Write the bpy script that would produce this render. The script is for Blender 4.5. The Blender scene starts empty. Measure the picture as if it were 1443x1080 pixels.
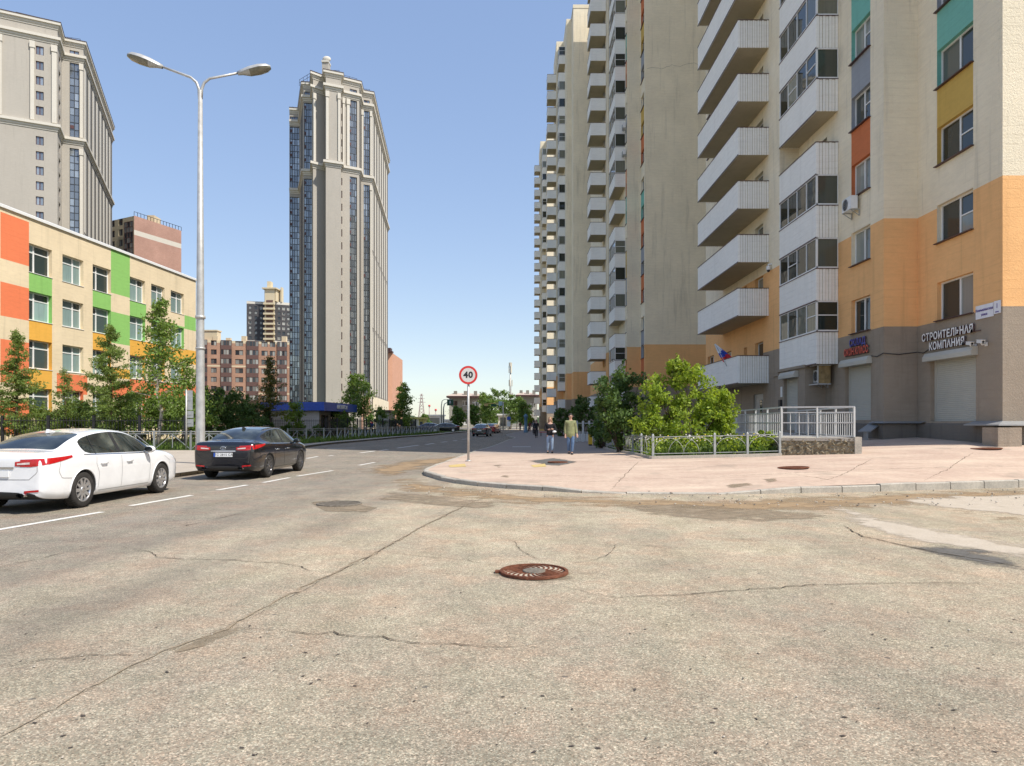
import bpy, bmesh, math, random
import numpy as np
from mathutils import Vector, Matrix
from mathutils.bvhtree import BVHTree

R = random.Random(11)
NR = np.random.default_rng(5)
SC = bpy.context.scene
COL = SC.collection
F, CX, HY, EYE = 1000.0, 721.5, 596.0, 1.58      # focal length in photo pixels, principal column, horizon row, eye height
rad = math.radians

def at(px, Y): return (px - CX) * Y / F
def zz(py, Y): return EYE + (HY - py) * Y / F
def gnd(px, py, z=0.0):
    Y = (EYE - z) * F / (py - HY)
    return (at(px, Y), Y)

# ------------------------------------------------------------------ materials
def lin(c):
    return tuple((x / 12.92 if x <= .04045 else ((x + .055) / 1.055) ** 2.4) for x in c)

class NT:
    def __init__(s, name):
        s.m = bpy.data.materials.new(name); s.m.use_nodes = True
        s.t = s.m.node_tree; s.t.nodes.clear()
        s.out = s.n('ShaderNodeOutputMaterial')
    def n(s, typ, **kw):
        x = s.t.nodes.new(typ)
        for k, v in kw.items():
            if k.startswith('i_'):
                key = k[2:]
                key = int(key) if key.isdigit() else key
                x.inputs[key].default_value = v
            else: setattr(x, k, v)
        return x
    def l(s, a, b): s.t.links.new(a, b)
    def mix(s, fac, a, b, mode='MIX'):
        x = s.n('ShaderNodeMix', data_type='RGBA', blend_type=mode)
        for i, v in ((0, fac), (6, a), (7, b)):
            if hasattr(v, 'links') or isinstance(v, bpy.types.NodeSocket): s.l(v, x.inputs[i])
            elif i == 0: x.inputs[0].default_value = v
            else: x.inputs[i].default_value = (*v[:3], 1)
        return x.outputs[2]
    def ramp(s, src, stops):
        x = s.n('ShaderNodeValToRGB')
        e = x.color_ramp.elements
        while len(e) < len(stops): e.new(.5)
        for k, (p, c) in enumerate(stops):
            e[k].position = p
            e[k].color = (c, c, c, 1) if not hasattr(c, '__len__') else (*c[:3], 1)
        s.l(src, x.inputs[0]); return x.outputs[0]
    def math(s, op, a, b=0.0, c=0.0, clamp=False):
        x = s.n('ShaderNodeMath', operation=op, use_clamp=clamp)
        for i, v in ((0, a), (1, b), (2, c)):
            if isinstance(v, bpy.types.NodeSocket): s.l(v, x.inputs[i])
            else: x.inputs[i].default_value = v
        return x.outputs[0]
    def noise(s, vec, scale, detail=4, rough=.6):
        x = s.n('ShaderNodeTexNoise', i_Scale=scale, i_Detail=detail, i_Roughness=rough)
        if vec is not None: s.l(vec, x.inputs['Vector'])
        return x.outputs['Fac']
    def pos(s, sc=(1, 1, 1), world=True):
        src = s.n('ShaderNodeNewGeometry').outputs['Position'] if world else s.n('ShaderNodeTexCoord').outputs['Object']
        if sc == (1, 1, 1): return src
        m = s.n('ShaderNodeVectorMath', operation='MULTIPLY'); m.inputs[1].default_value = sc
        s.l(src, m.inputs[0]); return m.outputs[0]
    def bump(s, h, strength, dist=.02):
        b = s.n('ShaderNodeBump', i_Strength=strength, i_Distance=dist); s.l(h, b.inputs['Height']); return b.outputs[0]
    def bsdf(s, col, rough=.8, metal=0., spec=.4, normal=None, **kw):
        p = s.n('ShaderNodeBsdfPrincipled')
        for key, v in (('Base Color', col), ('Roughness', rough), ('Metallic', metal), ('Specular IOR Level', spec)):
            if isinstance(v, bpy.types.NodeSocket): s.l(v, p.inputs[key])
            elif key == 'Base Color': p.inputs[key].default_value = (*v[:3], 1)
            else: p.inputs[key].default_value = v
        for k, v in kw.items(): p.inputs[k].default_value = v
        if normal is not None: s.l(normal, p.inputs['Normal'])
        return p
    def done(s, sh): s.l(sh, s.out.inputs['Surface']); return s.m

def plain(name, col, rough=.5, metal=0., spec=.5, var=.08, scale=6., world=True, **kw):
    t = NT(name); n = t.noise(t.pos(world=world), scale, 3)
    f = t.ramp(n, [(.3, 1 - var), (.7, 1 + var * .6)])
    c = t.mix(1.0, col, f, 'MULTIPLY')
    return t.done(t.bsdf(c, rough, metal, spec, **kw).outputs[0])

def plaster(name, col, var=.12, stain=.25, bump=.35, bscale=14., big=.35):
    """rendered wall: broad cloudy tone, vertical run-off streaks, trowelled grain"""
    t = NT(name); p = t.pos()
    a = t.ramp(t.noise(p, big, 5, .62), [(.28, 1 - var * .8), (.72, 1 + var * .6)])
    b = t.ramp(t.noise(t.pos((2.2, 2.2, .16)), 1., 5, .68), [(.30, 1 - stain), (.46, 1.0)])
    g = t.ramp(t.noise(t.pos((1, 1, 5.)), 1.6, 4, .7), [(.3, .96), (.7, 1.05)])
    c = t.mix(1., col, a, 'MULTIPLY'); c = t.mix(.8, c, b, 'MULTIPLY'); c = t.mix(1., c, g, 'MULTIPLY')
    d = t.noise(t.pos((1, 1, 2.)), 3.2, 4, .7)
    warm = t.mix(t.ramp(d, [(.56, 0), (.78, .25)]), c, (col[0] * .78, col[1] * .66, col[2] * .52))
    # faint block courses telegraphing through the render
    sx = t.n('ShaderNodeSeparateXYZ'); t.l(p, sx.inputs[0])
    cz = t.math('FRACT', t.math('MULTIPLY', t.math('ADD', sx.outputs[2], t.math('MULTIPLY', t.noise(p, .8, 2), .12)), 1 / .31))
    line = t.math('MULTIPLY', t.math('LESS_THAN', cz, .13), t.ramp(t.noise(p, .55, 4), [(.42, 0), (.62, 1)]))
    warm = t.mix(t.math('MULTIPLY', line, .13), warm, (col[0] * .55, col[1] * .52, col[2] * .48))
    blot = t.ramp(t.noise(p, 2.1, 6, .72), [(.60, 0), (.72, .20)]); warm = t.mix(blot, warm, (min(1, col[0] * 1.25), min(1, col[1] * 1.25), min(1, col[2] * 1.28)))
    h = t.math('ADD', t.noise(p, bscale, 6, .75), t.math('MULTIPLY', line, -.12))
    return t.done(t.bsdf(warm, .92, 0, .15, t.bump(h, bump, .04)).outputs[0])

def glass(name, dark=(.035, .042, .038), light=(.34, .36, .32), thr=.62, rough=.03, spec=.6, metal=0.):
    t = NT(name)
    g = t.n('ShaderNodeNewGeometry').outputs['Random Per Island']
    o = t.n('ShaderNodeObjectInfo').outputs['Random']
    r = t.math('FRACT', t.math('ADD', g, t.math('MULTIPLY', o, 7.31)))
    f = t.ramp(r, [(thr - .25, 0), (thr, .18), (thr + .12, .5), (1, 1)])
    fold = t.ramp(t.noise(t.pos((7, 7, .25)), 1.6, 3), [(.3, .72), (.7, 1.1)])
    c = t.mix(f, dark, light); c = t.mix(t.math('MULTIPLY', f, .9), c, t.mix(1., c, fold, 'MULTIPLY'))
    n = t.noise(t.pos(), .9, 2)
    return t.done(t.bsdf(c, rough, metal, spec, t.bump(n, .06, .05)).outputs[0])

def brick(name, c1, c2, mortar, sc=4.):
    t = NT(name)
    b = t.n('ShaderNodeTexBrick', i_Scale=sc, i_4=.012 if False else 1.0)
    g = t.n('ShaderNodeNewGeometry')
    sx = t.n('ShaderNodeSeparateXYZ'); t.l(g.outputs['Position'], sx.inputs[0])
    u = t.math('ADD', sx.outputs[0], sx.outputs[1])
    cx = t.n('ShaderNodeCombineXYZ'); t.l(u, cx.inputs[0]); t.l(sx.outputs[2], cx.inputs[1])
    t.l(cx.outputs[0], b.inputs['Vector'])
    for k, v in (('Color1', c1), ('Color2', c2), ('Mortar', mortar)): b.inputs[k].default_value = (*v, 1)
    b.inputs['Mortar Size'].default_value = .02
    f = t.ramp(t.noise(t.pos(), .12, 4), [(.3, .85), (.7, 1.12)])
    return t.done(t.bsdf(t.mix(1., b.outputs[0], f, 'MULTIPLY'), .9, 0, .2).outputs[0])

def leafmat(name, a, b, tr=.38):
    t = NT(name)
    g = t.n('ShaderNodeNewGeometry').outputs['Random Per Island']
    c = t.mix(g, a, b)
    f = t.ramp(t.noise(t.pos(), 1.9, 4, .65), [(.3, .62), (.7, 1.32)])
    c = t.mix(1., c, f, 'MULTIPLY')
    d = t.bsdf(c, .55, 0, .35)
    tl = t.n('ShaderNodeBsdfTranslucent'); t.l(t.mix(1., c, (1.25, 1.2, .55), 'MULTIPLY'), tl.inputs[0])
    m = t.n('ShaderNodeMixShader', i_Fac=tr); t.l(d.outputs[0], m.inputs[1]); t.l(tl.outputs[0], m.inputs[2])
    return t.done(m.outputs[0])

def barkmat(name, c, spot=None):
    t = NT(name); n = t.noise(t.pos((9, 9, 2.)), 2., 5, .7)
    if spot: col = t.mix(t.ramp(t.noise(t.pos((3, 3, 14.)), 1.3, 4, .6), [(.56, 0), (.62, 1)]), c, spot)
    else: col = t.mix(t.ramp(n, [(.3, 0), (.7, 1)]), tuple(x * .55 for x in c), tuple(min(1, x * 1.25) for x in c))
    return t.done(t.bsdf(col, .95, 0, .1, t.bump(n, .6, .03)).outputs[0])

MT = {}
def mk():
    m = MT
    m['beige'] = plaster('beige render', (.87, .77, .58), .11, .24, .8)
    m['beige2'] = plaster('pale beige render', (.80, .70, .52), .08, .12, .25)
    m['orange'] = plaster('apricot render', (.88, .50, .22), .10, .15, .45)
    m['plinthgrey'] = plaster('warm grey render', (.345, .285, .22), .16, .25, .5)
    m['plinthdark'] = plaster('dark plinth render', (.19, .168, .142), .16, .3, .5)
    m['teal'] = plaster('teal render', (.20, .48, .40), .08, .15, .4)
    m['yellow'] = plaster('ochre render', (.60, .40, .11), .08, .15, .4)
    m['red'] = plaster('brick orange render', (.60, .19, .08), .08, .15, .4)
    m['slate'] = plaster('slate blue render', (.33, .35, .38), .08, .15, .4)
    m['siding'] = plaster('white siding', (.88, .86, .80), .04, .08, .1, 9)
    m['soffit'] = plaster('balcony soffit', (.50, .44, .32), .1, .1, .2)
    m['trimdark'] = plain('maroon metal capping', (.075, .035, .032), .5)
    m['pvc'] = plain('white pvc', (.80, .80, .78), .35, var=.03)
    m['glass'] = glass('window glass')
    m['glassl'] = glass('loggia glass', (.02, .027, .022), (.26, .26, .2), .55)
    m['shutter'] = plain('grey roller shutter', (.50, .485, .42), .5, 0, .4, .05, 1.5)
    m['metalw'] = plain('white painted steel', (.52, .52, .50), .4, 0, .5, .08, 5)
    m['metalf'] = plain('weathered white paint', (.36, .37, .35), .5, 0, .5, .2, 8)
    m['metalg'] = plain('galvanised steel', (.42, .43, .42), .45, .55, .5, .14, 9)
    m['metald'] = plain('dark iron', (.02, .02, .022), .55)
    m['white'] = plain('white plastic', (.78, .78, .76), .4, var=.04)
    m['black'] = plain('black plastic', (.018, .018, .02), .45)
    m['roofing'] = plain('roof felt', (.13, .125, .12), .9)
    m['ledge'] = plain('zinc flashing', (.34, .34, .33), .5, .3)
mk()

# ------------------------------------------------------------------ mesh collecting
class MB:
    def __init__(s): s.v, s.f, s.m, s.s = [], [], [], []
    def add(s, vs, fs, m=0, smooth=False):
        b = len(s.v); s.v += [tuple(v) for v in vs]
        for k, f in enumerate(fs):
            s.f.append(tuple(b + i for i in f)); s.m.append(m[k] if isinstance(m, (list, tuple)) else m); s.s.append(smooth)
        return s
    def quad(s, a, b, c, d, m=0): return s.add((a, b, c, d), [(0, 1, 2, 3)], m)
    def poly(s, pts, m=0): return s.add(pts, [tuple(range(len(pts)))], m)
    def box(s, x0, x1, y0, y1, z0, z1, m=0, M=None):
        vs = [(x, y, z) for z in (z0, z1) for y in (y0, y1) for x in (x0, x1)]
        if M is not None: vs = [M @ Vector(v) for v in vs]
        return s.add(vs, [(0, 2, 3, 1), (4, 5, 7, 6), (0, 1, 5, 4), (2, 6, 7, 3), (0, 4, 6, 2), (1, 3, 7, 5)], m)
    def bar(s, p, q, w, h=None, m=0):
        p, q = Vector(p), Vector(q); h = h or w
        d = q - p; L = d.length
        if L < 1e-6: return s
        d /= L
        up = Vector((0, 0, 1)) if abs(d.z) < .95 else Vector((0, 1, 0))
        a = d.cross(up).normalized(); b = a.cross(d)
        M = Matrix((a, d, b)).transposed().to_4x4(); M.translation = p
        return s.box(-w / 2, w / 2, 0, L, -h / 2, h / 2, m, M)
    def tube(s, pts, rr, n=8, m=0, cap=True, smooth=True):
        pts = [Vector(p) for p in pts]
        if not hasattr(rr, '__len__'): rr = [rr] * len(pts)
        vs, fs = [], []
        a = None
        for i, p in enumerate(pts):
            d = (pts[min(i + 1, len(pts) - 1)] - pts[max(i - 1, 0)])
            d = d.normalized() if d.length > 1e-9 else Vector((0, 0, 1))
            if a is None: a = d.orthogonal().normalized()
            a = (a - d * a.dot(d))
            a = a.normalized() if a.length > 1e-6 else d.orthogonal().normalized()
            b = d.cross(a)
            for k in range(n):
                t = 2 * math.pi * k / n
                vs.append(p + (a * math.cos(t) + b * math.sin(t)) * rr[i])
        for i in range(len(pts) - 1):
            for k in range(n):
                k2 = (k + 1) % n
                fs.append((i * n + k, i * n + k2, (i + 1) * n + k2, (i + 1) * n + k))
        if cap:
            fs.append(tuple(range(n - 1, -1, -1))); fs.append(tuple((len(pts) - 1) * n + k for k in range(n)))
        return s.add(vs, fs, m, smooth)
    def lathe(s, prof, n=24, M=None, m=0, smooth=True):
        """prof: (r, z) pairs about the local z axis"""
        vs, fs = [], []
        for r, z in prof:
            for k in range(n):
                t = 2 * math.pi * k / n; vs.append(Vector((r * math.cos(t), r * math.sin(t), z)))
        for i in range(len(prof) - 1):
            for k in range(n):
                k2 = (k + 1) % n; fs.append((i * n + k, i * n + k2, (i + 1) * n + k2, (i + 1) * n + k))
        if M is not None: vs = [M @ v for v in vs]
        return s.add(vs, fs, m, smooth)
    def disc(s, c, r, n=32, M=None, m=0):
        vs = [Vector((c[0] + r * math.cos(2 * math.pi * k / n), c[1] + r * math.sin(2 * math.pi * k / n), c[2])) for k in range(n)]
        if M is not None: vs = [M @ v for v in vs]
        return s.poly(vs, m)
    def ell(s, c, r, n=14, k=9, m=0, M=None):
        vs, fs = [], []
        for i in range(k + 1):
            ph = math.pi * i / k
            for j in range(n):
                t = 2 * math.pi * j / n
                vs.append(Vector((c[0] + r[0] * math.sin(ph) * math.cos(t), c[1] + r[1] * math.sin(ph) * math.sin(t), c[2] - r[2] * math.cos(ph))))
        for i in range(k):
            for j in range(n):
                fs.append((i * n + j, i * n + (j + 1) % n, (i + 1) * n + (j + 1) % n, (i + 1) * n + j))
        if M is not None: vs = [M @ v for v in vs]
        return s.add(vs, fs, m, True)
    def mesh(s, name, mats):
        me = bpy.data.meshes.new(name)
        me.from_pydata(s.v, [], s.f)
        me.polygons.foreach_set('material_index', s.m); me.polygons.foreach_set('use_smooth', s.s)
        for k in mats: me.materials.append(MT[k] if isinstance(k, str) else k)
        me.update(); return me

RM = {}
def root(name, loc, label, cat, group=None, rz=0., kind=None):
    o = bpy.data.objects.new(name, None); COL.objects.link(o)
    o.empty_display_size = .3
    o.location = loc; o.rotation_euler = (0, 0, rz)
    RM[o.name] = Matrix.Translation(loc) @ Matrix.Rotation(rz, 4, 'Z')
    tag(o, label, cat, group, kind); return o
def tag(o, label=None, cat=None, group=None, kind=None):
    if label: o['label'] = label
    if cat: o['category'] = cat
    if group: o['group'] = group
    if kind: o['kind'] = kind
    return o
def link(name, me, parent=None, mat=None, label=None):
    """mat None: the mesh is in world coordinates; otherwise it is placed by that world (or, local=…) matrix"""
    o = bpy.data.objects.new(name, me); COL.objects.link(o)
    if parent is not None:
        o.parent = parent
        if parent.name in RM: o.matrix_parent_inverse = RM[parent.name].inverted()
    if mat is not None: o.matrix_basis = mat
    if label: o['label'] = label
    return o
def part(name, mb, mats, parent, label=None):
    return link(name, mb.mesh(name, mats), parent, None, label)
def lpart(name, mb, mats, parent, label=None):
    """a part whose mesh is already in its parent's own coordinates"""
    o = bpy.data.objects.new(name, mb.mesh(name, mats) if isinstance(mb, MB) else mb); COL.objects.link(o); o.parent = parent
    if label: o['label'] = label
    return o
def thing(name, mb, mats, label, cat, group=None, loc=None):
    """a top-level thing of one mesh; world coordinates, origin moved to its base"""
    vs = mb.v
    if loc is None:
        loc = (sum(v[0] for v in vs) / len(vs), sum(v[1] for v in vs) / len(vs), min(v[2] for v in vs))
    mb.v = [(v[0] - loc[0], v[1] - loc[1], v[2] - loc[2]) for v in vs]
    o = bpy.data.objects.new(name, mb.mesh(name, mats)); COL.objects.link(o); o.location = loc
    return tag(o, label, cat, group)
def struct(name, mb, mats, kind='structure', label=None):
    o = bpy.data.objects.new(name, mb.mesh(name, mats)); COL.objects.link(o); o['kind'] = kind
    if label: o['label'] = label
    return o

def text_mesh(name, body, size, mat, extrude=.01, align='CENTER', bold=0., sx=1.):
    cu = bpy.data.curves.new(name, 'FONT'); cu.body = body; cu.size = size; cu.extrude = extrude
    cu.align_x = align; cu.space_character = 1.1; cu.align_y = 'CENTER'; cu.offset = bold; cu.resolution_u = 3
    o = bpy.data.objects.new(name, cu); COL.objects.link(o)
    dg = bpy.context.evaluated_depsgraph_get()
    me = bpy.data.meshes.new_from_object(o.evaluated_get(dg)); me.name = name
    bpy.data.objects.remove(o); bpy.data.curves.remove(cu)
    if sx != 1: me.transform(Matrix.Diagonal((sx, 1, 1, 1)))
    me.materials.clear(); me.materials.append(MT[mat] if isinstance(mat, str) else mat)
    return me
def wallM(p, ang, z=None):
    """text plane (x right, y up) put on a wall: local x runs along the wall direction ang, local y up, local z outward"""
    d = Vector((math.cos(ang), math.sin(ang), 0)); n = Vector((d.y, -d.x, 0)); u = Vector((0, 0, 1))
    M = Matrix((d, u, n)).transposed().to_4x4(); M.translation = Vector(p); return M

# ------------------------------------------------------------------ facades and windows
def facade(mb, p0, p1, z0, z1, ops, matf, reveal=.22, revm=None, us=(), zs=()):
    p0, p1 = Vector((p0[0], p0[1], 0)), Vector((p1[0], p1[1], 0))
    L = (p1 - p0).length; d = (p1 - p0) / L; n = Vector((d.y, -d.x, 0))
    U = sorted({0., L, *[round(u, 4) for u in us if 0 < u < L], *[round(x, 4) for o in ops for x in o[:2]]})
    Z = sorted({z0, z1, *[round(z, 4) for z in zs if z0 < z < z1], *[round(x, 4) for o in ops for x in o[2:4]]})
    P = lambda u, z, k=0.: p0 + d * u - n * k + Vector((0, 0, z))
    for i in range(len(U) - 1):
        uc = (U[i] + U[i + 1]) / 2
        cand = [o for o in ops if o[0] < uc < o[1]]
        j = 0
        while j < len(Z) - 1:
            zc = (Z[j] + Z[j + 1]) / 2
            if any(o[2] < zc < o[3] for o in cand): j += 1; continue
            m = matf(uc, zc); k = j + 1
            while k < len(Z) - 1:
                zd = (Z[k] + Z[k + 1]) / 2
                if any(o[2] < zd < o[3] for o in cand) or matf(uc, zd) != m: break
                k += 1
            mb.quad(P(U[i], Z[j]), P(U[i + 1], Z[j]), P(U[i + 1], Z[k]), P(U[i], Z[k]), m)
            j = k
    for a, b, c, e, *rest in ops:
        m = matf((a + b) / 2, e + .02) if revm is None else revm
        r = rest[0] if rest else reveal
        mb.quad(P(a, c), P(a, e), P(a, e, r), P(a, c, r), m); mb.quad(P(b, c), P(b, c, r), P(b, e, r), P(b, e), m)
        mb.quad(P(a, e), P(b, e), P(b, e, r), P(a, e, r), m); mb.quad(P(a, c), P(a, c, r), P(b, c, r), P(b, c), m)
    return d, n, L

WIN = {}
def win_meshes(w, h, cols, tr, fr, gl, sill, fw):
    key = (round(w, 2), round(h, 2), cols, tr, fr, gl, sill)
    if key in WIN: return WIN[key]
    f, g, s = MB(), MB(), MB()
    D0, D1 = 0., .07
    f.box(0, w, D0, D1, 0, fw); f.box(0, w, D0, D1, h - fw, h)
    f.box(0, fw, D0 + .002, D1, fw, h - fw); f.box(w - fw, w, D0 + .002, D1, fw, h - fw)
    xs = [0] + [c * w for c in cols] + [w]
    for x in xs[1:-1]: f.box(x - fw * .75, x + fw * .75, D0 + .004, D1, fw, h - fw)
    for i in range(len(xs) - 1):
        t = tr[i] if i < len(tr) else 0
        zs = [fw, h - fw] if not t else [fw, t * h, h - fw]
        if t: f.box(xs[i] + fw * .7, xs[i + 1] - fw * .7, D0 + .008, D1, t * h - fw * .4, t * h + fw * .4)
        for j in range(len(zs) - 1):
            y = D1 - .03; e = R.uniform(-.012, .012); q = R.uniform(-.012, .012)
            g.quad((xs[i], y + e, zs[j]), (xs[i + 1], y - e, zs[j]), (xs[i + 1], y - e + q, zs[j + 1]), (xs[i], y + e + q, zs[j + 1]))
    s.box(-.05, w + .05, -.30, D0 - .002, -.035, -.004)
    WIN[key] = (f.mesh('window', [fr]), g.mesh('pane', [gl]), s.mesh('sill', [sill]) if sill else None)
    return WIN[key]

def window(rt, p0, d, u, z, w, h, cols=(.5,), tr=(0, 0), fr='pvc', gl='glass', sill='trimdark', inset=.2, fw=.06, name='window'):
    f, g, s = win_meshes(w, h, cols, tr, fr, gl, sill, fw)
    ang = math.atan2(d.y, d.x); n = Vector((d.y, -d.x, 0))
    p = Vector((p0[0], p0[1], 0)) + d * u - n * inset + Vector((0, 0, z))
    M = Matrix.Translation(p) @ Matrix.Rotation(ang, 4, 'Z')
    o = link(name, f, rt, M)
    lpart('pane', g, None, o)
    if s: lpart('sill', s, None, o)
    return o

def grid_glass(u0, u1, z0, z1, nu, nz, M, fr, gl, bar=.06):
    """curtain glazing: frame grid with one loose pane per cell"""
    mb = MB(); du, dz = (u1 - u0) / nu, (z1 - z0) / nz
    for i in range(nu + 1):
        x = u0 + du * i; mb.box(x - bar / 2, x + bar / 2, -.06, .0, z0, z1, 0, M)
    for j in range(nz + 1):
        z = z0 + dz * j; mb.box(u0, u1, -.05, .002, z - bar / 2, z + bar / 2, 0, M)
    for i in range(nu):
        for j in range(nz):
            a, b, c, e = u0 + du * i, u0 + du * (i + 1), z0 + dz * j, z0 + dz * (j + 1)
            t, q = R.uniform(-.03, .03), R.uniform(-.03, .03)
            mb.add([M @ Vector(v) for v in ((a, t, c), (b, -t, c), (b, -t + q, e), (a, t + q, e))], [(0, 1, 2, 3)], 1)
    return mb
def offset_line(pts, off):
    out = []
    for i, p in enumerate(pts):
        ns = []
        for a, b in ((i - 1, i), (i, i + 1)):
            if a < 0 or b >= len(pts): continue
            d = Vector((pts[b][0] - pts[a][0], pts[b][1] - pts[a][1])).normalized(); ns.append(Vector((d.y, -d.x)))
        n = sum(ns, Vector((0, 0))); n = n / max(.35, n.dot(ns[0])) if len(ns) > 1 else ns[0]
        out.append((p[0] + n.x * off, p[1] + n.y * off))
    return out
def band(mb, pts, z0, z1, off, m=0):
    o = offset_line(pts, off); i_ = offset_line(pts, -.05)
    for k in range(len(pts) - 1):
        a, b, c, e = o[k], o[k + 1], i_[k], i_[k + 1]
        mb.quad((*a, z0), (*b, z0), (*b, z1), (*a, z1), m)
        mb.quad((*c, z0), (*e, z0), (*b, z0), (*a, z0), m); mb.quad((*a, z1), (*b, z1), (*e, z1), (*c, z1), m)
    for k, fl in ((0, 0), (len(pts) - 1, 1)):
        mb.quad((*i_[k], z0), (*o[k], z0), (*o[k], z1), (*i_[k], z1), m)
# ------------------------------------------------------------------ ground
def asphalt():
    t = NT('worn asphalt'); p = t.pos()
    sx = t.n('ShaderNodeSeparateXYZ'); t.l(p, sx.inputs[0]); X, Y = sx.outputs[0], sx.outputs[1]
    n1 = t.noise(p, .35, 5, .65); n2 = t.noise(p, 1.7, 5, .7); n3 = t.noise(t.pos((3., .6, 1)), .5, 5, .7)
    # the main carriageway, left of the construction joint, is greyer and darker than the dusty side street
    e = t.math('ADD', t.math('ADD', X, t.math('MULTIPLY', Y, -.17)), t.math('MULTIPLY', t.math('SUBTRACT', n1, .5), 3.2))
    lane = t.ramp(t.math('MULTIPLY_ADD', e, .125, .95), [(0, 1), (.48, 0)])
    far = t.ramp(t.math('MULTIPLY', Y, .01), [(.24, 0), (.36, 1)])
    lane = t.math('MAXIMUM', t.math('MULTIPLY', lane, t.ramp(n1, [(.25, .6), (.6, 1)])), far)
    base = t.mix(t.ramp(n2, [(.3, 0), (.7, 1)]), (.37, .31, .225), (.465, .40, .30))
    base = t.mix(t.ramp(t.noise(p, .55, 4), [(.45, 0), (.62, .75)]), base, (.325, .285, .22))
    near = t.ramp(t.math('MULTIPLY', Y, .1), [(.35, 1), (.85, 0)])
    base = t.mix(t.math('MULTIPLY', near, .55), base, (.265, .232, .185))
    grey = t.mix(t.ramp(n2, [(.3, 0), (.7, 1)]), (.19, .172, .15), (.275, .245, .205))
    c = t.mix(t.math('MULTIPLY', lane, .85), base, grey)
    c = t.mix(t.ramp(n3, [(.52, 0), (.72, .35)]), c, (.30, .245, .17))
    # exposed aggregate
    v = t.n('ShaderNodeTexVoronoi', i_Scale=120., feature='F1'); t.l(p, v.inputs['Vector'])
    sp = t.n('ShaderNodeSeparateColor'); t.l(v.outputs['Color'], sp.inputs[0])
    agg = t.ramp(sp.outputs[0], [(0, .38), (.18, .80), (.75, 1.05), (.93, 1.75)])
    tone = t.mix(sp.outputs[1], (1.06, .97, .92), (.95, 1.0, 1.0))
    c = t.mix(.85, c, agg, 'MULTIPLY'); c = t.mix(1., c, tone, 'MULTIPLY')
    v2 = t.n('ShaderNodeTexVoronoi', i_Scale=52., feature='F1'); t.l(p, v2.inputs['Vector'])
    sp2 = t.n('ShaderNodeSeparateColor'); t.l(v2.outputs['Color'], sp2.inputs[0])
    c = t.mix(.55, c, t.ramp(sp2.outputs[0], [(0, .70), (.35, 1.), (.8, 1.02), (1, 1.35)]), 'MULTIPLY')
    v3 = t.n('ShaderNodeTexVoronoi', i_Scale=2.6, feature='F1'); t.l(t.pos((1, 1.35, 1)), v3.inputs['Vector'])
    sp3 = t.n('ShaderNodeSeparateColor'); t.l(v3.outputs['Color'], sp3.inputs[0])
    blot = t.math('MULTIPLY', t.math('LESS_THAN', v3.outputs['Distance'], .055), t.math('GREATER_THAN', sp3.outputs[0], .45))
    c = t.mix(t.math('MULTIPLY', blot, .75), c, (.09, .085, .08))
    hue = t.noise(p, 1.3, 5, .7); c = t.mix(t.ramp(hue, [(.40, .5), (.52, 0)]), c, t.mix(1., c, (.93, 1.0, .97), 'MULTIPLY')); c = t.mix(t.ramp(hue, [(.50, 0), (.62, .7)]), c, t.mix(1., c, (1.06, .96, .93), 'MULTIPLY'))
    wear = t.ramp(t.noise(t.pos((1.2, .35, 1)), .55, 6, .75), [(.30, .80), (.50, 1.0), (.70, 1.13)]); c = t.mix(1., c, wear, 'MULTIPLY')
    tr_ = t.math('ADD', X, t.math('MULTIPLY', Y, -.13)); wob = t.math('MULTIPLY', t.math('SUBTRACT', t.noise(t.pos((1, .3, 1)), .8, 4), .5), .9)
    for cx_ in (-4.35, -6.05):
        dd_ = t.math('ABSOLUTE', t.math('ADD', t.math('ADD', tr_, -cx_), wob)); c = t.mix(t.math('MULTIPLY', t.ramp(dd_, [(.12, .38), (.55, 0)]), t.ramp(n1, [(.3, .4), (.6, 1)])), c, (.15, .135, .115))
    mott = t.ramp(t.noise(p, 6., 5, .75), [(.25, .80), (.75, 1.12)])
    c = t.mix(1., c, mott, 'MULTIPLY')
    h = t.math('ADD', t.math('MULTIPLY', sp.outputs[0], .6), t.noise(p, 160, 2))
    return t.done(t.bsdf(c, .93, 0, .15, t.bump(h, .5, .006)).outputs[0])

def pink():
    t = NT('red pavement asphalt'); p = t.pos()
    n2 = t.noise(p, 1.1, 5, .7)
    c = t.mix(t.ramp(n2, [(.3, 0), (.7, 1)]), (.46, .335, .26), (.56, .435, .335))
    c = t.mix(t.ramp(t.noise(t.pos((.28, 2.2, 1)), .7, 5, .65), [(.50, 0), (.66, .75)]), c, (.62, .50, .38))
    sx = t.n('ShaderNodeSeparateXYZ'); t.l(p, sx.inputs[0])
    c = t.mix(t.ramp(t.math('MULTIPLY', sx.outputs[1], .01), [(.31, 0), (.38, .85)]), c, (.27, .24, .22))  # the near block's cast shadow, put into the colour as grey farther along
    c = t.mix(1., c, t.ramp(t.noise(p, 9, 4, .7), [(.25, .84), (.75, 1.1)]), 'MULTIPLY')
    c = t.mix(t.ramp(t.noise(p, .9, 3, .5), [(.60, 0), (.72, .55)]), c, (.29, .24, .19))
    return t.done(t.bsdf(c, .93, 0, .12, t.bump(t.noise(p, 60, 3), .3, .01)).outputs[0])

def soil(name, a, b, sc=2., bump=.5):
    t = NT(name); p = t.pos()
    c = t.mix(t.ramp(t.noise(p, sc, 6, .7), [(.32, 0), (.68, 1)]), a, b)
    c = t.mix(1., c, t.ramp(t.noise(p, 30, 3, .7), [(.3, .8), (.7, 1.15)]), 'MULTIPLY')
    return t.done(t.bsdf(c, .95, 0, .1, t.bump(t.noise(p, 40, 3), bump, .02)).outputs[0])

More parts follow.
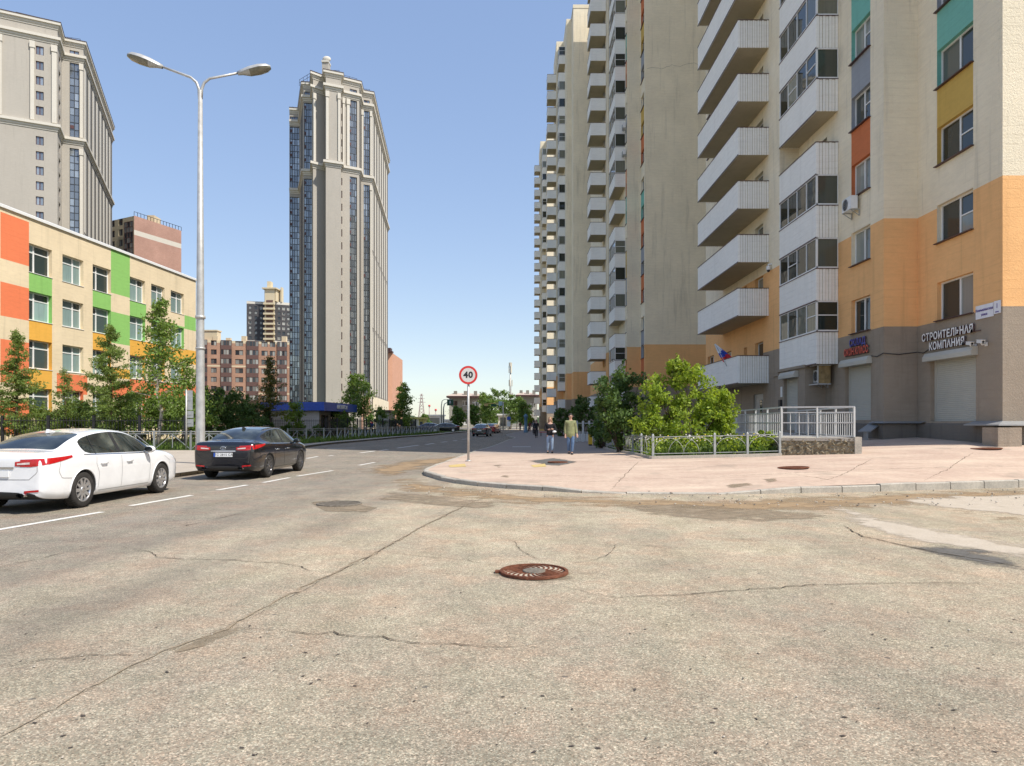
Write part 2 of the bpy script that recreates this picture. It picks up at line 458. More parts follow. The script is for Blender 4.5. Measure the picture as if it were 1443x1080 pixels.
def fading(name, a, b, edge=.42, sc=3., st=(1, 1, 1)):
    """a stain or dusting whose ragged edge thins out: the 'edge' attribute is 1 in the middle and 0 at the rim"""
    t = NT(name); p = t.pos(st)
    c = t.mix(t.ramp(t.noise(p, sc * 2, 5, .7), [(.3, 0), (.7, 1)]), a, b)
    c = t.mix(1., c, t.ramp(t.noise(t.pos(), 70, 2, .7), [(.3, .78), (.7, 1.15)]), 'MULTIPLY')
    at_ = t.n('ShaderNodeAttribute', attribute_name='edge')
    k = t.math('ADD', t.math('MULTIPLY', at_.outputs['Fac'], .85), t.math('MULTIPLY', t.math('SUBTRACT', t.noise(p, sc, 7, .75), .5), 2.6))
    m = t.ramp(k, [(edge - .15, 0), (edge + .35, .95)])
    d = t.bsdf(c, .95, 0, .1); tr = t.n('ShaderNodeBsdfTransparent'); x = t.n('ShaderNodeMixShader')
    t.l(m, x.inputs[0]); t.l(tr.outputs[0], x.inputs[1]); t.l(d.outputs[0], x.inputs[2])
    return t.done(x.outputs[0])

MT['asphalt'] = asphalt(); MT['pink'] = pink()
MT['crack'] = plain('crack filled with dirt', (.085, .068, .05), .95, spec=.1, var=.5, scale=12)
MT['joint'] = soil('dirty joint', (.24, .19, .13), (.36, .29, .21), 9)
MT['paintw'] = soil('worn road paint', (.80, .78, .72), (.60, .57, .51), 5., .15)
MT['painty'] = soil('worn yellow paint', (.62, .46, .17), (.50, .38, .19), 4., .15)
MT['kerbm'] = soil('concrete kerb', (.36, .33, .28), (.50, .455, .38), 1.8, .4)
MT['earth'] = soil('ground', (.16, .145, .115), (.24, .215, .165), .2)
MT['turfsoil'] = soil('turf soil', (.045, .075, .02), (.10, .12, .04), 1.5)
MT['paving'] = soil('grey footway', (.40, .345, .28), (.48, .42, .345), .9, .3)
MT['sand'] = fading('sand washed along the kerb', (.29, .20, .115), (.38, .275, .17), .30, 1.1, (1, 1.6, 1))
MT['damp'] = fading('brown dirt film', (.23, .18, .12), (.31, .25, .18), .66, 1.3, (1, 1.8, 1))
MT['jdirt'] = fading('dirt gathered in the joint', (.25, .20, .135), (.34, .28, .20), .62, 4.5)
MT['pale'] = fading('bleached asphalt', (.47, .40, .31), (.54, .47, .38), .18, 1.6)
MT['tar'] = fading('dark asphalt patch', (.115, .11, .10), (.17, .16, .145), .20, 2.2)

g = MB(); g.add([(-3000, -300, -.06), (3000, -300, -.06), (3000, 4000, -.06), (-3000, 4000, -.06)], [(0, 1, 2, 3)])
struct('ground', g, ['earth'])

# kerb line, from the far end of the street towards the camera and round the corner to the right: (x, y, top, road level)
def spline(pts, n=6):
    out = []
    P = [pts[0]] + list(pts) + [pts[-1]]
    for i in range(1, len(P) - 2):
        a, b, c, d = (np.array(P[i + k], float) for k in (-1, 0, 1, 2))
        for k in range(n):
            t = k / n
            out.append(tuple(.5 * (2 * b + (c - a) * t + (2 * a - 5 * b + 4 * c - d) * t * t + (3 * b - a - 3 * c + d) * t ** 3)))
    out.append(tuple(P[-2])); return out
KB = [(2.6, 152, .12), (1.0, 118, .12), (-.2, 97, .12), (-.78, 88, .12), (-.5, 80, .12), (.18, 72, .12), (.1, 67, .12), (-.45, 60, .12), (-1.2, 46, .12), (-1.95, 37, .12), (-2.4, 30, .12), (-2.75, 24, .12),
      (-2.72, 21.7, .12), (-2.2, 20.1, .12), (-1.72, 18.9, .12), (-.95, 17.8, .12), (-.14, 17.0, .12), (.8, 16.4, .12), (1.45, 16.0, .09), (1.75, 15.9, .03), (2.8, 15.75, .03),
      (4.6, 15.6, .03), (5.1, 15.6, .05), (6.0, 15.85, .13), (7.9, 16.15, .16), (10.0, 16.7, .18), (12.5, 17.3, .19), (20, 18.6, .22), (45, 21, .3)]
KC = spline(KB, 5)
KP = [(p[0], p[1]) for p in KC]
# the footway climbs towards the buildings: thin-plate surface through measured heights
CP = [(*p,) for p in KB[2:-1]] + [(2.8, 34.6, .12), (4.75, 23.9, .385), (4.9, 28.8, .33), (5.28, 35.7, .12), (5.4, 45, .10), (9.06, 23.9, .46), (11.1, 22.9, .60), (16.8, 24.3, .84), (16.8, 29.4, .97), (15.4, 29.5, .94),
      (14.4, 38, .9), (14.4, 52, .7), (11, 62, .35), (8, 90, .12), (6, 130, .12), (30, 24, 1.05), (13.9, 28.2, .70), (8.6, 38, .35), (8, 48, .22)]
def _tps(P):
    P = np.array(P, float); n = len(P)
    d = np.hypot(P[:, None, 0] - P[None, :, 0], P[:, None, 1] - P[None, :, 1])
    K = np.where(d > 0, d * d * np.log(d + 1e-9), 0) + np.eye(n) * 4.
    A = np.zeros((n + 3, n + 3)); A[:n, :n] = K; A[:n, n] = 1; A[:n, n + 1:] = P[:, :2]; A[n:, :n] = A[:n, n:].T
    w = np.linalg.solve(A, np.concatenate([P[:, 2], np.zeros(3)]))
    def f(x, y):
        r = np.hypot(P[:, 0] - x, P[:, 1] - y)
        return float(np.dot(w[:n], np.where(r > 0, r * r * np.log(r + 1e-9), 0)) + w[n] + w[n + 1] * x + w[n + 2] * y)
    return f
TP = _tps(CP)
def walk(x, y): return max(.03, TP(x, y))

rd = MB()
for i in range(22):
    for j in range(20):
        x0, x1 = -60 + i * 5, -55 + i * 5; y0, y1 = -12 + j * 9, -3 + j * 9
        rd.quad((x0, y0, 0), (x1, y0, 0), (x1, y1, 0), (x0, y1, 0))
# cracks and joints of the carriageway, read off the photograph's ground
def strip(mb, pts, w, z=.004, m=1, jag=.62, step=.07):
    w *= .72
    P = [Vector((*p, 0)) for p in pts]; Q = [P[0]]; wl = [0., 0., 0.]
    for a, b in zip(P, P[1:]):
        L = (b - a).length; k = max(1, int(L / step)); n = Vector((-(b - a).y, (b - a).x, 0)).normalized()
        for i in range(1, k + 1):
            q = a.lerp(b, i / k)
            wl[0] = wl[0] * .9 + R.gauss(0, step * .16); wl[1] = wl[1] * .55 + R.gauss(0, step * .2)
            if i < k: q += n * (wl[0] + wl[1]) * jag * min(1, w / .008)
            Q.append(q)
    lf, rt = [], []
    for i, q in enumerate(Q):
        d = (Q[min(i + 1, len(Q) - 1)] - Q[max(0, i - 1)]).normalized(); n = Vector((-d.y, d.x, 0))
        e = min(1, 3. * min(i, len(Q) - 1 - i) / len(Q) + .25)
        k = w * e * (1 + R.uniform(-jag, jag))
        lf.append(q + n * k / 2 + Vector((0, 0, z))); rt.append(q - n * k / 2 + Vector((0, 0, z)))
    for i in range(len(Q) - 1): mb.quad(rt[i], rt[i + 1], lf[i + 1], lf[i], m)
px = lambda l: [gnd(*p) for p in l]
for w, m, l in ((.035, 2, [(0, 1040), (100, 985), (225, 920), (320, 888), (420, 835), (520, 785), (600, 740), (650, 715), (694, 697)]), (.010, 1, [(310, 890), (420, 836), (520, 786), (600, 740), (650, 715), (690, 697)]),
             (.013, 1, [(0, 943), (60, 931), (150, 925), (225, 923)]), (.013, 1, [(330, 886), (400, 887), (425, 893), (470, 891), (540, 898), (580, 907), (640, 908), (700, 913), (760, 913)]),
             (.016, 1, [(172, 772), (215, 780), (222, 786), (260, 789), (320, 790), (400, 795), (425, 799), (436, 805), (470, 808)]), (.010, 1, [(545, 780), (600, 785), (660, 790), (702, 799)]),
             (.010, 1, [(690, 755), (725, 764), (737, 779), (765, 793)]), (.012, 1, [(803, 806), (830, 809), (862, 810)]), (.010, 1, [(806, 795), (835, 790), (858, 781), (868, 768), (930, 771), (1000, 775)]),
             (.014, 1, [(778, 826), (805, 831), (830, 838), (870, 844), (950, 840), (1050, 833), (1130, 827), (1250, 823), (1330, 822), (1443, 824)]),
             (.03, 1, [(1190, 742), (1215, 757), (1250, 764), (1300, 775), (1360, 786), (1440, 800), (1500, 812)]), (.02, 1, [(235, 747), (262, 742), (288, 736)]), (.02, 1, [(296, 734), (345, 723)]), (.014, 1, [(690, 710), (760, 719), (850, 722), (960, 726)]),
             (.009, 1, [(1010, 756), (1060, 762), (1120, 766)]), (.012, 1, [(0, 800), (80, 782), (160, 766)])):
    strip(rd, px(l), w, .009 if m == 1 else .007, m)
b = MB(); M0 = gnd(310, 893)
struct('road', rd, ['asphalt', 'crack', 'joint'])

# sheets of sand, dirt film and bleached or patched asphalt lying on the carriageway
def patch(name, ring, mat, z, rough=.12, fade=1.3):
    """a fine sheet cut to the outline; 'edge' grows from 0 at the rim to 1 inwards"""
    A = np.array(ring, float); B = np.roll(A, -1, 0); lo_, hi_ = A.min(0), A.max(0); c = .05 + .03 * float(np.sqrt(np.prod(hi_ - lo_)) / 4); c = min(c, .16, max(.03, fade * .4))
    nx, ny = int((hi_[0] - lo_[0]) / c) + 2, int((hi_[1] - lo_[1]) / c) + 2
    gx, gy = np.meshgrid(lo_[0] - c / 2 + c * np.arange(nx + 1), lo_[1] - c / 2 + c * np.arange(ny + 1), indexing='ij'); P = np.stack([gx.ravel(), gy.ravel()], 1)
    ins = np.zeros(len(P), bool); dm = np.full(len(P), 1e9)
    for p, q in zip(A, B):
        cond = (p[1] > P[:, 1]) != (q[1] > P[:, 1])
        if abs(q[1] - p[1]) > 1e-9: ins ^= cond & (P[:, 0] < (q[0] - p[0]) * (P[:, 1] - p[1]) / (q[1] - p[1]) + p[0])
        d_ = q - p; t = np.clip(((P - p) @ d_) / (d_ @ d_ + 1e-12), 0, 1); dm = np.minimum(dm, np.hypot(*(P - p - t[:, None] * d_).T))
    w_ = np.where(ins, np.minimum(1, dm / fade), 0.)
    I = lambda i, j: i * (ny + 1) + j
    mb = MB(); mb.v = [(x, y, z) for x, y in P]
    for i in range(nx):
        for j in range(ny):
            q = (I(i, j), I(i + 1, j), I(i + 1, j + 1), I(i, j + 1))
            if ins[list(q)].any(): mb.f.append(q); mb.m.append(0); mb.s.append(True)
    used = sorted({k for f in mb.f for k in f}); mp = {k: n_ for n_, k in enumerate(used)}; mb.v = [mb.v[k] for k in used]; mb.f = [tuple(mp[k] for k in f) for f in mb.f]
    o = struct(name, mb, [mat]); a = o.data.attributes.new('edge', 'FLOAT', 'POINT'); a.data.foreach_set('value', [float(w_[k]) for k in used]); return o
patch('road_sand', px([(560, 668), (640, 684), (720, 694), (840, 700), (1000, 704), (1120, 700), (1250, 694), (1440, 689), (1500, 696), (1380, 712), (1260, 716), (1140, 726), (980, 722), (840, 716), (700, 710), (610, 700), (540, 690)]), 'sand', .003, .1)
patch('road_sand', px([(1120, 700), (1240, 702), (1340, 722), (1460, 745), (1600, 762), (1560, 745), (1400, 726), (1290, 706), (1200, 699)]), 'sand', .005, .1)
patch('road_sand', px([(500, 662), (560, 650), (660, 641), (668, 646), (610, 660), (585, 668), (540, 676)]), 'sand', .0035, .1)
patch('road_dirt_film', px([(850, 712), (960, 708), (1080, 716), (1180, 724), (1200, 732), (1100, 738), (1000, 736), (900, 728)]), 'damp', .0042, .12, .45)
patch('road_dirt_film', px([(520, 690), (640, 698), (720, 708), (700, 722), (600, 716), (520, 706)]), 'damp', .0042, .12, .45)
patch('road_dirt_film', px([(430, 708), (480, 704), (540, 716), (520, 724), (450, 722)]), 'damp', .0052, .12, .12)
patch('road_dirt_film', px([(238, 921), (300, 888), (325, 882), (352, 885), (322, 898), (290, 912), (250, 922)]), 'damp', .0058, .2, .03)
jl = px([(0, 1040), (100, 985), (225, 921), (320, 889), (420, 836), (520, 786), (600, 741), (650, 716), (694, 697)])
for j_ in range(len(jl) - 1):
    a_, b_ = Vector(jl[j_]), Vector(jl[j_ + 1]); n_ = Vector((-(b_ - a_).y, (b_ - a_).x)).normalized() * (.05 if j_ < 3 else .04)
    patch('road_joint_dirt', [tuple(a_ + n_), tuple(a_ - n_), tuple(b_ - n_), tuple(b_ + n_)], 'jdirt', .0052, .1, .07)
patch('bleached_asphalt', px([(1170, 712), (1235, 728), (1330, 748), (1460, 770), (1650, 790), (1650, 820), (1460, 790), (1340, 772), (1250, 758), (1190, 735)]), 'pale', .0046, .12, .45)
patch('bleached_asphalt', px([(1240, 704), (1330, 700), (1480, 696), (1650, 705), (1650, 740), (1440, 728), (1330, 716)]), 'pale', .0046, .12, .45)
patch('bleached_asphalt', [(at(752.5, 7.45) + .62 * math.cos(a), 7.45 + .6 * math.sin(a)) for a in np.linspace(0, 6.0, 16)], 'damp', .0044, .1, .25)
patch('dark_asphalt_patch', px([(1278, 772), (1320, 768), (1380, 774), (1440, 790), (1470, 806), (1400, 800), (1330, 788)]), 'tar', .0058, .14, .45)

# kerb stones
kb = MB(); L = 0; inner = offset_line(KP, -.15); nxt = 0
def resample(pts, step):
    out = [pts[0]]; acc = 0
    for a, b in zip(pts, pts[1:]):
        d = math.dist(a[:2], b[:2])
        while acc + d >= step:
            t = (step - acc) / d; a = tuple(a[k] + (b[k] - a[k]) * t for k in range(len(a))); out.append(a); d = math.dist(a[:2], b[:2]); acc = 0
        acc += d
    return out
KS = resample(KC, 1.0); kin = offset_line([p[:2] for p in KS], -.15)
for i in range(len(KS) - 1):
    a, b = Vector(KS[i][:2]), Vector(KS[i + 1][:2]); c, e = Vector(kin[i]), Vector(kin[i + 1])
    j = R.gauss(0, .006); s = .012
    a2, b2, c2, e2 = a.lerp(b, s), a.lerp(b, 1 - s), c.lerp(e, s), c.lerp(e, 1 - s)
    za, zb = KS[i][2] + j, KS[i + 1][2] + j + R.gauss(0, .004)
    n = (c - a).normalized() * (.02 + abs(R.gauss(0, .006)))
    vs = [(*a2, -.03), (*b2, -.03), (*(b2), zb - .02), (*(a2), za - .02), (*(a2 + n), za), (*(b2 + n), zb), (*e2, zb), (*c2, za), (*c2, -.03), (*e2, -.03)]
    kb.add(vs, [(0, 1, 2, 3), (3, 2, 5, 4), (4, 5, 6, 7), (0, 3, 4, 7, 8), (1, 9, 6, 5, 2), (7, 6, 9, 8)])
struct('kerb', kb, ['kerbm'])
# footway surface between the kerb and the foot of the buildings
IN = [(22, 152), (17, 118), (15, 97), (15, 60), (16, 52), (19, 40), (20, 31), (22, 29), (34, 27), (50, 26)]
ins = resample([(*p,) for p in IN], .25); kin2 = offset_line([p[:2] for p in KS], -.14)
wk = MB(); rows = 20; n = len(KS)
tt = [0]
for i in range(1, n): tt.append(tt[-1] + math.dist(KS[i][:2], KS[i - 1][:2]) * (1 if KS[i][1] > 22 else 1.6))
for i in range(n):
    k = ins[min(len(ins) - 1, int(tt[i] / tt[-1] * (len(ins) - 1)))]; a = kin2[i]
    for j in range(rows + 1):
        t = (j / rows) ** 1.3; x, y = a[0] + (k[0] - a[0]) * t, a[1] + (k[1] - a[1]) * t
        z = walk(x, y) + (KS[i][2] - .006 - walk(*a)) * (1 - t) ** 4
        wk.v.append((x, y, z))
for i in range(n - 1):
    for j in range(rows):
        p = i * (rows + 1) + j; wk.f.append((p, p + rows + 1, p + rows + 2, p + 1)); wk.m.append(0); wk.s.append(True)
walkobj = struct('footway', wk, ['pink'])
_bv = BVHTree.FromPolygons(wk.v, wk.f)
def wz(x, y):
    h = _bv.ray_cast(Vector((x, y, 50)), Vector((0, 0, -1)))
    return h[0].z if h[0] else walk(x, y)
def wpt(px_, py_):
    """where the sight line through a photo pixel meets the footway"""
    d = Vector(((px_ - CX) / F, 1, (HY - py_) / F)); h = _bv.ray_cast(Vector((0, 0, EYE)), d.normalized())
    return h[0] if h[0] else Vector((*gnd(px_, py_), 0))

# ragged repairs, tactile paint and puddle stains on the footway
def wpatch(name, pl, mat, dz=.006):
    c = [wpt(*p) for p in pl]; o = patch(name, [(p.x, p.y) for p in c], mat, 0., .1, .22)
    for v in o.data.vertices: v.co.z = wz(v.co.x, v.co.y) + dz
wpatch('footway_repair', [(745, 650), (780, 646), (815, 651), (790, 657), (765, 656)], 'tar')
wpatch('footway_stain', [(690, 656), (710, 655), (712, 660), (696, 662)], 'damp'); wpatch('footway_stain', [(696, 670), (722, 669), (728, 674), (705, 675)], 'damp')
wpatch('footway_stain', [(1065, 675), (1100, 672), (1105, 680), (1075, 682)], 'damp'); wpatch('footway_stain', [(1010, 684), (1060, 678), (1075, 684), (1030, 690)], 'damp')
wpatch('footway_stain', [(715, 679), (740, 678), (745, 683), (722, 684)], 'damp')
tp = MB()
for pl in ([(632, 656), (655, 654), (657, 658), (634, 659)], [(748, 656), (768, 654), (770, 658), (752, 659)]):
    q = [wpt(*p) for p in pl]; tp.quad(*[(v.x, v.y, v.z + .008) for v in (q[3], q[2], q[1], q[0])])
struct('footway_marking', tp, ['painty'])
ck = MB()
for l in ([(900, 676), (1000, 672), (1100, 668), (1200, 663), (1330, 659), (1443, 657)], [(1098, 667), (1150, 673), (1180, 679)], [(700, 676), (800, 680), (900, 677)], [(628, 663), (800, 671), (980, 676)], [(700, 648), (900, 653), (1060, 656)], [(1150, 690), (1180, 672), (1232, 646)], [(1302, 689), (1330, 664), (1372, 638)], [(860, 694), (880, 670), (905, 648)]):
    q = [wpt(*p) for p in l]; strip(ck, [(v.x, v.y) for v in q], .016, 0, 0)
ck.v = [(v[0], v[1], wz(v[0], v[1]) + .006) for v in ck.v]
struct('footway_crack', ck, ['crack'])

# road paint
mk_ = MB()
def dash(a, b, w=.12):
    a, b = Vector((*gnd(*a), .006)), Vector((*gnd(*b), .006)); d = (b - a); n = Vector((-d.y, d.x, 0)).normalized() * w / 2
    mk_.quad(a - n, b - n, b + n, a + n)
for a, b in (((-60, 757), (144, 722)), ((184, 713.3), (270, 698.5)), ((307, 691), (348, 684)), ((371, 680.5), (408, 673.5)), ((419, 671.5), (469, 663.5)), ((506, 656), (528, 652)), ((432, 646.5), (448, 643.5)), ((463, 643), (470, 642)),
             ((508, 638.5), (528, 636)), ((536, 635.3), (546, 634)), ((560, 631.8), (590, 627.6)), ((600, 626.8), (612, 625)), ((622, 623.6), (630, 622.6)), ((638, 621.6), (644, 620.9)), ((651, 619.6), (658, 618.8)),
             ((460, 633), (500, 631.4)), ((668, 616), (674, 615.2))):
    dash(a, b, .13 if a[1] > 640 else .2)
for a, b in (((722, 630.2), (748, 630.2)),):
    q0, q1 = wpt(*a), wpt(*b); mk_.quad((q0.x, q0.y, wz(q0.x, q0.y) + .008), (q1.x, q1.y, wz(q1.x, q1.y) + .008), (q1.x, q1.y + .5, wz(q1.x, q1.y + .5) + .008), (q0.x, q0.y + .5, wz(q0.x, q0.y + .5) + .008))
struct('road_marking', mk_, ['paintw'])

# left side of the street: footway with kerb, turf behind the railings
LK = [(-11.6, 4), (-10.9, 12), (-10.1, 18), (-9.75, 21), (-9.7, 24), (-10.2, 29), (-11.6, 35), (-12.8, 41), (-13.3, 47), (-13.3, 52), (-12.7, 60), (-11.7, 75), (-9.9, 87), (-8.9, 104), (-7, 130), (-4, 160)]
lk = spline(LK, 4); lk1 = resample([(*p, .12) for p in lk], 1.); li = offset_line([p[:2] for p in reversed(lk1)], -.15)[::-1]
kb = MB()
for i in range(len(lk1) - 1):
    a, b, c, e = Vector(lk1[i][:2]), Vector(lk1[i + 1][:2]), Vector(li[i]), Vector(li[i + 1]); s = .012
    a, b, c, e = a.lerp(b, s), a.lerp(b, 1 - s), c.lerp(e, s), c.lerp(e, 1 - s); z = .13 + R.gauss(0, .005)
    kb.add([(*a, -.03), (*b, -.03), (*b, z), (*a, z), (*e, z), (*c, z)], [(1, 0, 3, 2), (2, 3, 5, 4)])
struct('kerb', kb, ['kerbm'])
pv = MB(); tf = MB()
for i in range(len(lk1) - 1):
    a, b = li[i], li[i + 1]
    def far_edge(y): return -30. if y < 37.6 else -14.9 - max(0, 46 - y) * .3 if y < 56 else -13.4 if y < 80 else -11.2 if y < 90 else -30.
    def lim(y): return min(far_edge(y), -1e9) if False else far_edge(y)
    pv.quad((*b, .12), (*a, .12), (-40 if a[1] < 37.6 else a[0] - 1.3, a[1], .12), (-40 if a[1] < 37.6 else b[0] - 1.3, b[1], .12))
    if a[1] >= 37.6: tf.quad((b[0] - 1.29, b[1], .10), (a[0] - 1.29, a[1], .10), (-75, a[1], .16), (-75, b[1], .16))
struct('left_footway', pv, ['paving']); struct('lawn', tf, ['turfsoil'])
fp = MB(); fp.quad((-7, 152.05, .05), (40, 152.05, .05), (40, 230, .05), (-30, 230, .05)); struct('far_pavement', fp, ['paving'])
# ------------------------------------------------------------------ the apartment blocks on the right
V3 = Vector
NX = Vector((-1, 0, 0))
def balcony_mesh(W, Dp, H, ribs=True, slab=.16):
    """open balcony, local: x along the wall (0..W), -y outward depth Dp, z from the slab's underside; ribbed siding on the ends, flat boards in front"""
    mb = MB(); t = .05
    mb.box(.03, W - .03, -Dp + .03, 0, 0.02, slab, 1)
    # front boards
    nb = max(3, int(W / .42))
    for i in range(nb):
        a, b = W * i / nb, W * (i + 1) / nb
        mb.box(a + .003, b - .003, -Dp - .012 - .004 * (i % 2), -Dp + t, .0, H, 0)
    for x, s in ((0, 1), (W, -1)):
        nr = max(3, int(Dp / .13)); mb.box(min(x + s * .03, x + s * t), max(x + s * .03, x + s * t), -Dp + t, 0, .004, H - .004, 1)  # darker backing paints groove shade between the ribs
        if not ribs: mb.box(min(x, x + s * t), max(x, x + s * t), -Dp + t, 0, 0, H, 0); continue
        for i in range(nr):
            a, b = -Dp + Dp * i / nr, -Dp + Dp * (i + 1) / nr
            o = -.012 if i % 2 else .012
            xa, xb = (x - o, x + t) if s > 0 else (x - t, x + o)
            mb.box(xa, xb, a + .014, b - .014, 0, H, 0)
    return mb
def cap_mesh(W, Dp, H):
    mb = MB(); c = .035
    mb.box(-.03, W + .03, -Dp - .04, -Dp + .07, H, H + c); mb.box(-.03, .07, -Dp + .07, 0, H, H + c); mb.box(W - .07, W + .03, -Dp + .07, 0, H, H + c)
    mb.box(-.02, W + .02, -Dp - .03, -Dp - .013, -.03, .03)
    return mb
def loggia_glazing(W, Dp, H, panes, end=1, sash=None):
    f, g = MB(), MB(); q = .055
    def run(x0, y0, x1, y1, n):
        a = V3((x0, y0, 0)); d = V3((x1 - x0, y1 - y0, 0)); Ln = d.length; d /= Ln
        M = Matrix((d, V3((-d.y, d.x, 0)), V3((0, 0, 1)))).transposed().to_4x4(); M.translation = a
        f.box(0, Ln, -.04, .04, 0, q + .02, 0, M); f.box(0, Ln, -.04, .04, H - q, H, 0, M)
        for i in range(n + 1):
            u = Ln * i / n; f.box(max(0, u - q / 2), min(Ln, u + q / 2), -.036, .044, q, H - q, 0, M)
        for i in range(n):
            u0, u1 = Ln * i / n, Ln * (i + 1) / n; e = R.uniform(-.008, .008)
            z = R.random()
            if z < .3: f.box(u0 + q / 2, u1 - q / 2, -.03, .03, H * .52, H * .52 + .045, 0, M)
            g.add([M @ V3(v) for v in ((u0, e, q), (u1, -e, q), (u1, -e, H - q), (u0, e, H - q))], [(0, 1, 2, 3)])
    run(0, -Dp + .03, W, -Dp + .03, panes)
    run(W - .04, -Dp, W - .04, 0, end); run(.04, 0, .04, -Dp, end)
    return f, g

BALC = {}
def put_balcony(rt, p, W, Dp, H, name='balcony', ang=None, ribs=True):
    """p: world point on the wall plane at the near... start of the run; the run goes along -Y (rz = -90 deg)"""
    key = (round(W, 2), round(Dp, 2), round(H, 2), ribs)
    if key not in BALC:
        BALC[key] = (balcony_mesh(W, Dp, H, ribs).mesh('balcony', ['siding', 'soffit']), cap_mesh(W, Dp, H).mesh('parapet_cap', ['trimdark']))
    M = Matrix.Translation(p) @ Matrix.Rotation(-math.pi / 2 if ang is None else ang, 4, 'Z')
    o = link(name, BALC[key][0], rt, M); lpart('parapet_cap', BALC[key][1], None, o)
    return o
def put_glazing(rt, bal, W, Dp, H, z, panes, end=1):
    f, g = loggia_glazing(W, Dp, H, panes, end)
    o = lpart('glazing', f, ['pvc'], bal); o.location = (0, 0, z)
    lpart('pane', g, ['glassl'], o)

SILLS = [5.6 + 3.05 * k for k in range(0, 11)]
def bandmat(u, z): return 0 if z < 5.57 else 1 if z < 10.05 else 2
WM = ['plinthgrey', 'orange', 'beige', 'teal', 'yellow', 'red', 'slate', 'beige2', 'plinthdark']

def panelled(cols, tones):
    """cols: (u0, u1) of the window columns; tones: {storey: material} for the panel under the window of that storey"""
    def f(u, z):
        for c in cols:
            if c[0] < u < c[1]:
                for k, m in c[2].items():
                    s = 5.6 + 3.05 * k
                    if s - 1.55 <= z <= s: return m
        return bandmat(u, z)
    return f
H_RES = 71.
bA = root('apartment_building', (20, 30, 0), 'nearest beige and apricot apartment block, with white siding balconies above roller shutters', 'building', 'apartment blocks along the right side')
w = MB()
# wall behind the open balconies
PA = [(14.37, 52.6), (14.37, 38.1), (15.4, 38.1), (15.4, 29.4), (16.8, 29.4), (16.8, 24.3), (62, 24.3)]
ops = []; BAL_Z = [3.8, 7.57] + [7.57 + 3.0 * k for k in range(1, 10)]
winA = []
for bz in BAL_Z:
    ops += [(4.7, 6.1, bz + .35, bz + 2.5), (8.6, 9.2, bz + 1.55, bz + 2.4), (10.6, 12.0, bz + .2, bz + 2.45), (.5, 2.1, bz + 1.3, bz + 2.6)]
ops += [(10.35, 12.0, 1.05, 3.25), (5.2, 6.2, 1.6, 2.8)]
zs = [5.57, 10.05] + [s for k in SILLS for s in (k, k - 1.55)]
facade(w, PA[0], PA[1], 0, H_RES, ops, bandmat, .2, None, (), zs)
d = Vector((0, -1, 0))
for bz in BAL_Z:
    window(bA, PA[0], d, 4.7, bz + .35, 1.4, 2.15, (.5,), (0, 0), sill=None, name='balcony_window')
    window(bA, PA[0], d, 8.6, bz + 1.55, .6, .85, (), (0,), sill=None)
    window(bA, PA[0], d, 10.6, bz + .2, 1.4, 2.25, (.62,), (.35, 0), sill=None, name='balcony_door')
    window(bA, PA[0], d, .5, bz + 1.3, 1.6, 1.3, (.5,), (0, 0), sill='trimdark')
window(bA, PA[0], d, 5.2, 1.6, 1.0, 1.2, (.5,), (0, 0))
# return wall beside the loggias
facade(w, PA[1], PA[2], 0, H_RES, [], bandmat, zs=zs)
# wall with the loggias and the second window column; u runs from Y=38.1 towards the camera
c2 = (38.1 - 32.2, 38.1 - 30.5, {3: 5, 4: 6, 5: 3, 6: 4, 8: 5, 9: 3})
ops = [(c2[0], c2[1], s, s + 1.5) for s in SILLS] + [(38.1 - 32.8, 38.1 - 30.46, 1.7, 4.25, .25)]
for k in range(10): ops += [(1.2, 2.0, 4.5 + 2.985 * k, 6.6 + 2.985 * k), (2.0, 3.4, 5.4 + 2.985 * k, 6.6 + 2.985 * k)]
ops = [o for o in ops]
facade(w, PA[2], PA[3], 0, H_RES, ops, panelled([c2], None), .2, None, (c2[0], c2[1]), zs)
for s in SILLS: window(bA, PA[2], d, c2[0], s, 1.7, 1.5, (.52,), (0, R.choice((0, .55))), inset=.17)
for k in range(10): window(bA, PA[2], d, 2.0, 5.4 + 2.985 * k, 1.4, 1.2, (.5,), (0, 0), sill=None); window(bA, PA[2], d, 1.2, 4.5 + 2.985 * k, .8, 2.1, (), (.4,), sill=None, name='balcony_door')
facade(w, PA[3], PA[4], 0, H_RES, [], bandmat, zs=zs)
c1 = (29.4 - 28.05, 29.4 - 25.85, {3: 4, 4: 3, 5: 6, 6: 5, 7: 4, 9: 3})
ops = [(c1[0], c1[1], s, s + 1.5) for s in SILLS] + [(29.4 - 28.5, 29.4 - 25.7, 1.64, 4.15, .25)]
facade(w, PA[4], PA[5], 0, H_RES, ops, panelled([c1], None), .2, None, (c1[0], c1[1]), zs)
for i, s in enumerate(SILLS): window(bA, PA[4], d, c1[0], s, 2.2, 1.5, (.54,), (0, .5 if i in (1, 2) else 0), inset=.17)
ops = []
for s in SILLS[:8]: ops += [(x, x + 2.0, s, s + 1.5) for x in (5, 10, 16, 22)]
facade(w, PA[5], PA[6], 0, H_RES, ops, bandmat, .2, None, (), zs)
for s in SILLS[:8]:
    for x in (5, 10, 16, 22): window(bA, PA[5], Vector((1, 0, 0)), x, s, 2., 1.5, (.5,), (0, 0))
for a, b_ in (((62, 24.3), (62, 53)), ((62, 53), (14.37, 52.6))): facade(w, a, b_, 0, H_RES, [], bandmat, zs=zs)
w.poly([(*p, H_RES - .01) for p in PA + [(62, 53)]], 0)
part('wall', w, WM, bA)
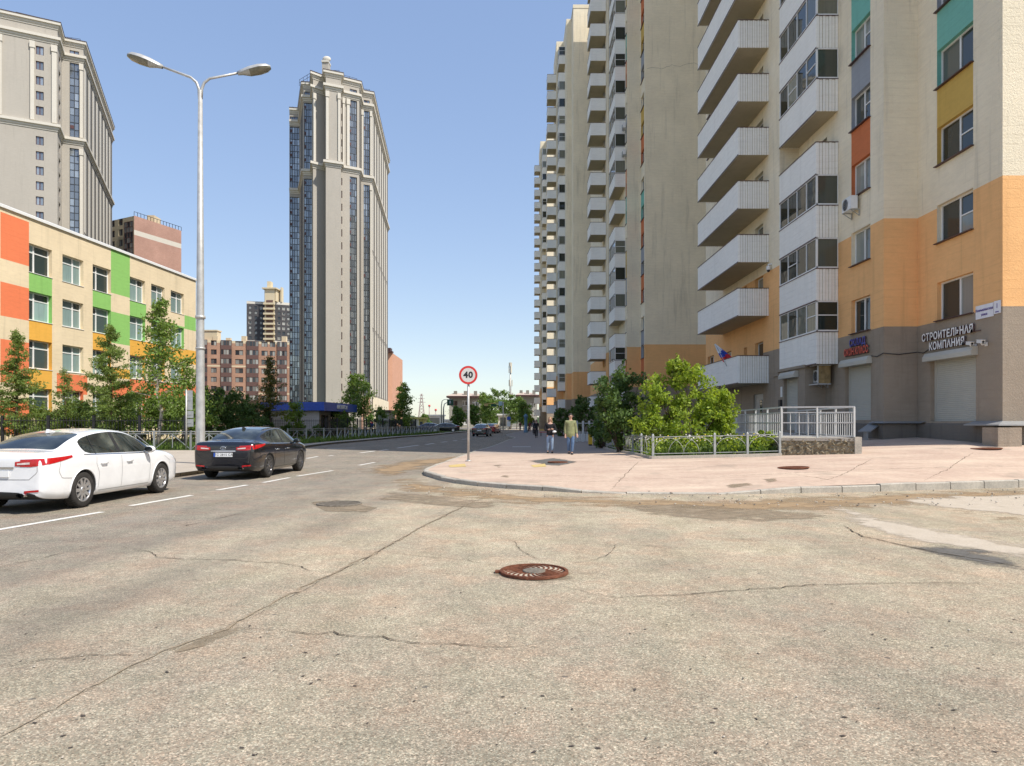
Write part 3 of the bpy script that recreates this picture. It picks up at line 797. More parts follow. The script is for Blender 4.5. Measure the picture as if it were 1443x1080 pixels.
# projecting ground storey under the loggias
gp = MB()
facade(gp, (14.368, 38.098), (14.368, 34.8), 0, 4.33, [(38.098 - 37.5, 38.098 - 35.7, 1.2, 4.0)], lambda u, z: 0, .25)
facade(gp, (14.368, 34.8), (15.4, 34.8), 0, 4.33, [], lambda u, z: 0)
gp.quad((14.368, 38.098, 4.33), (14.368, 34.8, 4.33), (15.4, 34.8, 4.33), (15.4, 38.098, 4.33))
part('ground_storey', gp, ['plinthgrey'], bA)
gp = MB(); gp.box(14.25, 15.42, 34.7, 38.3, 4.28, 4.42); gp.box(14.28, 14.366, 38.1, 38.9, 4.1, 4.16); part('ledge', gp, ['plinthgrey'], bA)
# plinth and drip ledges
pl = MB(); PP = PA[2:7]
o = offset_line(PP, .06)
for k in range(len(o) - 1): pl.quad((*o[k], -.2), (*o[k + 1], -.2), (*o[k + 1], 1.52), (*o[k], 1.52)); pl.quad((*o[k], 1.52), (*o[k + 1], 1.52), (*PP[k + 1], 1.56), (*PP[k], 1.56))
part('plinth', pl, ['plinthdark'], bA)
lg = MB(); o2 = offset_line([(16.8, 25.75), (16.8, 24.3), (62, 24.3)], .42); o1 = [(16.8, 25.75), (16.8, 24.3), (62, 24.3)]
for k in range(2): lg.quad((*o2[k], 1.52), (*o2[k + 1], 1.52), (*o1[k + 1], 1.64), (*o1[k], 1.64)); lg.quad((*o2[k], 1.48), (*o2[k + 1], 1.48), (*o2[k + 1], 1.52), (*o2[k], 1.52)); lg.quad((*o1[k], 1.48), (*o1[k + 1], 1.48), (*o2[k + 1], 1.48), (*o2[k], 1.48))
part('drip_ledge', lg, ['ledge'], bA)
lg = MB(); o1 = [(15.4, 30.3), (15.4, 29.4), (16.8, 29.4), (16.8, 28.8)]; o2 = offset_line(o1, .22)
for k in range(3): lg.quad((*o2[k], 1.56), (*o2[k + 1], 1.56), (*o1[k + 1], 1.64), (*o1[k], 1.64))
part('drip_ledge', lg, ['ledge'], bA)
pr = MB(); pr.box(16.3, 17.1, 23.8, 24.6, .3, 1.42); part('corner_pier', pr, ['plinthgrey'], bA)
cn = MB(); cn.bar((15.3, 30.0, 1.5), (14.75, 29.75, 1.2), .6, .04); cn.box(14.8, 14.86, 29.6, 29.9, .75, 1.2); part('basement_canopy', cn, ['ledge'], bA)
# roller shutters
def shutter(rt, X, Y0, Y1, z0, z1, inset=.22, boxh=.20, name='roller_shutter'):
    mb = MB(); n = int((z1 - z0) / .075)
    for i in range(n):
        a, b = z0 + (z1 - z0) * i / n, z0 + (z1 - z0) * (i + 1) / n
        vs = [(X + inset + (.0 if k in (0, 3) else -.014), y, z) for y in (Y0, Y1) for k, z in ((0, a), (1, a + .012), (2, b - .012), (3, b))]
        mb.add(vs, [(0, 1, 5, 4), (1, 2, 6, 5), (2, 3, 7, 6)], 0)
    mb.box(X + inset - .05, X + inset - .002, Y0, Y0 - .07, z0, z1); mb.box(X + inset - .05, X + inset - .002, Y1, Y1 + .07, z0, z1); mb.box(X + inset - .03, X + inset, Y1 + .07, Y0 - .07, z0, z0 + .06)
    o = part(name, mb, ['shutter'], rt)
    bx = MB(); bx.add([(X - .002, y, z) for y in (Y1 - .12, Y0 + .12) for z in (z1 - .12, z1 + boxh)] + [(X - .26, y, z) for y in (Y1 - .12, Y0 + .12) for z in (z1 - .12, z1 + boxh - .16)] + [(X - .16, y, z1 + boxh) for y in (Y1 - .12, Y0 + .12)],
           [(4, 5, 7, 6), (5, 8, 9, 7), (8, 1, 3, 9), (0, 4, 6, 2), (0, 1, 8, 5, 4), (2, 6, 7, 9, 3)])
    o2 = lpart('shutter_box', bx, ['shutter'], o)
    return o
shutter(bA, 16.8, 28.5, 25.7, 1.64, 4.15); shutter(bA, 15.4, 32.8, 30.46, 1.7, 4.25); shutter(bA, 14.368, 37.5, 35.7, 1.2, 4.0)
dr = MB(); dr.box(14.45, 14.52, 40.6, 42.25, 1.05, 3.25); dr.box(14.43, 14.452, 40.95, 41.3, 1.9, 2.9, 1)
dd = part('entrance_door', dr, ['metalg', 'glass'], bA); hd = MB(); hd.box(14.38, 14.45, 41.9, 41.95, 1.95, 2.2); lpart('handle', hd, ['metalg'], dd)
# open balconies and loggias
for i, bz in enumerate(BAL_Z): put_balcony(bA, (14.37, 48.3, bz), 8.6, 1.71, 1.52)
LOGG = [4.36 + 2.985 * k for k in range(10)]
for k, z in enumerate(LOGG):
    b_ = put_balcony(bA, (15.4, 38.1, z), 4.6, 1.03, 1.50)
    if k != 3: put_glazing(bA, b_, 4.6, 1.03, 1.44, 1.535, 4)
    if k in (2,): pass
cb = MB(); cb.tube([(15.36, 30.4, 4.45), (15.36, 29.9, 4.36), (15.36, 29.36, 4.46), (16.0, 29.36, 4.40), (16.76, 29.36, 4.5), (16.76, 28.9, 4.42), (16.76, 28.3, 4.6)], .018, 5); part('cable', cb, ['black'], bA)

# ---- second block
bB = root('apartment_building', (25, 85, 0), 'beige block behind the lilac bush, its blank end wall cracked, white balconies stacked', 'building', 'apartment blocks along the right side')
w = MB()
PB = [(11.5, 104), (11.5, 85.4), (12.85, 85.4), (12.85, 79.3), (14.35, 79.3), (14.35, 76.7), (27, 76.7), (27, 54), (42, 54), (42, 115.5), (13.5, 115.5), (13.5, 104)]  # unseen wing and deep back added to keep end walls in shade
FL = [4.5 + 3.03 * k for k in range(22)]
def stripe(tones):
    def f(u, z):
        k = int((z - 5.6 + 1.55) // 3.05); s = 5.6 + 3.05 * k
        if k >= 1 and s - 1.55 <= z <= s and lo < u < hi and k in tones: return tones[k]
        return bandmat(u, z)
    return f
zsB = [5.57, 10.05] + [s for k in range(22) for s in (5.6 + 3.05 * k, 4.05 + 3.05 * k)]
facade(w, PB[0], PB[1], 0, H_RES, [(104 - 89.5, 104 - 87.6, z + 1.0, z + 2.4) for z in FL[:18]], bandmat, zs=zsB)
for z in FL[:18]: window(bB, PB[0], d, 104 - 89.5, z + 1.0, 1.9, 1.4, (.4,), (0, 0), sill=None)
facade(w, PB[1], PB[2], 0, H_RES, [], bandmat, zs=zsB)
lo, hi = 5.2, 5.9
so = [(lo, hi, 5.6 + 3.05 * k, 7.1 + 3.05 * k) for k in range(17)]
facade(w, PB[2], PB[3], 0, H_RES, so, stripe({1: 5, 4: 6, 5: 4, 7: 3, 8: 5, 10: 6, 12: 5, 13: 3, 15: 4}), .2, None, (lo, hi), zsB)
for o in so: window(bB, PB[2], d, lo, o[2], hi - lo, 1.5, (), (0,), sill='trimdark')
facade(w, PB[3], PB[4], 0, H_RES, [], bandmat, zs=zsB)
lo, hi = .4, 2.2
so = [(lo, hi, 5.6 + 3.05 * k, 7.1 + 3.05 * k) for k in range(17)]
facade(w, PB[4], PB[5], 0, H_RES, so, stripe({1: 5, 2: 6, 4: 5, 5: 6, 6: 5, 7: 3, 9: 5, 10: 4, 12: 6, 13: 4, 14: 5, 16: 4}), .2, None, (lo, hi), zsB)
for o in so: window(bB, PB[4], d, lo, o[2], hi - lo, 1.5, (.5,), (0, 0), sill='trimdark')
for k in range(5, 11): facade(w, PB[k], PB[k + 1], 0, H_RES, [], bandmat, zs=zsB)
facade(w, (13.5, 104), (11.5, 104), 0, H_RES, [], bandmat, zs=zsB)
w.poly([(*p, H_RES - .01) for p in PB], 0)
# hairline crack across the blank end wall, with its old damp stain
MT['wallcrack'] = plain('wall crack', (.36, .31, .22), .95, var=.4)
zc = 1.58 + (HY - 97) * .0767; q = []
for i in range(24):
    x = 14.6 + i * .3; q.append((x, 76.69, zc + math.sin(i * .9) * .12 + .03 * i + R.gauss(0, .07)))
for a, b_ in zip(q, q[1:]): w.quad(a, b_, (b_[0], b_[1], b_[2] + .03), (a[0], a[1], a[2] + .03), 9)
part('wall', w, WM + ['wallcrack'], bB)
for k in range(18):
    put_balcony(bB, (11.45, 90.2, 3.3 + 3.03 * k), 3.7, 1.85, 1.5, ribs=False)
for k in range(17):
    b_ = put_balcony(bB, (12.85, 85.2, 4.1 + 3.03 * k), 4.7, 1.18, 1.5, ribs=False)
    if k not in (2, 6, 7): put_glazing(bB, b_, 4.7, 1.18, 1.5, 1.53, 3)
# ---- third and fourth blocks, further along
def far_block(P, bal, bay, label, nfl, bx, base_orange=True):
    rt = root('apartment_building', (P[-1][0], P[-1][1], 0), label, 'building', 'apartment blocks along the right side')
    w = MB()
    back = P[0][1]
    lop = [(back - bal[1] + .8, back - bal[1] + 2.4, z + 1.0, z + 2.4) for z in FL[:nfl]]
    facade(w, P[0], P[1], 0, H_RES, lop, bandmat, zs=[5.57, 10.05])
    for o in lop: window(rt, P[0], d, o[0], o[2], 1.6, 1.4, (.45,), (0, 0), sill=None)
    for k in range(1, len(P) - 1): facade(w, P[k], P[k + 1], 0, H_RES, [], bandmat, zs=[5.57, 10.05])
    facade(w, P[-1], (P[-1][0], back), 0, H_RES, [], bandmat, zs=[5.57, 10.05]); facade(w, (P[-1][0], back), P[0], 0, H_RES, [], bandmat, zs=[5.57, 10.05])
    w.poly([(*p, H_RES - .01) for p in P + [(P[-1][0], back)]], 0)
    part('wall', w, WM, rt)
    for k in range(nfl): put_balcony(rt, (bal[0], bal[1], 3.3 + 3.03 * k), bal[2], bal[3], 1.5, ribs=False)
    for k in range(nfl):
        b_ = put_balcony(rt, (bay[0], bay[1], 4.2 + 3.03 * k), bay[2], bay[3], 1.5, ribs=False)
        if R.random() < .85: put_glazing(rt, b_, bay[2], bay[3], 1.5, 1.53, 2)
    return rt
bC = far_block([(8.1, 138), (8.1, 129.2), (9.35, 129.2), (9.35, 122), (10.2, 122), (10.2, 118), (26, 118)], (8.1, 133, 3.0, 1.6), (9.35, 128.2, 3.2, 1.1), 'third beige apartment block along the street, its stepped end wall catching sun near the roof', 21, 0)
bD = far_block([(7.0, 184), (7.0, 175), (8.3, 175), (8.3, 168.2), (11, 168.2), (22, 168.2)], (7.0, 179, 3.0, 1.4), (8.3, 174.4, 3., .95), 'farthest beige apartment block of the right-hand row with narrow stacked balconies', 21, 0)
pr = MB()
for rt, x, y in ((bC, 10.2, 118), (bD, 8.3, 168.2)):
    pr = MB(); o = offset_line([(x, y + 4), (x, y), (x + 12, y)], .05)
    for k in range(2): pr.quad((*o[k], H_RES - .5), (*o[k + 1], H_RES - .5), (*o[k + 1], H_RES + .1), (*o[k], H_RES + .1))
    part('parapet', pr, ['beige2'], rt)

# ---- things fixed to the blocks
def ac_unit(p, label, rz=-math.pi / 2, cage=False):
    o = root('air_conditioner', p, label, 'air conditioner', 'air conditioners on the facades', rz)
    b_ = MB(); b_.box(-.42, .42, -.42, -.12, 0, .58); lpart('body', b_, ['white'], o)
    f = MB(); M = Matrix.Translation((-.1, -.425, .29)) @ Matrix.Rotation(math.pi / 2, 4, 'X')
    f.disc((0, 0, 0), .24, 24, M, 1)
    for r_ in (.08, .14, .2, .25):
        f.tube([M @ V3((r_ * math.cos(t), r_ * math.sin(t), .012)) for t in [2 * math.pi * k / 20 for k in range(21)]], .007, 4, 0)
    lpart('fan_grille', f, ['metalg', 'black'], o)
    br = MB()
    for x in (-.35, .35): br.box(x - .02, x + .02, -.45, 0, -.04, -.002); br.box(x - .02, x + .02, -.04, 0, -.3, -.04); br.bar((x, -.4, -.03), (x, -.02, -.28), .025)
    lpart('bracket', br, ['metalg'], o)
    if cage:
        c = MB()
        for x in (-.62, .62):
            for z in (-.12, .78): c.bar((x, -.62, z), (x, 0, z), .05)
            c.bar((x, -.62, -.145), (x, -.62, .805), .05)
        for z in (-.12, .78): c.bar((-.62, -.62, z), (.62, -.62, z), .05)
        for k in range(9): c.bar((-.62 + .155 * k, -.62, -.12), (-.62 + .155 * k, -.02, -.12), .02)
        lpart('cage', c, ['metalw'], o)
        bp = MB(); bp.box(-.60, .60, -.06, -.01, -.08, .75); bp.box(.55, .60, -.6, -.08, -.08, .75); lpart('back_panel', bp, [MT['amber']], o)
    return o
MT['amber'] = plain('weathered yellow plywood', (.36, .25, .11), .8, var=.4, scale=4)
ac_unit((15.38, 31.75, 11.05), 'white air conditioner with round fan under a window of the near apartment block')
ac_unit((15.2, 34.45, 3.55), 'air conditioner in a white cage under the lowest loggia beside the shutter', cage=True)
ac_unit((12.83, 79.75, 34.6), 'upper air conditioner beside the bay windows of the second block'); ac_unit((12.83, 79.75, 31.6), 'lower air conditioner beside the bay windows of the second block')

# shop sign letters
MT['signwhite'] = plain('white sign letters', (.82, .82, .80), .4, var=.03); MT['signblue'] = plain('blue sign letters', (.03, .05, .33), .4, var=.05); MT['signred'] = plain('red sign letters', (.68, .09, .045), .4, var=.08)
MT['signdark'] = plain('sign letter sides', (.11, .06, .06), .6)
def letters(rt, s, p, size, mat, W, ang=-math.pi / 2, depth=.06, side='signdark', bold=.012):
    me = text_mesh('lettering', s, size, mat, depth / 2, bold=bold)
    xs = [v.co.x for v in me.vertices]; k = W / (max(xs) - min(xs)); me.transform(Matrix.Diagonal((k, 1, 1, 1)))
    me.materials.append(MT[side])
    for f in me.polygons:
        if f.normal.z < .5: f.material_index = 1
    o = link('lettering', me, rt, wallM(p, ang)); return o
sg = root('shop_sign', (16.78, 27.1, 4.6), 'white raised letters reading СТРОИТЕЛЬНАЯ КОМПАНИЯ over the shutter nearest the corner', 'sign')
# letter heights and runs measured along the wall
letters(sg, 'СТРОИТЕЛЬНАЯ', (16.72, 27.3, 5.00), .40, 'signwhite', 3.2)
letters(sg, 'КОМПАНИЯ', (16.72, 27.3, 4.60), .40, 'signwhite', 2.2)
rl = MB(); rl.box(16.755, 16.79, 25.4, 28.6, 4.88, 4.91); rl.box(16.755, 16.79, 25.95, 28.2, 4.48, 4.51); part('mounting_rail', rl, ['signdark'], sg)
sg = root('shop_sign', (15.38, 31.6, 4.6), 'blue and red raised letters over the shutter beside the caged air conditioner', 'sign')
letters(sg, 'СКЛАД', (15.32, 31.45, 5.15), .42, 'signblue', 1.45)
letters(sg, 'ОКОН.КЛАСС', (15.32, 31.6, 4.76), .42, 'signred', 2.2)
rl = MB(); rl.box(15.355, 15.39, 30.6, 32.7, 4.6, 4.63); rl.box(15.355, 15.39, 30.8, 32.2, 5.0, 5.03); part('mounting_rail', rl, ['signdark'], sg)
sp = root('address_plate', (16.79, 25.0, 5.3), 'white street name and house number plates fixed near the building corner', 'sign')
pb = MB(); pb.box(16.765, 16.79, 24.72, 25.66, 5.30, 5.78); pb.box(16.765, 16.79, 24.36, 24.69, 5.36, 5.80)
part('plate', pb, [plain('plate white', (.75, .76, .80), .4)], sp)
MT['platetext'] = plain('violet plate text', (.10, .06, .30), .5)
for s, p, sz in (('Камышинская', (16.758, 25.19, 5.60), .125), ('улица', (16.758, 25.19, 5.43), .11), ('1', (16.758, 24.525, 5.62), .22), ('корпус', (16.758, 24.525, 5.42), .05)):
    link('lettering', text_mesh('lettering', s, sz, 'platetext', .002, bold=.003), sp, wallM(p, -math.pi / 2))
def camera_box(p, label, dome=False):
    o = root('security_camera', p, label, 'security camera', 'security cameras on the near block')
    if dome:
        m = MB(); m.box(-.02, .28, -.05, .05, .12, .2); m.tube([(-.0, 0, .14), (-.12, 0, .14), (-.12, 0, .02)], .045, 10); lpart('arm', m, ['white'], o)
        m = MB(); m.lathe([(.11, .04), (.12, -.06), (.10, -.16)], 16, Matrix.Translation((-.12, 0, 0))); m.ell((-.12, 0, -.18), (.09, .09, .1), 14, 8, 1); lpart('dome', m, ['white', 'black'], o)
    else:
        m = MB(); m.tube([(0, 0, 0), (-.16, 0, -.02), (-.2, 0, .05)], .022, 8); m.box(-.02, .0, -.07, .07, -.07, .07); lpart('arm', m, ['white'], o)
        m = MB(); M = Matrix.Translation((-.2, 0, .09)) @ Matrix.Rotation(rad(78), 4, 'Z') @ Matrix.Rotation(rad(-8), 4, 'Y'); m.box(-.2, .2, -.06, .06, -.05, .06, 0, M); m.box(-.25, .22, -.07, .07, .062, .07, 0, M); lpart('housing', m, ['white'], o)
        m = MB(); m.disc((0, 0, 0), .045, 16, M @ Matrix.Translation((-.203, 0, 0)) @ Matrix.Rotation(rad(-90), 4, 'Y')); lpart('lens', m, ['black'], o)
    return o
camera_box((16.78, 25.7, 4.36), 'white bracketed camera at the left end of the shutter box, pointing along the wall'); camera_box((16.78, 25.1, 4.36), 'white box camera nearest the corner, beside the camera over the shutter')
camera_box((14.32, 39.3, 10.2), 'white dome camera hanging under a balcony of the near block', True)
mbx = MB(); mbx.box(14.25, 14.36, 37.72, 37.98, 2.25, 2.8); thing('mailbox', mbx, ['black'], 'small black box on the wall beside the narrow shutter', 'wall box')
nt = MB(); nt.box(14.335, 14.362, 37.68, 37.9, 2.95, 3.5); thing('notice', nt, ['white'], 'narrow white notice plate above the small black box', 'notice')
# flag on the first balcony
fl = root('flag', (12.6, 42.2, 5.2), 'white, blue and red flag on a slanting pole over the lowest balcony', 'flag')
pm = MB(); pm.tube([(12.62, 41.7, 4.9), (12.35, 43.1, 6.35)], .02, 8); part('pole', pm, ['metalg'], fl)
cl = MB(); n = 14; m_ = 12
cl_v = []
for i in range(n + 1):
    for j in range(m_ + 1):
        s, t = i / n, j / m_
        c = V3((12.30 + .52 * t, 43.05 - .75 * t, 6.36 - 1.08 * t)); w_ = (.08 + .60 * t ** .8) * (s - .35)
        cl_v.append(c + V3((.86 * w_, .10 * math.sin(s * 8 + t * 3), .42 * w_ - .10 * t * s)))
fs, ms = [], []
for i in range(n):
    for j in range(m_): fs.append((i * (m_ + 1) + j, (i + 1) * (m_ + 1) + j, (i + 1) * (m_ + 1) + j + 1, i * (m_ + 1) + j + 1)); ms.append(0 if j + i * .12 < 5.5 else 1 if j + i * .12 < 9 else 2)
cl.add(cl_v, fs, ms, True)
part('cloth', cl, [plain('white flag cloth', (.8, .8, .8), .8), plain('blue flag cloth', (.03, .08, .42), .8), plain('red flag cloth', (.6, .03, .03), .8)], fl)
# ------------------------------------------------------------------ towers, school and blocks on the left
MT['tgrey'] = plaster('grey tower cladding', (.445, .41, .355), .07, .1, .15, 6, .12)
MT['tdark'] = plaster('dark grey tower cladding', (.17, .158, .138), .07, .1, .15, 6, .12)
MT['twhite'] = plaster('white tower trim', (.64, .60, .52), .03, .06, .1, 6)
MT['tglass'] = glass('tower glazing', (.22, .245, .27), (.50, .54, .56), .64, .12, 1., .5)
MT['mull'] = plain('dark mullion', (.05, .055, .06), .4)
MT['opened'] = plain('maroon sash', (.10, .04, .04), .5)
TM = ['tgrey', 'tdark', 'twhite']
def pxy(l): return [(at(x, Y), Y) for x, Y in l]

def tower(label, pts, segs, ztop, zfr, zmid, loc, roofbits):
    """pts: plan from left to right, segs: per edge a list of (f0, f1, kind) strips"""
    rt = root('residential_tower', loc, label, 'tower', 'grey high-rise towers')
    w = MB(); GL = []
    for i in range(len(pts) - 1):
        L = math.dist(pts[i], pts[i + 1]); sg = segs[i]; ops = []; dark = []
        for f0, f1, kind, *a in sg:
            u0, u1 = f0 * L, f1 * L
            if kind == 'glass':
                for z0, z1 in ((5.2, zmid - 2.1), (zmid + .3, zfr - 1.6), (zfr + .3, ztop - 2.0)): ops.append((u0, u1, z0, z1, .35)); GL.append((i, u0, u1, z0, z1, a[0]))
            elif kind == 'win':
                k = 0
                while 6 + 3.0 * k < ztop - 3.5:
                    z = 6 + 3. * k
                    if all(abs(z + .8 - q) > 1.7 for q in (zmid - .6, zfr - .4)): ops.append((u0, u1, z, z + 1.7, .25))
                    k += 1
            elif kind == 'dark': dark.append((u0, u1))
        facade(w, pts[i], pts[i + 1], 0, ztop, ops, lambda u, z, D=dark: 1 if any(a <= u <= b for a, b in D) else 0, .3, None, [x for a in dark for x in a])
        d = (Vector((*pts[i + 1], 0)) - Vector((*pts[i], 0))).normalized(); n = Vector((d.y, -d.x, 0)); ang = math.atan2(d.y, d.x)
        for o in ops:
            if o[3] - o[2] < 1.75: window(rt, pts[i], d, o[0], o[2], o[1] - o[0], 1.7, (.5,) if o[1] - o[0] > 1.2 else (), (0, 0), fr='opened', gl='tglass', sill=None, inset=.22, fw=.12)
    part('wall', w, TM, rt)
    for i, u0, u1, z0, z1, nu in GL:
        d = (Vector((*pts[i + 1], 0)) - Vector((*pts[i], 0))).normalized(); n = Vector((d.y, -d.x, 0)); ang = math.atan2(d.y, d.x)
        M = Matrix.Translation(Vector((*pts[i], 0)) - n * .3) @ Matrix.Rotation(ang, 4, 'Z')
        nz = max(1, round((z1 - z0) / 1.5)); g = grid_glass(u0, u1, z0, z1, nu, nz, M, 'mull', 'tglass', .14)
        # opened or blocked sashes, one to a storey
        for k in range(nz // 2):
            if (i + nu) % 2 == 0 or R.random() < .12:
                za = z0 + (z1 - z0) * (2 * k + 1) / nz; ua = u0 + (u1 - u0) * (0 if i % 2 == 0 else .5 if R.random() < .3 else 0)
                g.box(ua + .1, ua + (u1 - u0) / nu * .92, -.09, -.062, za + .25, za + .95, 2, M)
        part('glazing', g, ['mull', 'tglass', 'opened'], rt)
    for i in range(len(pts) - 1):
        L = math.dist(pts[i], pts[i + 1]); d = (Vector((*pts[i + 1], 0)) - Vector((*pts[i], 0))).normalized(); ang = math.atan2(d.y, d.x)
        for f0, f1, kind, *a in segs[i]:
            if kind not in ('pil', 'PIL', 'rib'): continue
            M = Matrix.Translation(Vector((*pts[i], 0))) @ Matrix.Rotation(ang, 4, 'Z')
            if kind == 'rib':
                for z0, z1 in a[0]:
                    m = MB(); m.box(f0 * L, f1 * L, -.07, -.002, z0, z1, 0, M); part('pilaster', m, ['twhite'], rt)
                continue
            for z0, z1 in ((zmid + .3, zfr - 1.6),) + (((5, zmid - 2.1),) if kind == 'PIL' else ()):
                m = MB(); m.box(f0 * L, f1 * L, -.28, -.002, z0, z1, 0, M); m.box(f0 * L - .12, f1 * L + .12, -.4, -.003, z1 - 1.3, z1 - .0, 0, M); part('pilaster', m, ['twhite'], rt)
    for zc, nm in ((ztop, 'cornice'), (zfr, 'frieze_band'), (zmid, 'string_course')):
        m = MB(); band(m, pts, zc - 1.3, zc - .95, .12); band(m, pts, zc - .948, zc - .5, .28); band(m, pts, zc - .498, zc + .05, .6); part(nm, m, ['twhite'], rt)
    m = MB(); m.poly([(*p, ztop + .02) for p in pts], 0); part('roof', m, ['roofing'], rt)
    cp = MB(); o = offset_line(pts, .63)
    for k in range(len(pts) - 1): cp.bar((*o[k], ztop + .1), (*o[k + 1], ztop + .1), .12, .1)
    part('roof_edge', cp, ['trimdark'], rt)
    for a, b_ in roofbits:
        m = MB(); a, b_ = Vector((*a, ztop)), Vector((*b_, ztop)); k = max(2, int((b_ - a).length / 1.6))
        for j in range(k + 1): q = a.lerp(b_, j / k); m.bar(q, q + Vector((0, 0, 1.5)), .07)
        for h in (.75, 1.5): m.bar(a + Vector((0, 0, h)), b_ + Vector((0, 0, h)), .06)
        part('roof_railing', m, ['metald'], rt)
    return rt
ZT, ZF, ZM = 82., 79., 61.5
P1 = pxy([(407.8, 181.6), (422.8, 182.0), (428., 168), (440.4, 168.3), (441.2, 163.2), (458.4, 165.3), (459.2, 162.2), (480.4, 163.6), (481., 165.5), (506.0, 167.6), (509.2, 172), (523.8, 173), (546.6, 218), (470, 236), (420, 230)])
side = []
for k in range(7):
    f0 = .03 + k * .138
    side.append((f0, f0 + .045, 'rib', ((8.5, 24), (25, 43), (44, ZM - 2.1), (ZM + .3, ZF - 1.7)))); side.append((f0 + .05, f0 + .13, 'dark'))
P1s = [[(.04, .94, 'glass', 4)], [(.2, .8, 'dark')], [(.04, .92, 'glass', 4)], [], [(.0, .17, 'pil')], [], [(.0, .17, 'pil'), (.80, .93, 'pil')], [],
       [(.0, .055, 'win'), (.07, .15, 'pil'), (.30, .45, 'pil'), (.47, .88, 'glass', 4)], [(.1, .9, 'dark')], [(.02, .16, 'pil'), (.22, .80, 'glass', 3), (.84, .98, 'PIL')], side, [], []]
T1 = tower('grey stepped high-rise with glazed strips and white cornices, standing alone left of the street', P1, P1s, ZT, ZF, ZM, (at(480, 175), 190, 0),
           [((at(421, 169), 169.5), (at(436, 164.5), 166)), ((at(466, 164), 165), (at(478, 165), 165)), ((at(482, 167), 167), (at(503, 169), 169)), ((at(511, 174), 174), (at(521, 174.5), 174.5)), ((at(412, 184), 184), (at(420, 185), 185))])
m = MB(); m.box(at(456, 166), at(465, 166), 164.6, 166.4, ZT, ZT + 3.2); m.box(at(455.5, 166), at(465.5, 166), 164.4, 166.6, ZT + 3.2, ZT + 3.6, 1); m.ell((at(460, 165), 165.2, ZT + 4.2), (1, .5, .7), 12, 8, 1); part('roof_stack', m, ['tgrey', 'twhite'], T1)
# rendered base of the tower's street side, with tall windows
m = MB(); a, b_ = offset_line([P1[11], P1[12]], .25); L = math.dist(a, b_)
ops = [(L * (.14 + .17 * k), L * (.20 + .17 * k), 2.2, 6.2) for k in range(5)]
facade(m, a, b_, 0, 8.0, ops, lambda u, z: 0, .4); m.quad((*a, 8), (*b_, 8), (*P1[12], 8.1), (*P1[11], 8.1)); part('base_storey', m, ['beige2'], T1)
dd = (Vector((*b_, 0)) - Vector((*a, 0))).normalized()
for o in ops: window(T1, a, dd, o[0], o[2], o[1] - o[0], 4.0, (.5,), (0, 0), fr='mull', sill=None, inset=.35)
m = MB(); a, b_ = offset_line([P1[10], P1[11]], .2); facade(m, a, b_, 0, 7.6, [(.4, 2.2, 0, 2.8)], lambda u, z: 0, .3); m.quad((*a, 7.6), (*b_, 7.6), (*P1[11], 7.7), (*P1[10], 7.7)); part('base_storey', m, [plaster('salmon stone base', (.58, .36, .27), .1, .15, .2)], T1)

P2 = pxy([(-260, 124), (0, 138.6), (81, 143), (87, 148.6), (117.4, 150.3), (158, 193.2), (-60, 230)])
side = []
for k in range(8):
    f0 = .025 + k * .121
    side.append((f0, f0 + .045, 'rib', ((5, 22), (23.2, 41), (42.2, ZM - 2.1), (ZM + .3, ZF - 1.7)))); side.append((f0 + .05, f0 + .115, 'dark'))
P2s = [[(.05, .12, 'pil'), (.2, .26, 'win'), (.5, .56, 'win'), (.8, .86, 'pil')], [(.0, .03, 'pil'), (.52, .59, 'pil'), (.615, .755, 'win'), (.90, .985, 'pil')], [(.3, .7, 'win')],
       [(.36, .80, 'glass', 2), (.84, .98, 'PIL')], side, [], []]
T2 = tower('grey high-rise with white cornices rising behind the colourful school at the left edge', P2, P2s, ZT, ZF, ZM, (-100, 160, 0),
           [((at(20, 141), 141.5), (at(75, 145), 144.5)), ((at(90, 151), 150.5), (at(113, 151.5), 151.5))])

# ---- school
MT['screen'] = plaster('cream school render', (.76, .63, .43), .10, .16, .25, 12, .5)
MT['sgreen'] = plaster('green school render', (.27, .53, .15), .06, .12, .2); MT['sorange'] = plaster('coral school render', (.80, .22, .10), .05, .08, .2); MT['syellow'] = plaster('yellow school render', (.78, .42, .08), .06, .12, .2)
sl = root('school', (-40, 55, 0), 'four-storey cream school with green, yellow and coral panels behind larch trees', 'school')
A_ = Vector((-36.7 + .081 * 33, 33, 0)); B_ = Vector((-31.05, 69.7, 0)); ds = (B_ - A_).normalized(); LS = (B_ - A_).length
def su(px_):   # distance along the school front of a photo column
    k = (px_ - CX) / F; Y = -36.7 / (k - .081); return (Y - 33) / ds.y
cols = [(40.8, 73.3), (88, 117.5), (130.6, 156.3), (182.9, 204.6), (213, 232), (240.6, 259.2)]
cu = [(su(a), su(b_)) for a, b_ in cols]; rows_ = [(11.85, 13.8), (8.6, 10.55), (5.3, 7.25), (2.0, 3.95)]
ops = [(a, b_, z0, z1) for a, b_ in cu for z0, z1 in rows_] + [(a, a + 1.9, z0, z1) for a in (3.0, 8.0) for z0, z1 in rows_]
sx = [su(x) for x in (0.5, 40.8, 73.3, 80, 123, 130.6, 156.3, 182.9, 260, 275)]
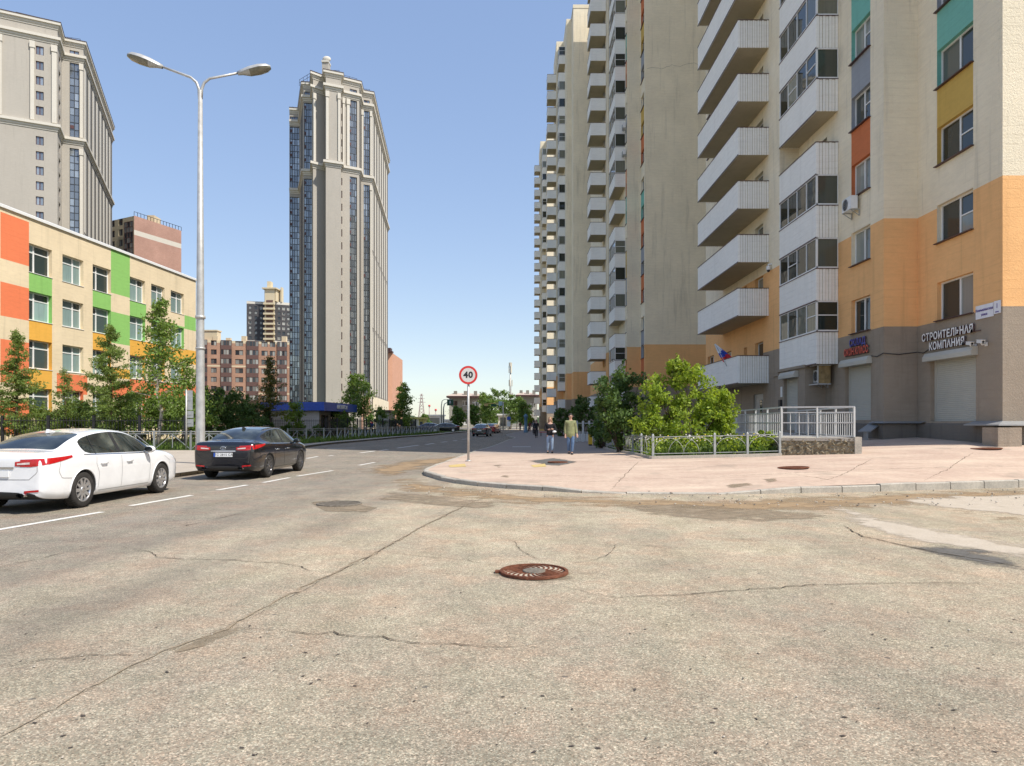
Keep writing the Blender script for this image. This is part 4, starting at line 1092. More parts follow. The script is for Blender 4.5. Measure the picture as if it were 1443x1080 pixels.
def school_m(u, z):
    if sx[0] < u < sx[1]: return 2 if 12.2 < z < 15.2 or 8.5 < z < 10.7 or 4.2 < z < 7. or .8 < z < 3. else 0
    if sx[1] <= u < sx[2]: return 1 if 10.55 < z < 11.85 else 3 if 7.25 < z < 8.6 or 3.95 < z < 5.3 else 0
    if sx[3] < u < sx[4]: return 2 if 3.7 < z < 5.15 else 0
    if sx[5] <= u < sx[6]: return 1 if 10.55 < z < 11.85 else 3 if 7.25 < z < 8.6 else 0
    if sx[6] <= u < sx[7]: return 1 if z > 12. or 8. < z < 10.5 else 3 if 5.2 < z < 6. else 2 if 3.6 < z < 4.8 else 0
    if sx[7] <= u: return (1 if u < su(206) or u > su(260) or z < 11.0 else 0) if 10.55 < z < 11.85 else 3 if 7.25 < z < 8.6 else 2 if 3.7 < z < 5.2 else (1 if 8.6 < z < 10.55 and u < su(183) else 0)
    return 0
w = MB(); SMt = ['screen', 'sgreen', 'sorange', 'syellow']
zss = [z for r_ in rows_ for z in r_] + [12.2, 15.2, 8.5, 10.7, 4.2, 7, .8, 3, 3.7, 5.15, 12, 8, 10.5, 6, 3.6, 4.8, 5.2]
facade(w, A_, B_, 0, 15.55, ops, school_m, .32, None, sx + [su(206), su(260)], zss)
facade(w, B_, (-58, 71.5), 0, 15.55, [], lambda u, z: 0); facade(w, (-58, 71.5), (-60, 33), 0, 15.55, [], lambda u, z: 0); facade(w, (-60, 33), A_, 0, 15.55, [], lambda u, z: 0)
w.poly([(A_.x, A_.y, 15.5), (B_.x, B_.y, 15.5), (-58, 71.5, 15.5), (-60, 33, 15.5)])
part('wall', w, SMt, sl)
MT['sglass'] = glass('school glass', (.03, .045, .042), (.30, .42, .40), .50)
for i, (a, b_) in enumerate(cu + [(3., 4.9), (8., 9.9)]):
    for z0, z1 in rows_: window(sl, A_, ds, a, z0, b_ - a, 1.95, (.34,) if i in (0, 2) else (.62,), (.72, .72), gl='sglass', sill='white', inset=.26, fw=.085)
pc = MB(); o = offset_line([(A_.x, A_.y), (B_.x, B_.y), (-58, 71.5)], .12); i_ = [(A_.x, A_.y), (B_.x, B_.y), (-58, 71.5)]
for k in range(2): pc.quad((*o[k], 15.5), (*o[k + 1], 15.5), (*o[k + 1], 15.68), (*o[k], 15.68)); pc.quad((*o[k], 15.68), (*o[k + 1], 15.68), (*i_[k + 1], 15.75), (*i_[k], 15.75)); pc.quad((*i_[k], 15.5), (*i_[k + 1], 15.5), (*o[k + 1], 15.5), (*o[k], 15.5))
part('roof_edge', pc, ['white'], sl)

# ---- brick block between the school and the sky
MT['pbrick'] = brick('pink brick', (.45, .26, .20), (.50, .30, .235), (.40, .27, .22), .35)
MT['obrick'] = brick('red brick', (.40, .225, .15), (.46, .27, .185), (.38, .26, .19), .5)
MT['brown'] = plain('brown panel', (.13, .072, .06), .6); MT['cream'] = plaster('cream trim', (.66, .56, .38), .06, .1, .1)
MT['dkgrey'] = plaster('charcoal cladding', (.085, .082, .085), .08, .1, .1)
MT['fglass'] = glass('far glass', (.03, .035, .04), (.42, .42, .38), .45)
bE = root('brick_building', (-115, 210, 0), 'pinkish brick block with a white band showing above the school roof', 'building')
E0, E1, E2 = (at(150, 206), 206), (at(189, 200), 200), (at(255.5, 216), 216)
zE = 60.
w = MB(); L = math.dist(E0, E1)
ops = [(L * f, L * f + 1.8, 3.0 * k + 1, 3. * k + 2.9) for k in range(12, 20) for f in (.16, .45)]
facade(w, E0, E1, 0, zE - .8, ops, lambda u, z: 2 if (z % 3) > .9 or u > L * .86 else 2, .2); facade(w, E1, E2, 0, zE, [], lambda u, z: 1 if 54.6 < z < 56 else 0, zs=(54.6, 56)); facade(w, E2, (-130, 240), 0, zE, [], lambda u, z: 0)
facade(w, (-130, 240), E0, 0, zE, [], lambda u, z: 0); w.poly([(*E0, zE - .8), (*E1, zE - .8), (*E2, zE - .1), (-130, 240, zE - .1)])
part('wall', w, ['pbrick', 'twhite', 'cream'], bE)
dE = (Vector((*E1, 0)) - Vector((*E0, 0))).normalized()
for o in ops: window(bE, E0, dE, o[0], o[2], 1.8, 1.9, (.5,), (0, 0), fr='opened', gl='fglass', sill=None)
M = Matrix.Translation((*E0, 0)) @ Matrix.Rotation(math.atan2(dE.y, dE.x), 4, 'Z')
g = grid_glass(L * .68, L * .99, 30, zE - 1.6, 3, 19, M @ Matrix.Translation((0, -.25, 0)), 'mull', 'fglass', .2); part('glazing', g, ['brown', 'fglass'], bE)
m = MB(); m.box(at(212, 212), at(222, 212), 210, 214, zE, zE + 3); part('roof_stack', m, ['cream'], bE)
m = MB(); a, b_ = Vector((*E1, zE)), Vector((*E2, zE))
for k in range(16): q = a.lerp(b_, k / 15); m.bar(q, q + Vector((0, 0, 1.1)), .1)
m.bar(a + Vector((0, 0, 1.1)), b_ + Vector((0, 0, 1.1)), .1); part('roof_railing', m, ['metald'], bE)

# ---- nine-storey red brick block
bF = root('brick_building', (-116, 306, 0), 'red brick block of nine storeys with brown glazed balconies behind the lamp post', 'building')
F0, F1 = (at(258, 300), 300), (at(414, 312), 312); zF = 36.6
w = MB(); L = math.dist(F0, F1); dF = (Vector((*F1, 0)) - Vector((*F0, 0))).normalized()
def fu(x): return (x - 258) / 156. * L
lg = [(276, 291), (310, 325), (346, 363), (390, 404)]; wc = [(296, 304), (330, 341), (367, 376), (379, 387)]
zr = [3.4 + 3.9 * k for k in range(9)]
ops = [(fu(a), fu(b_), z, z + 2.2, .25) for a, b_ in wc for z in zr] + [(fu(a), fu(b_), 1.2, 35.9, .9) for a, b_ in lg]
facade(w, F0, F1, 0, zF, ops, lambda u, z: 1 if abs((z - 2.1) % 11.7 - .4) < .3 or z > 35.8 else 0, .3, None, (), [x for k in range(4) for x in (2.2 + 11.7 * k, 2.8 + 11.7 * k)] + [35.8])
facade(w, F1, (F1[0] + 2, 335), 0, zF, [], lambda u, z: 0); facade(w, (F0[0], 335), F0, 0, zF, [], lambda u, z: 0); w.poly([(*F0, zF), (*F1, zF), (F1[0] + 2, 335, zF), (F0[0], 335, zF)])
part('wall', w, ['obrick', 'cream'], bF)
for a, b_ in wc:
    for z in zr: window(bF, F0, dF, fu(a), z, fu(b_) - fu(a), 2.2, (.5,), (0, 0), fr='brown', gl='fglass', sill=None, fw=.12)
nF = Vector((dF.y, -dF.x, 0)); angF = math.atan2(dF.y, dF.x)
for a, b_ in lg:
    for z in zr:
        M = Matrix.Translation(Vector((*F0, 0)) + nF * .3) @ Matrix.Rotation(angF, 4, 'Z')
        g = grid_glass(fu(a), fu(b_), z + .1, z + 2.3, 4, 1, M, 'brown', 'fglass', .18); g.box(fu(a), fu(b_), -.12, .6, z - 1.6, z + .1, 0, M)
        part('loggia', g, ['brown', 'fglass'], bF)
for x, zt in ((300, 2.2), (318, 1.6), (340, 2.6), (398, 3)):
    m = MB(); q = Vector((*F0, 0)) + dF * fu(x); m.box(q.x - 1, q.x + 1, q.y + 1.5, q.y + 3, zF, zF + zt); part('chimney', m, ['cream'], bF)
m = MB(); q = Vector((*F0, 0)) + dF * fu(270); m.box(q.x, q.x + 9, q.y + 4, q.y + 8, zF, zF + 4.4); m.box(q.x - .3, q.x + 9.3, q.y + 3.7, q.y + 8.3, zF + 4.4, zF + 4.9); part('penthouse', m, ['cream'], bF)

# ---- dark tower further back
bG = root('distant_tower', (-145, 430, 0), 'distant charcoal tower with a cream balcony bay, beyond the red brick block', 'tower')
G = pxy([(347.5, 425), (372, 428), (373, 424), (387, 424), (388, 428), (410, 432)])
w = MB(); zg = 74.5
for i in range(5):
    L = math.dist(G[i], G[i + 1]); ops = []
    if i in (0, 4): ops = [(L * f, L * f + 1.6, 3 * k + .8, 3 * k + 2.6, .25) for k in range(10, 24) for f in ((.12, .45, .75) if i == 0 else (.15, .45, .75))]
    facade(w, G[i], G[i + 1], 0, zg if i != 2 else zg + 7, ops, lambda u, z, i=i: 1 if i == 2 else (2 if (z > 73 or 50 < z < 51) else 0), .25, zs=(50, 51, 73))
    dG = (Vector((*G[i + 1], 0)) - Vector((*G[i], 0))).normalized()
    for o in ops: window(bG, G[i], dG, o[0], o[2], 1.6, 1.8, (), (0,), fr='twhite' if R.random() < .3 else 'mull', gl='fglass', sill=None, fw=.18)
facade(w, (G[0][0], 450), G[0], 0, zg, [], lambda u, z: 0); w.poly([(*p, zg) for p in (G[0], G[5], (G[5][0], 450), (G[0][0], 450))])
part('wall', w, ['dkgrey', 'cream', 'twhite'], bG)
m = MB(); m.box(G[2][0] - .5, G[3][0] + .5, 425, 434, zg, zg + 7); m.box(G[2][0] - 1.4, G[3][0] + 1.4, 423, 435, zg + 7, zg + 7.8); m.box(at(378, 428), at(383, 428), 426, 430, zg + 7.8, zg + 12); m.box(at(396, 430), at(398, 430), 429, 432, zg, zg + 9); part('roof_house', m, ['cream'], bG)
for k in range(10, 25):
    m = MB(); m.box(G[2][0] - .3, G[3][0] + .3, 422.2, 423.9, 3 * k, 3 * k + 1.1); part('balcony', m, ['cream'], bG)
    m = MB(); m.box(G[2][0] + 1, G[3][0] - 1, 423.7, 424.1, 3 * k + 1.2, 3 * k + 2.8); part('balcony_opening', m, ['brown'], bG)
# ---- salmon slab behind the main tower
bS = root('apartment_building', (at(547, 290), 300, 0), 'salmon end wall of a slab block peeping out behind the grey tower', 'building')
w = MB(); S = [(at(538, 285), 285), (at(553, 287), 287), (at(553, 287) - 1, 320), (at(538, 285), 320)]
for i in range(4): facade(w, S[i], S[(i + 1) % 4], 0, 29.8, [], lambda u, z: 0)
w.poly([(*p, 29.8) for p in S]); part('wall', w, [plaster('salmon render', (.60, .33, .22), .08, .12, .1)], bS)
m = MB(); m.box(S[0][0], S[1][0] + .3, 284.6, 288, 29.8, 30.4); m.box(S[0][0] + 1, S[0][0] + 3, 288, 292, 30.4, 32); part('parapet', m, ['trimdark'], bS)

# ---- kiosk with blue fascia
ks = root('kiosk', (-21, 74, 0), 'grey corner kiosk with a blue fascia and white lettering beside the street', 'kiosk')
K0, K1, K2, K3 = (-24.3, 69.3), (-18.75, 69.), (-18.1, 78.5), (-24.3, 78.5)
w = MB()
sid = plain('pale corrugated cladding', (.55, .57, .60), .6)
facade(w, K0, K1, 0, 2.75, [], lambda u, z: 0)
ops = [(.6, 3.0, .35, 2.35), (3.5, 6.2, .35, 2.35)]
facade(w, K1, K2, 0, 2.75, ops, lambda u, z: 1, .12); facade(w, K2, K3, 0, 2.75, [], lambda u, z: 0); facade(w, K3, K0, 0, 2.75, [], lambda u, z: 0)
for k in range(1, 11): w.box(K0[0] + .02, K1[0] - .02, 68.97 + .01 * (k % 2), 69.3, .26 * k - .012, .26 * k, 2)
part('wall', w, [sid, 'plinthgrey', 'metalg'], ks)
dk = (Vector((*K2, 0)) - Vector((*K1, 0))).normalized()
for o in ops: window(ks, K1, dk, o[0], o[2], o[1] - o[0], 2.0, (.33, .66), (0, 0, 0), fr='brown', sill=None, inset=.1)
fb = MB(); KK = [K0, K1, K2, K3]; o = offset_line(KK, .75)
fb_mat = plain('blue fascia sheet', (.03, .10, .52), .4, var=.12)
for k in range(3):
    n = max(4, int(math.dist(o[k], o[k + 1]) / .4))
    for j in range(3): z0 = 2.75 + .28 * j; fb.quad((*o[k], z0 + .004), (*o[k + 1], z0 + .004), (*[o[k + 1][i] * .985 + K2[i] * .015 if False else o[k + 1][i] for i in (0, 1)], z0 + .27), (*o[k], z0 + .27))
fb.poly([(*p, 2.752) for p in reversed(o)]); fb.poly([(*p, 3.59) for p in o]); q = offset_line(KK, .72)
for k in range(3): fb.quad((*q[k], 2.75), (*q[k + 1], 2.75), (*q[k + 1], 3.59), (*q[k], 3.59))
part('fascia', fb, [fb_mat], ks)
me = text_mesh('lettering', 'МАГАЗИН 24', .52, 'signwhite', .02, bold=.015); link('lettering', me, ks, wallM((o[1][0] + (o[2][0] - o[1][0]) * .50 + .04, o[1][1] + (o[2][1] - o[1][1]) * .50, 3.17), math.atan2(dk.y, dk.x)))

# ---- low things around the junction
MT['oldpanel'] = plaster('grey panel wall', (.26, .25, .22), .12, .25, .2); MT['roofpale'] = plain('pale roof', (.50, .40, .33), .8)
def old_block(x0, x1, Y, ztop, label, dY=4.):
    rt = root('panel_building', (at((x0 + x1) / 2, Y), Y, 0), label, 'building', 'old panel houses at the end of the street')
    w = MB(); A, B = (at(x0, Y), Y), (at(x1, Y + dY), Y + dY); L = math.dist(A, B)
    nc = max(2, int(L / 3.2)); ops = [(L * (k + .25) / nc, L * (k + .78) / nc, 2.9 * j + 1, 2.9 * j + 2.5, .3) for k in range(nc) for j in range(int(ztop / 2.9))]
    facade(w, A, B, 0, ztop, ops, lambda u, z: 0, .3); facade(w, B, (B[0], B[1] + 12), 0, ztop, [], lambda u, z: 0); facade(w, (A[0], A[1] + 12), A, 0, ztop, [], lambda u, z: 0)
    part('wall', w, ['oldpanel'], rt)
    d = (Vector((*B, 0)) - Vector((*A, 0))).normalized()
    for i, o in enumerate(ops): window(rt, A, d, o[0], o[2], o[1] - o[0], 1.5, (.5,), (0, 0), fr='pvc' if R.random() < .5 else 'brown', gl='fglass', sill=None, fw=.12)
    r = MB(); r.box(A[0] - .8, B[0] + .8, A[1] - .8, B[1] + 12, ztop, ztop + .5, 0); r.add([(A[0] - .8, A[1] - .8, ztop + .5), (B[0] + .8, B[1] - .8, ztop + .5), (B[0] - .8, B[1] + 6, ztop + 1.6), (A[0] + .8, A[1] + 6, ztop + 1.6)], [(0, 1, 2, 3)], 1); part('roof', r, ['trimdark', 'roofpale'], rt)
    for k in range(3):
        f = (k + .5) / 3; m = MB(); m.box(A[0] + (B[0] - A[0]) * f - .5, A[0] + (B[0] - A[0]) * f + .5, A[1] + 4, A[1] + 5.2, ztop, ztop + 2.2); part('chimney', m, ['oldpanel'], rt)
    return rt
old_block(633, 677, 215, 9.2, 'low grey panel house with a pale roof, seen past the speed limit pole')
old_block(730, 757, 232, 10.2, 'grey panel house with glazed balconies beside the beige blocks, past the mast')
sh = root('transformer_hut', (at(539, 112), 113, 0), 'small flat-roofed pale hut with a dark door, beside the tower\'s base', 'hut')
w = MB(); x0, x1 = at(533, 112), at(551, 112); w.box(x0, x1, 110, 116, 0, 3.2); part('wall', w, ['tgrey'], sh); r = MB(); r.box(x0 - .3, x1 + .3, 109.7, 116.3, 3.2, 3.55); part('roof', r, ['trimdark'], sh); r = MB(); r.box(x0 + .3, x0 + 1.4, 109.96, 110.01, .1, 2.2); part('door', r, ['metalg'], sh)
def stall(x0, x1, Y, h, matn, label, cat='pavilion', roofm='white'):
    rt = root('market_pavilion', (at((x0 + x1) / 2, Y), Y, 0), label, cat, 'low pavilions beyond the lawn')
    a, b_ = at(x0, Y), at(x1, Y); w = MB(); w.box(a, b_, Y, Y + 5, 0, h); part('wall', w, [matn], rt)
    r = MB(); r.box(a - .3, b_ + .3, Y - .5, Y + 5.3, h, h + .35); part('roof', r, [roofm], rt)
    r = MB(); n = max(1, int((b_ - a) / 2.2))
    for k in range(n): q = a + (b_ - a) * (k + .2) / n; r.box(q, q + (b_ - a) * .6 / n, Y - .03, Y + .02, .8, h - .5)
    part('window', r, ['fglass'], rt); return rt
MT['pv_yellow'] = plain('yellow sheet', (.72, .58, .16), .6); MT['pv_cream'] = plain('cream sheet', (.70, .66, .56), .6); MT['pv_white'] = plain('white sheet', (.78, .78, .76), .6)
stall(578, 588, 150, 2.4, 'pv_cream', 'cream pavilion half hidden by the leafy tree', roofm='pv_yellow'); stall(590, 597, 140, 2.3, 'pv_yellow', 'bright yellow pavilion beyond the lawn railing', roofm='pv_yellow'); stall(601, 624, 190, 3.4, 'pv_white', 'long white pavilion under the distant hills'); stall(626, 640, 200, 2.2, 'pv_white', 'white pavilion behind the small conical tree')
stall(702, 716, 165, 3.3, 'pv_cream', 'cream pavilion with a wide brown opening left of the mast'); 
# ------------------------------------------------------------------ trees, bushes, grass
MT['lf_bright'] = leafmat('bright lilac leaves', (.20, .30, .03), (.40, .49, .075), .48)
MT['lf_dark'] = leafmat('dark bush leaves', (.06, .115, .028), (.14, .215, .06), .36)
MT['lf_mid'] = leafmat('street tree leaves', (.12, .20, .036), (.245, .345, .085), .42)
MT['lf_larch'] = leafmat('larch needles', (.13, .205, .045), (.27, .345, .10), .42)
MT['lf_far'] = leafmat('far tree leaves', (.10, .18, .035), (.20, .30, .08), .4)
MT['lf_grass'] = leafmat('grass blades', (.07, .13, .02), (.17, .25, .05), .3)
MT['lf_rust'] = leafmat('olive leaves', (.085, .105, .03), (.19, .18, .055), .36)
MT['petal'] = plain('pale petals', (.75, .68, .55), .7); MT['petaly'] = plain('yellow petals', (.75, .55, .06), .7)
MT['bark'] = barkmat('brown bark', (.12, .085, .06)); MT['barkg'] = barkmat('grey bark', (.20, .175, .14)); MT['birch'] = barkmat('pale mottled bark', (.52, .46, .38), (.11, .09, .07))

def leaves(C, size, aspect=.55, up=.35, jit=.35):
    """one small folded leaf quad at every point of C"""
    N = len(C); C = np.asarray(C, float)
    a = NR.normal(size=(N, 3)); a /= np.linalg.norm(a, axis=1)[:, None]
    b = NR.normal(size=(N, 3)); b[:, 2] += up * 2; b -= a * (a * b).sum(1)[:, None]; b /= np.linalg.norm(b, axis=1)[:, None] + 1e-9
    s = size * (1 + NR.uniform(-jit, jit, N))[:, None]
    n = np.cross(a, b)
    V = np.stack([C - a * s, C - b * s * aspect + n * s * .12, C + a * s, C + b * s * aspect + n * s * .12], 1).reshape(-1, 3)
    return V, np.arange(N * 4).reshape(N, 4)
def leafobj(name, V, Fc, mat, parent):
    me = bpy.data.meshes.new(name)
    me.vertices.add(len(V)); me.vertices.foreach_set('co', V.ravel()); me.loops.add(Fc.size); me.loops.foreach_set('vertex_index', Fc.ravel())
    me.polygons.add(len(Fc)); me.polygons.foreach_set('loop_start', np.arange(len(Fc)) * 4); me.polygons.foreach_set('loop_total', np.full(len(Fc), 4))
    me.materials.append(MT[mat]); me.update(); me.validate()
    o = bpy.data.objects.new(name, me); COL.objects.link(o)
    if parent is not None: o.parent = parent
    return o
def crooked(p, q, n=6, k=.05):
    p, q = Vector(p), Vector(q); L = (q - p).length; out = [p]
    for i in range(1, n + 1): out.append(p.lerp(q, i / n) + (Vector((R.gauss(0, k), R.gauss(0, k), R.gauss(0, k * .4))) * L * (.3 + .7 * math.sin(math.pi * i / n)) if i < n else Vector()))
    return out
def along(pts, t):
    f = t * (len(pts) - 1); i = min(int(f), len(pts) - 2); return pts[i].lerp(pts[i + 1], f - i)

def larch(loc, H, Wd, label, mat='lf_larch', bark='bark', group='larches along the school fence', dens=1., lean=.02, bare=.12):
    rt = root('larch', loc, label, 'tree', group)
    tr = MB(); tip = Vector((R.gauss(0, lean) * H, R.gauss(0, lean) * H, H)); T = crooked((0, 0, 0), tip, 8, .008)
    r0 = .012 * H + .02; tr.tube(T, [r0 * (1 - .93 * i / 8) for i in range(9)], 7)
    C = []; z = bare
    while z < .985:
        for b in range(R.choice((2, 3, 3))):
            th = R.uniform(0, 6.283); Lb = Wd * (1.02 - z) ** .85 * R.uniform(.45, 1.12) * (1. if z > .2 else .6 + 2 * z)
            p = along(T, z); up = R.uniform(-.12, .22) + .25 * z
            e = p + Vector((math.cos(th) * Lb, math.sin(th) * Lb, Lb * up)); B = crooked(p, e, 4, .05); B[-1].z += Lb * .10
            tr.tube(B, [.022 * (1 - z) + .008, .016 * (1 - z) + .006, .012 * (1 - z) + .005, .008, .004], 4, 0, False)
            for k in range(int((10 + 22 * Lb) * dens)):
                t = R.uniform(.12, 1.02) ** .8; q = along(B, min(1, t)); w = .09 + .12 * Lb * (1 - abs(t - .5))
                s = q + Vector((R.gauss(0, w), R.gauss(0, w), R.gauss(-.05, .07)))
                for h in range(3): C.append(s + Vector((R.gauss(0, .05), R.gauss(0, .05), R.gauss(0, .035))))
        z += R.uniform(.018, .034) * (7 / max(4, H)) ** .5
    for k in range(14): C.append(along(T, R.uniform(.93, 1.)) + Vector((R.gauss(0, .05), R.gauss(0, .05), .05)))
    lpart('trunk', tr, [bark], rt); V, Fc = leaves(C, .085 if H > 5 else .07, .32, .1); leafobj('crown', V, Fc, mat, rt); return rt

def tree(loc, H, Wd, label, mat='lf_mid', bark='barkg', n=14, leaf=.09, per=60, low=.25, group='young street trees', cat='tree', name='street_tree', shape=1., spread=.55, r0=None):
    rt = root(name, loc, label, cat, group)
    tr = MB(); T = crooked((0, 0, 0), (R.gauss(0, .02) * H, R.gauss(0, .02) * H, H * .97), 8, .014)
    r0 = r0 or .010 * H + .02; tr.tube(T, [r0 * (1 - .9 * i / 8) for i in range(9)], 8)
    C = []
    for b in range(n):
        z = low + (1 - low) * (b + R.random()) / n * .97; th = b * 2.4 + R.uniform(-.5, .5)
        Lb = Wd * R.uniform(.6, 1.15) * (1.08 - ((z - low) / (1 - low))) ** (.6 * shape) * (.55 + min(.45, (z - low) * 2.4))
        p = along(T, z * .97); e = p + Vector((math.cos(th) * Lb, math.sin(th) * Lb, Lb * R.uniform(.25, .85) * spread * 1.6)); B = crooked(p, e, 5, .06)
        rb = r0 * .42 * (1 - z) + .008; tr.tube(B, [rb * (1 - .85 * i / 5) for i in range(6)], 5, 0, False)
        subs = [B]
        for s in range(3):
            q = along(B, R.uniform(.3, .85)); e2 = q + Vector((R.gauss(0, 1), R.gauss(0, 1), R.uniform(-.2, .9))).normalized() * Lb * R.uniform(.25, .5); S = crooked(q, e2, 3, .07); subs.append(S)
            tr.tube(S, [rb * .4, rb * .3, rb * .2, .003], 4, 0, False)
        for S in subs:
            m = int(per * (1 if S is B else .55))
            cl = [along(S, R.uniform(.3, 1.)) for _ in range(max(2, m // 9))]
            for k in range(m):
                c = R.choice(cl); w = .12 + .10 * Lb
                C.append(c + Vector((R.gauss(0, w), R.gauss(0, w), R.gauss(.02, w * .75))))
    lpart('trunk', tr, [bark], rt); V, Fc = leaves(C, leaf); leafobj('crown', V, Fc, mat, rt); return rt

def bush(loc, rx, ry, H, label, mat='lf_mid', leaf=.07, N=7000, clumps=60, group=None, cat='bush', name='bush', stems=12, base=.12, bark='bark', flat=.5, lobes=None):
    rt = root(name, loc, label, cat, group); st = MB(); C = []; cs = []
    for k in range(clumps):
        u = Vector((R.gauss(0, 1), R.gauss(0, 1), R.gauss(0, 1))).normalized() * (R.random() ** .33) * R.uniform(.82, 1.1)
        zf = .5 + .5 * u.z; wd = 1 - .35 * max(0, .3 - zf) - .25 * max(0, zf - .75)
        if lobes:
            l = lobes[k % len(lobes)]; cs.append((Vector((l[0] * rx + u.x * rx * l[3], l[1] * ry + u.y * ry * l[3], H * max(.06, l[2] + u.z * l[4]))), R.uniform(.08, .2) * (rx + ry + H) / 3 * (.6 + .5 * l[3]))); continue
        cs.append((Vector((u.x * rx * wd, u.y * ry * wd, H * (base + (1 - base) * zf))), R.uniform(.10, .24) * (rx + ry + H) / 3 * (.9 if flat else 1)))
    for k in range(stems):
        c = cs[R.randrange(len(cs))][0]; st.tube(crooked((R.gauss(0, rx * .12), R.gauss(0, ry * .12), 0), c, 5, .05), [.04, .032, .025, .018, .012, .006], 5, 0, False)
    for k in range(stems * 3):
        c, r_ = cs[R.randrange(len(cs))]; e = c + Vector((R.gauss(0, .5), R.gauss(0, .5), R.uniform(.3, 1))).normalized() * r_ * 1.7; st.tube([c, c.lerp(e, .5), e], [.01, .007, .003], 4, 0, False)
        for j in range(14): C.append(c.lerp(e, R.uniform(.4, 1.02)) + Vector((R.gauss(0, .06), R.gauss(0, .06), R.gauss(0, .06))))
    for k in range(N):
        c, r_ = cs[R.randrange(len(cs))]; v = Vector((R.gauss(0, 1), R.gauss(0, 1), R.gauss(0, .8))).normalized() * r_ * (R.random() ** .4)
        q = c + v
        if q.z > .03: C.append(q)
    lpart('trunk', st, [bark], rt); V, Fc = leaves(C, leaf); leafobj('crown', V, Fc, mat, rt); return rt

G0 = .13
larch((at(22, 42), 42, G0), 7.0, 2.1, 'leftmost larch by the black fence, in front of the coral wall panels', dens=1.25)
larch((at(93, 42.5), 42.5, G0), 4.7, 1.3, 'small thin young larch with a bare top between two taller larches', dens=.8)
larch((at(158, 42), 42, G0), 7.3, 2.5, 'tall dense larch with a broad skirt in front of the school\'s middle windows', dens=1.55, mat='lf_larch')
larch((at(-35, 41), 41, G0), 6.0, 2.2, 'larch at the very edge of the view beside the white car\'s roof', dens=1.1)
tree((at(221, 40.5), 40.5, G0), 9.0, 2.15, 'slender pale-barked tree with an open crown at the right end of the school', 'lf_mid', 'birch', 30, .095, 52, .22, shape=1.3, spread=.35, r0=.12)
tree((at(262, 43), 43, G0), 5.6, 1.5, 'small leafy tree just left of the lamp post', 'lf_mid', 'barkg', 14, .09, 50, .2)
for i, (x, Y, rx, H, m, lb) in enumerate(((120, 48.5, 2.4, 3.1, 'lf_dark', 'low dark bush behind the fence, left of the dense larch'), (205, 48, 3., 3.7, 'lf_mid', 'wide green bush behind the pale-barked tree'), (255, 49, 2.6, 3.6, 'lf_mid', 'rounded bush behind the traffic sign post'),
                                (55, 48.5, 2.6, 2.3, 'lf_mid', 'low bush behind the fence beside the leftmost larch'), (318, 55, 3.1, 4.2, 'lf_dark', 'big dark bush behind the lamp post and black car'), (352, 60, 2.2, 3.3, 'lf_dark', 'dark bush left of the kiosk'), (290, 54, 2.4, 3.6, 'lf_dark', 'dark bush hidden behind the lamp post'))):
    bush((at(x, Y), Y, G0), rx, rx * .7, H, lb, m, .10, 4200 if i != 4 else 6500, 46, 'bushes behind the school fence')
larch((at(381, 61), 61, G0), 7.2, 2.5, 'brown-trunked tree with tiered olive branches standing in front of the kiosk', 'lf_rust', 'bark', 'trees around the kiosk', 1.15, .01, .3)
tree((at(413, 64), 64, G0), 3.4, 1.1, 'little bushy tree against the grey kiosk wall', 'lf_mid', 'barkg', 10, .10, 50, .35, group='trees around the kiosk')
tree((at(497, 81), 81, G0), 7.4, 2.3, 'light green open tree behind the kiosk\'s sign', 'lf_mid', 'bark', 22, .12, 48, .3, group='trees around the kiosk', shape=1.2, spread=.3)
tree((at(514, 80), 80, G0), 6.9, 1.6, 'taller narrow tree right of the kiosk before the grey tower', 'lf_mid', 'bark', 16, .12, 40, .3, group='trees around the kiosk')
bush((at(484, 73), 73, G0), 1.5, 1.2, 3.0, 'leafy bush at the right corner of the kiosk', 'lf_mid', .12, 1600, 24, 'bushes around the kiosk')
bush((at(425, 66), 66, G0), 2.6, 1.0, 1.2, 'low dark hedge along the kiosk wall', 'lf_dark', .10, 1600, 24, 'bushes around the kiosk')
tree((at(535, 100), 100, G0), 3.6, 1.1, 'small pale green tree in front of the flat-roofed hut', 'lf_far', 'barkg', 10, .14, 36, .3, group='trees around the kiosk')
tree((at(521, 98), 98, G0), 2.7, .9, 'tiny tree left of the flat-roofed hut', 'lf_far', 'barkg', 8, .13, 30, .3, group='trees around the kiosk')
tree((at(567, 92), 92, G0), 6.6, 1.65, 'leafy upright tree standing alone right of the grey tower', 'lf_mid', 'barkg', 24, .13, 60, .12, shape=.8, spread=.5)
bush((at(563, 93), 93, G0), 2.1, 1.2, 1.9, 'dark undergrowth at the foot of the lone upright tree', 'lf_dark', .12, 1500, 20)
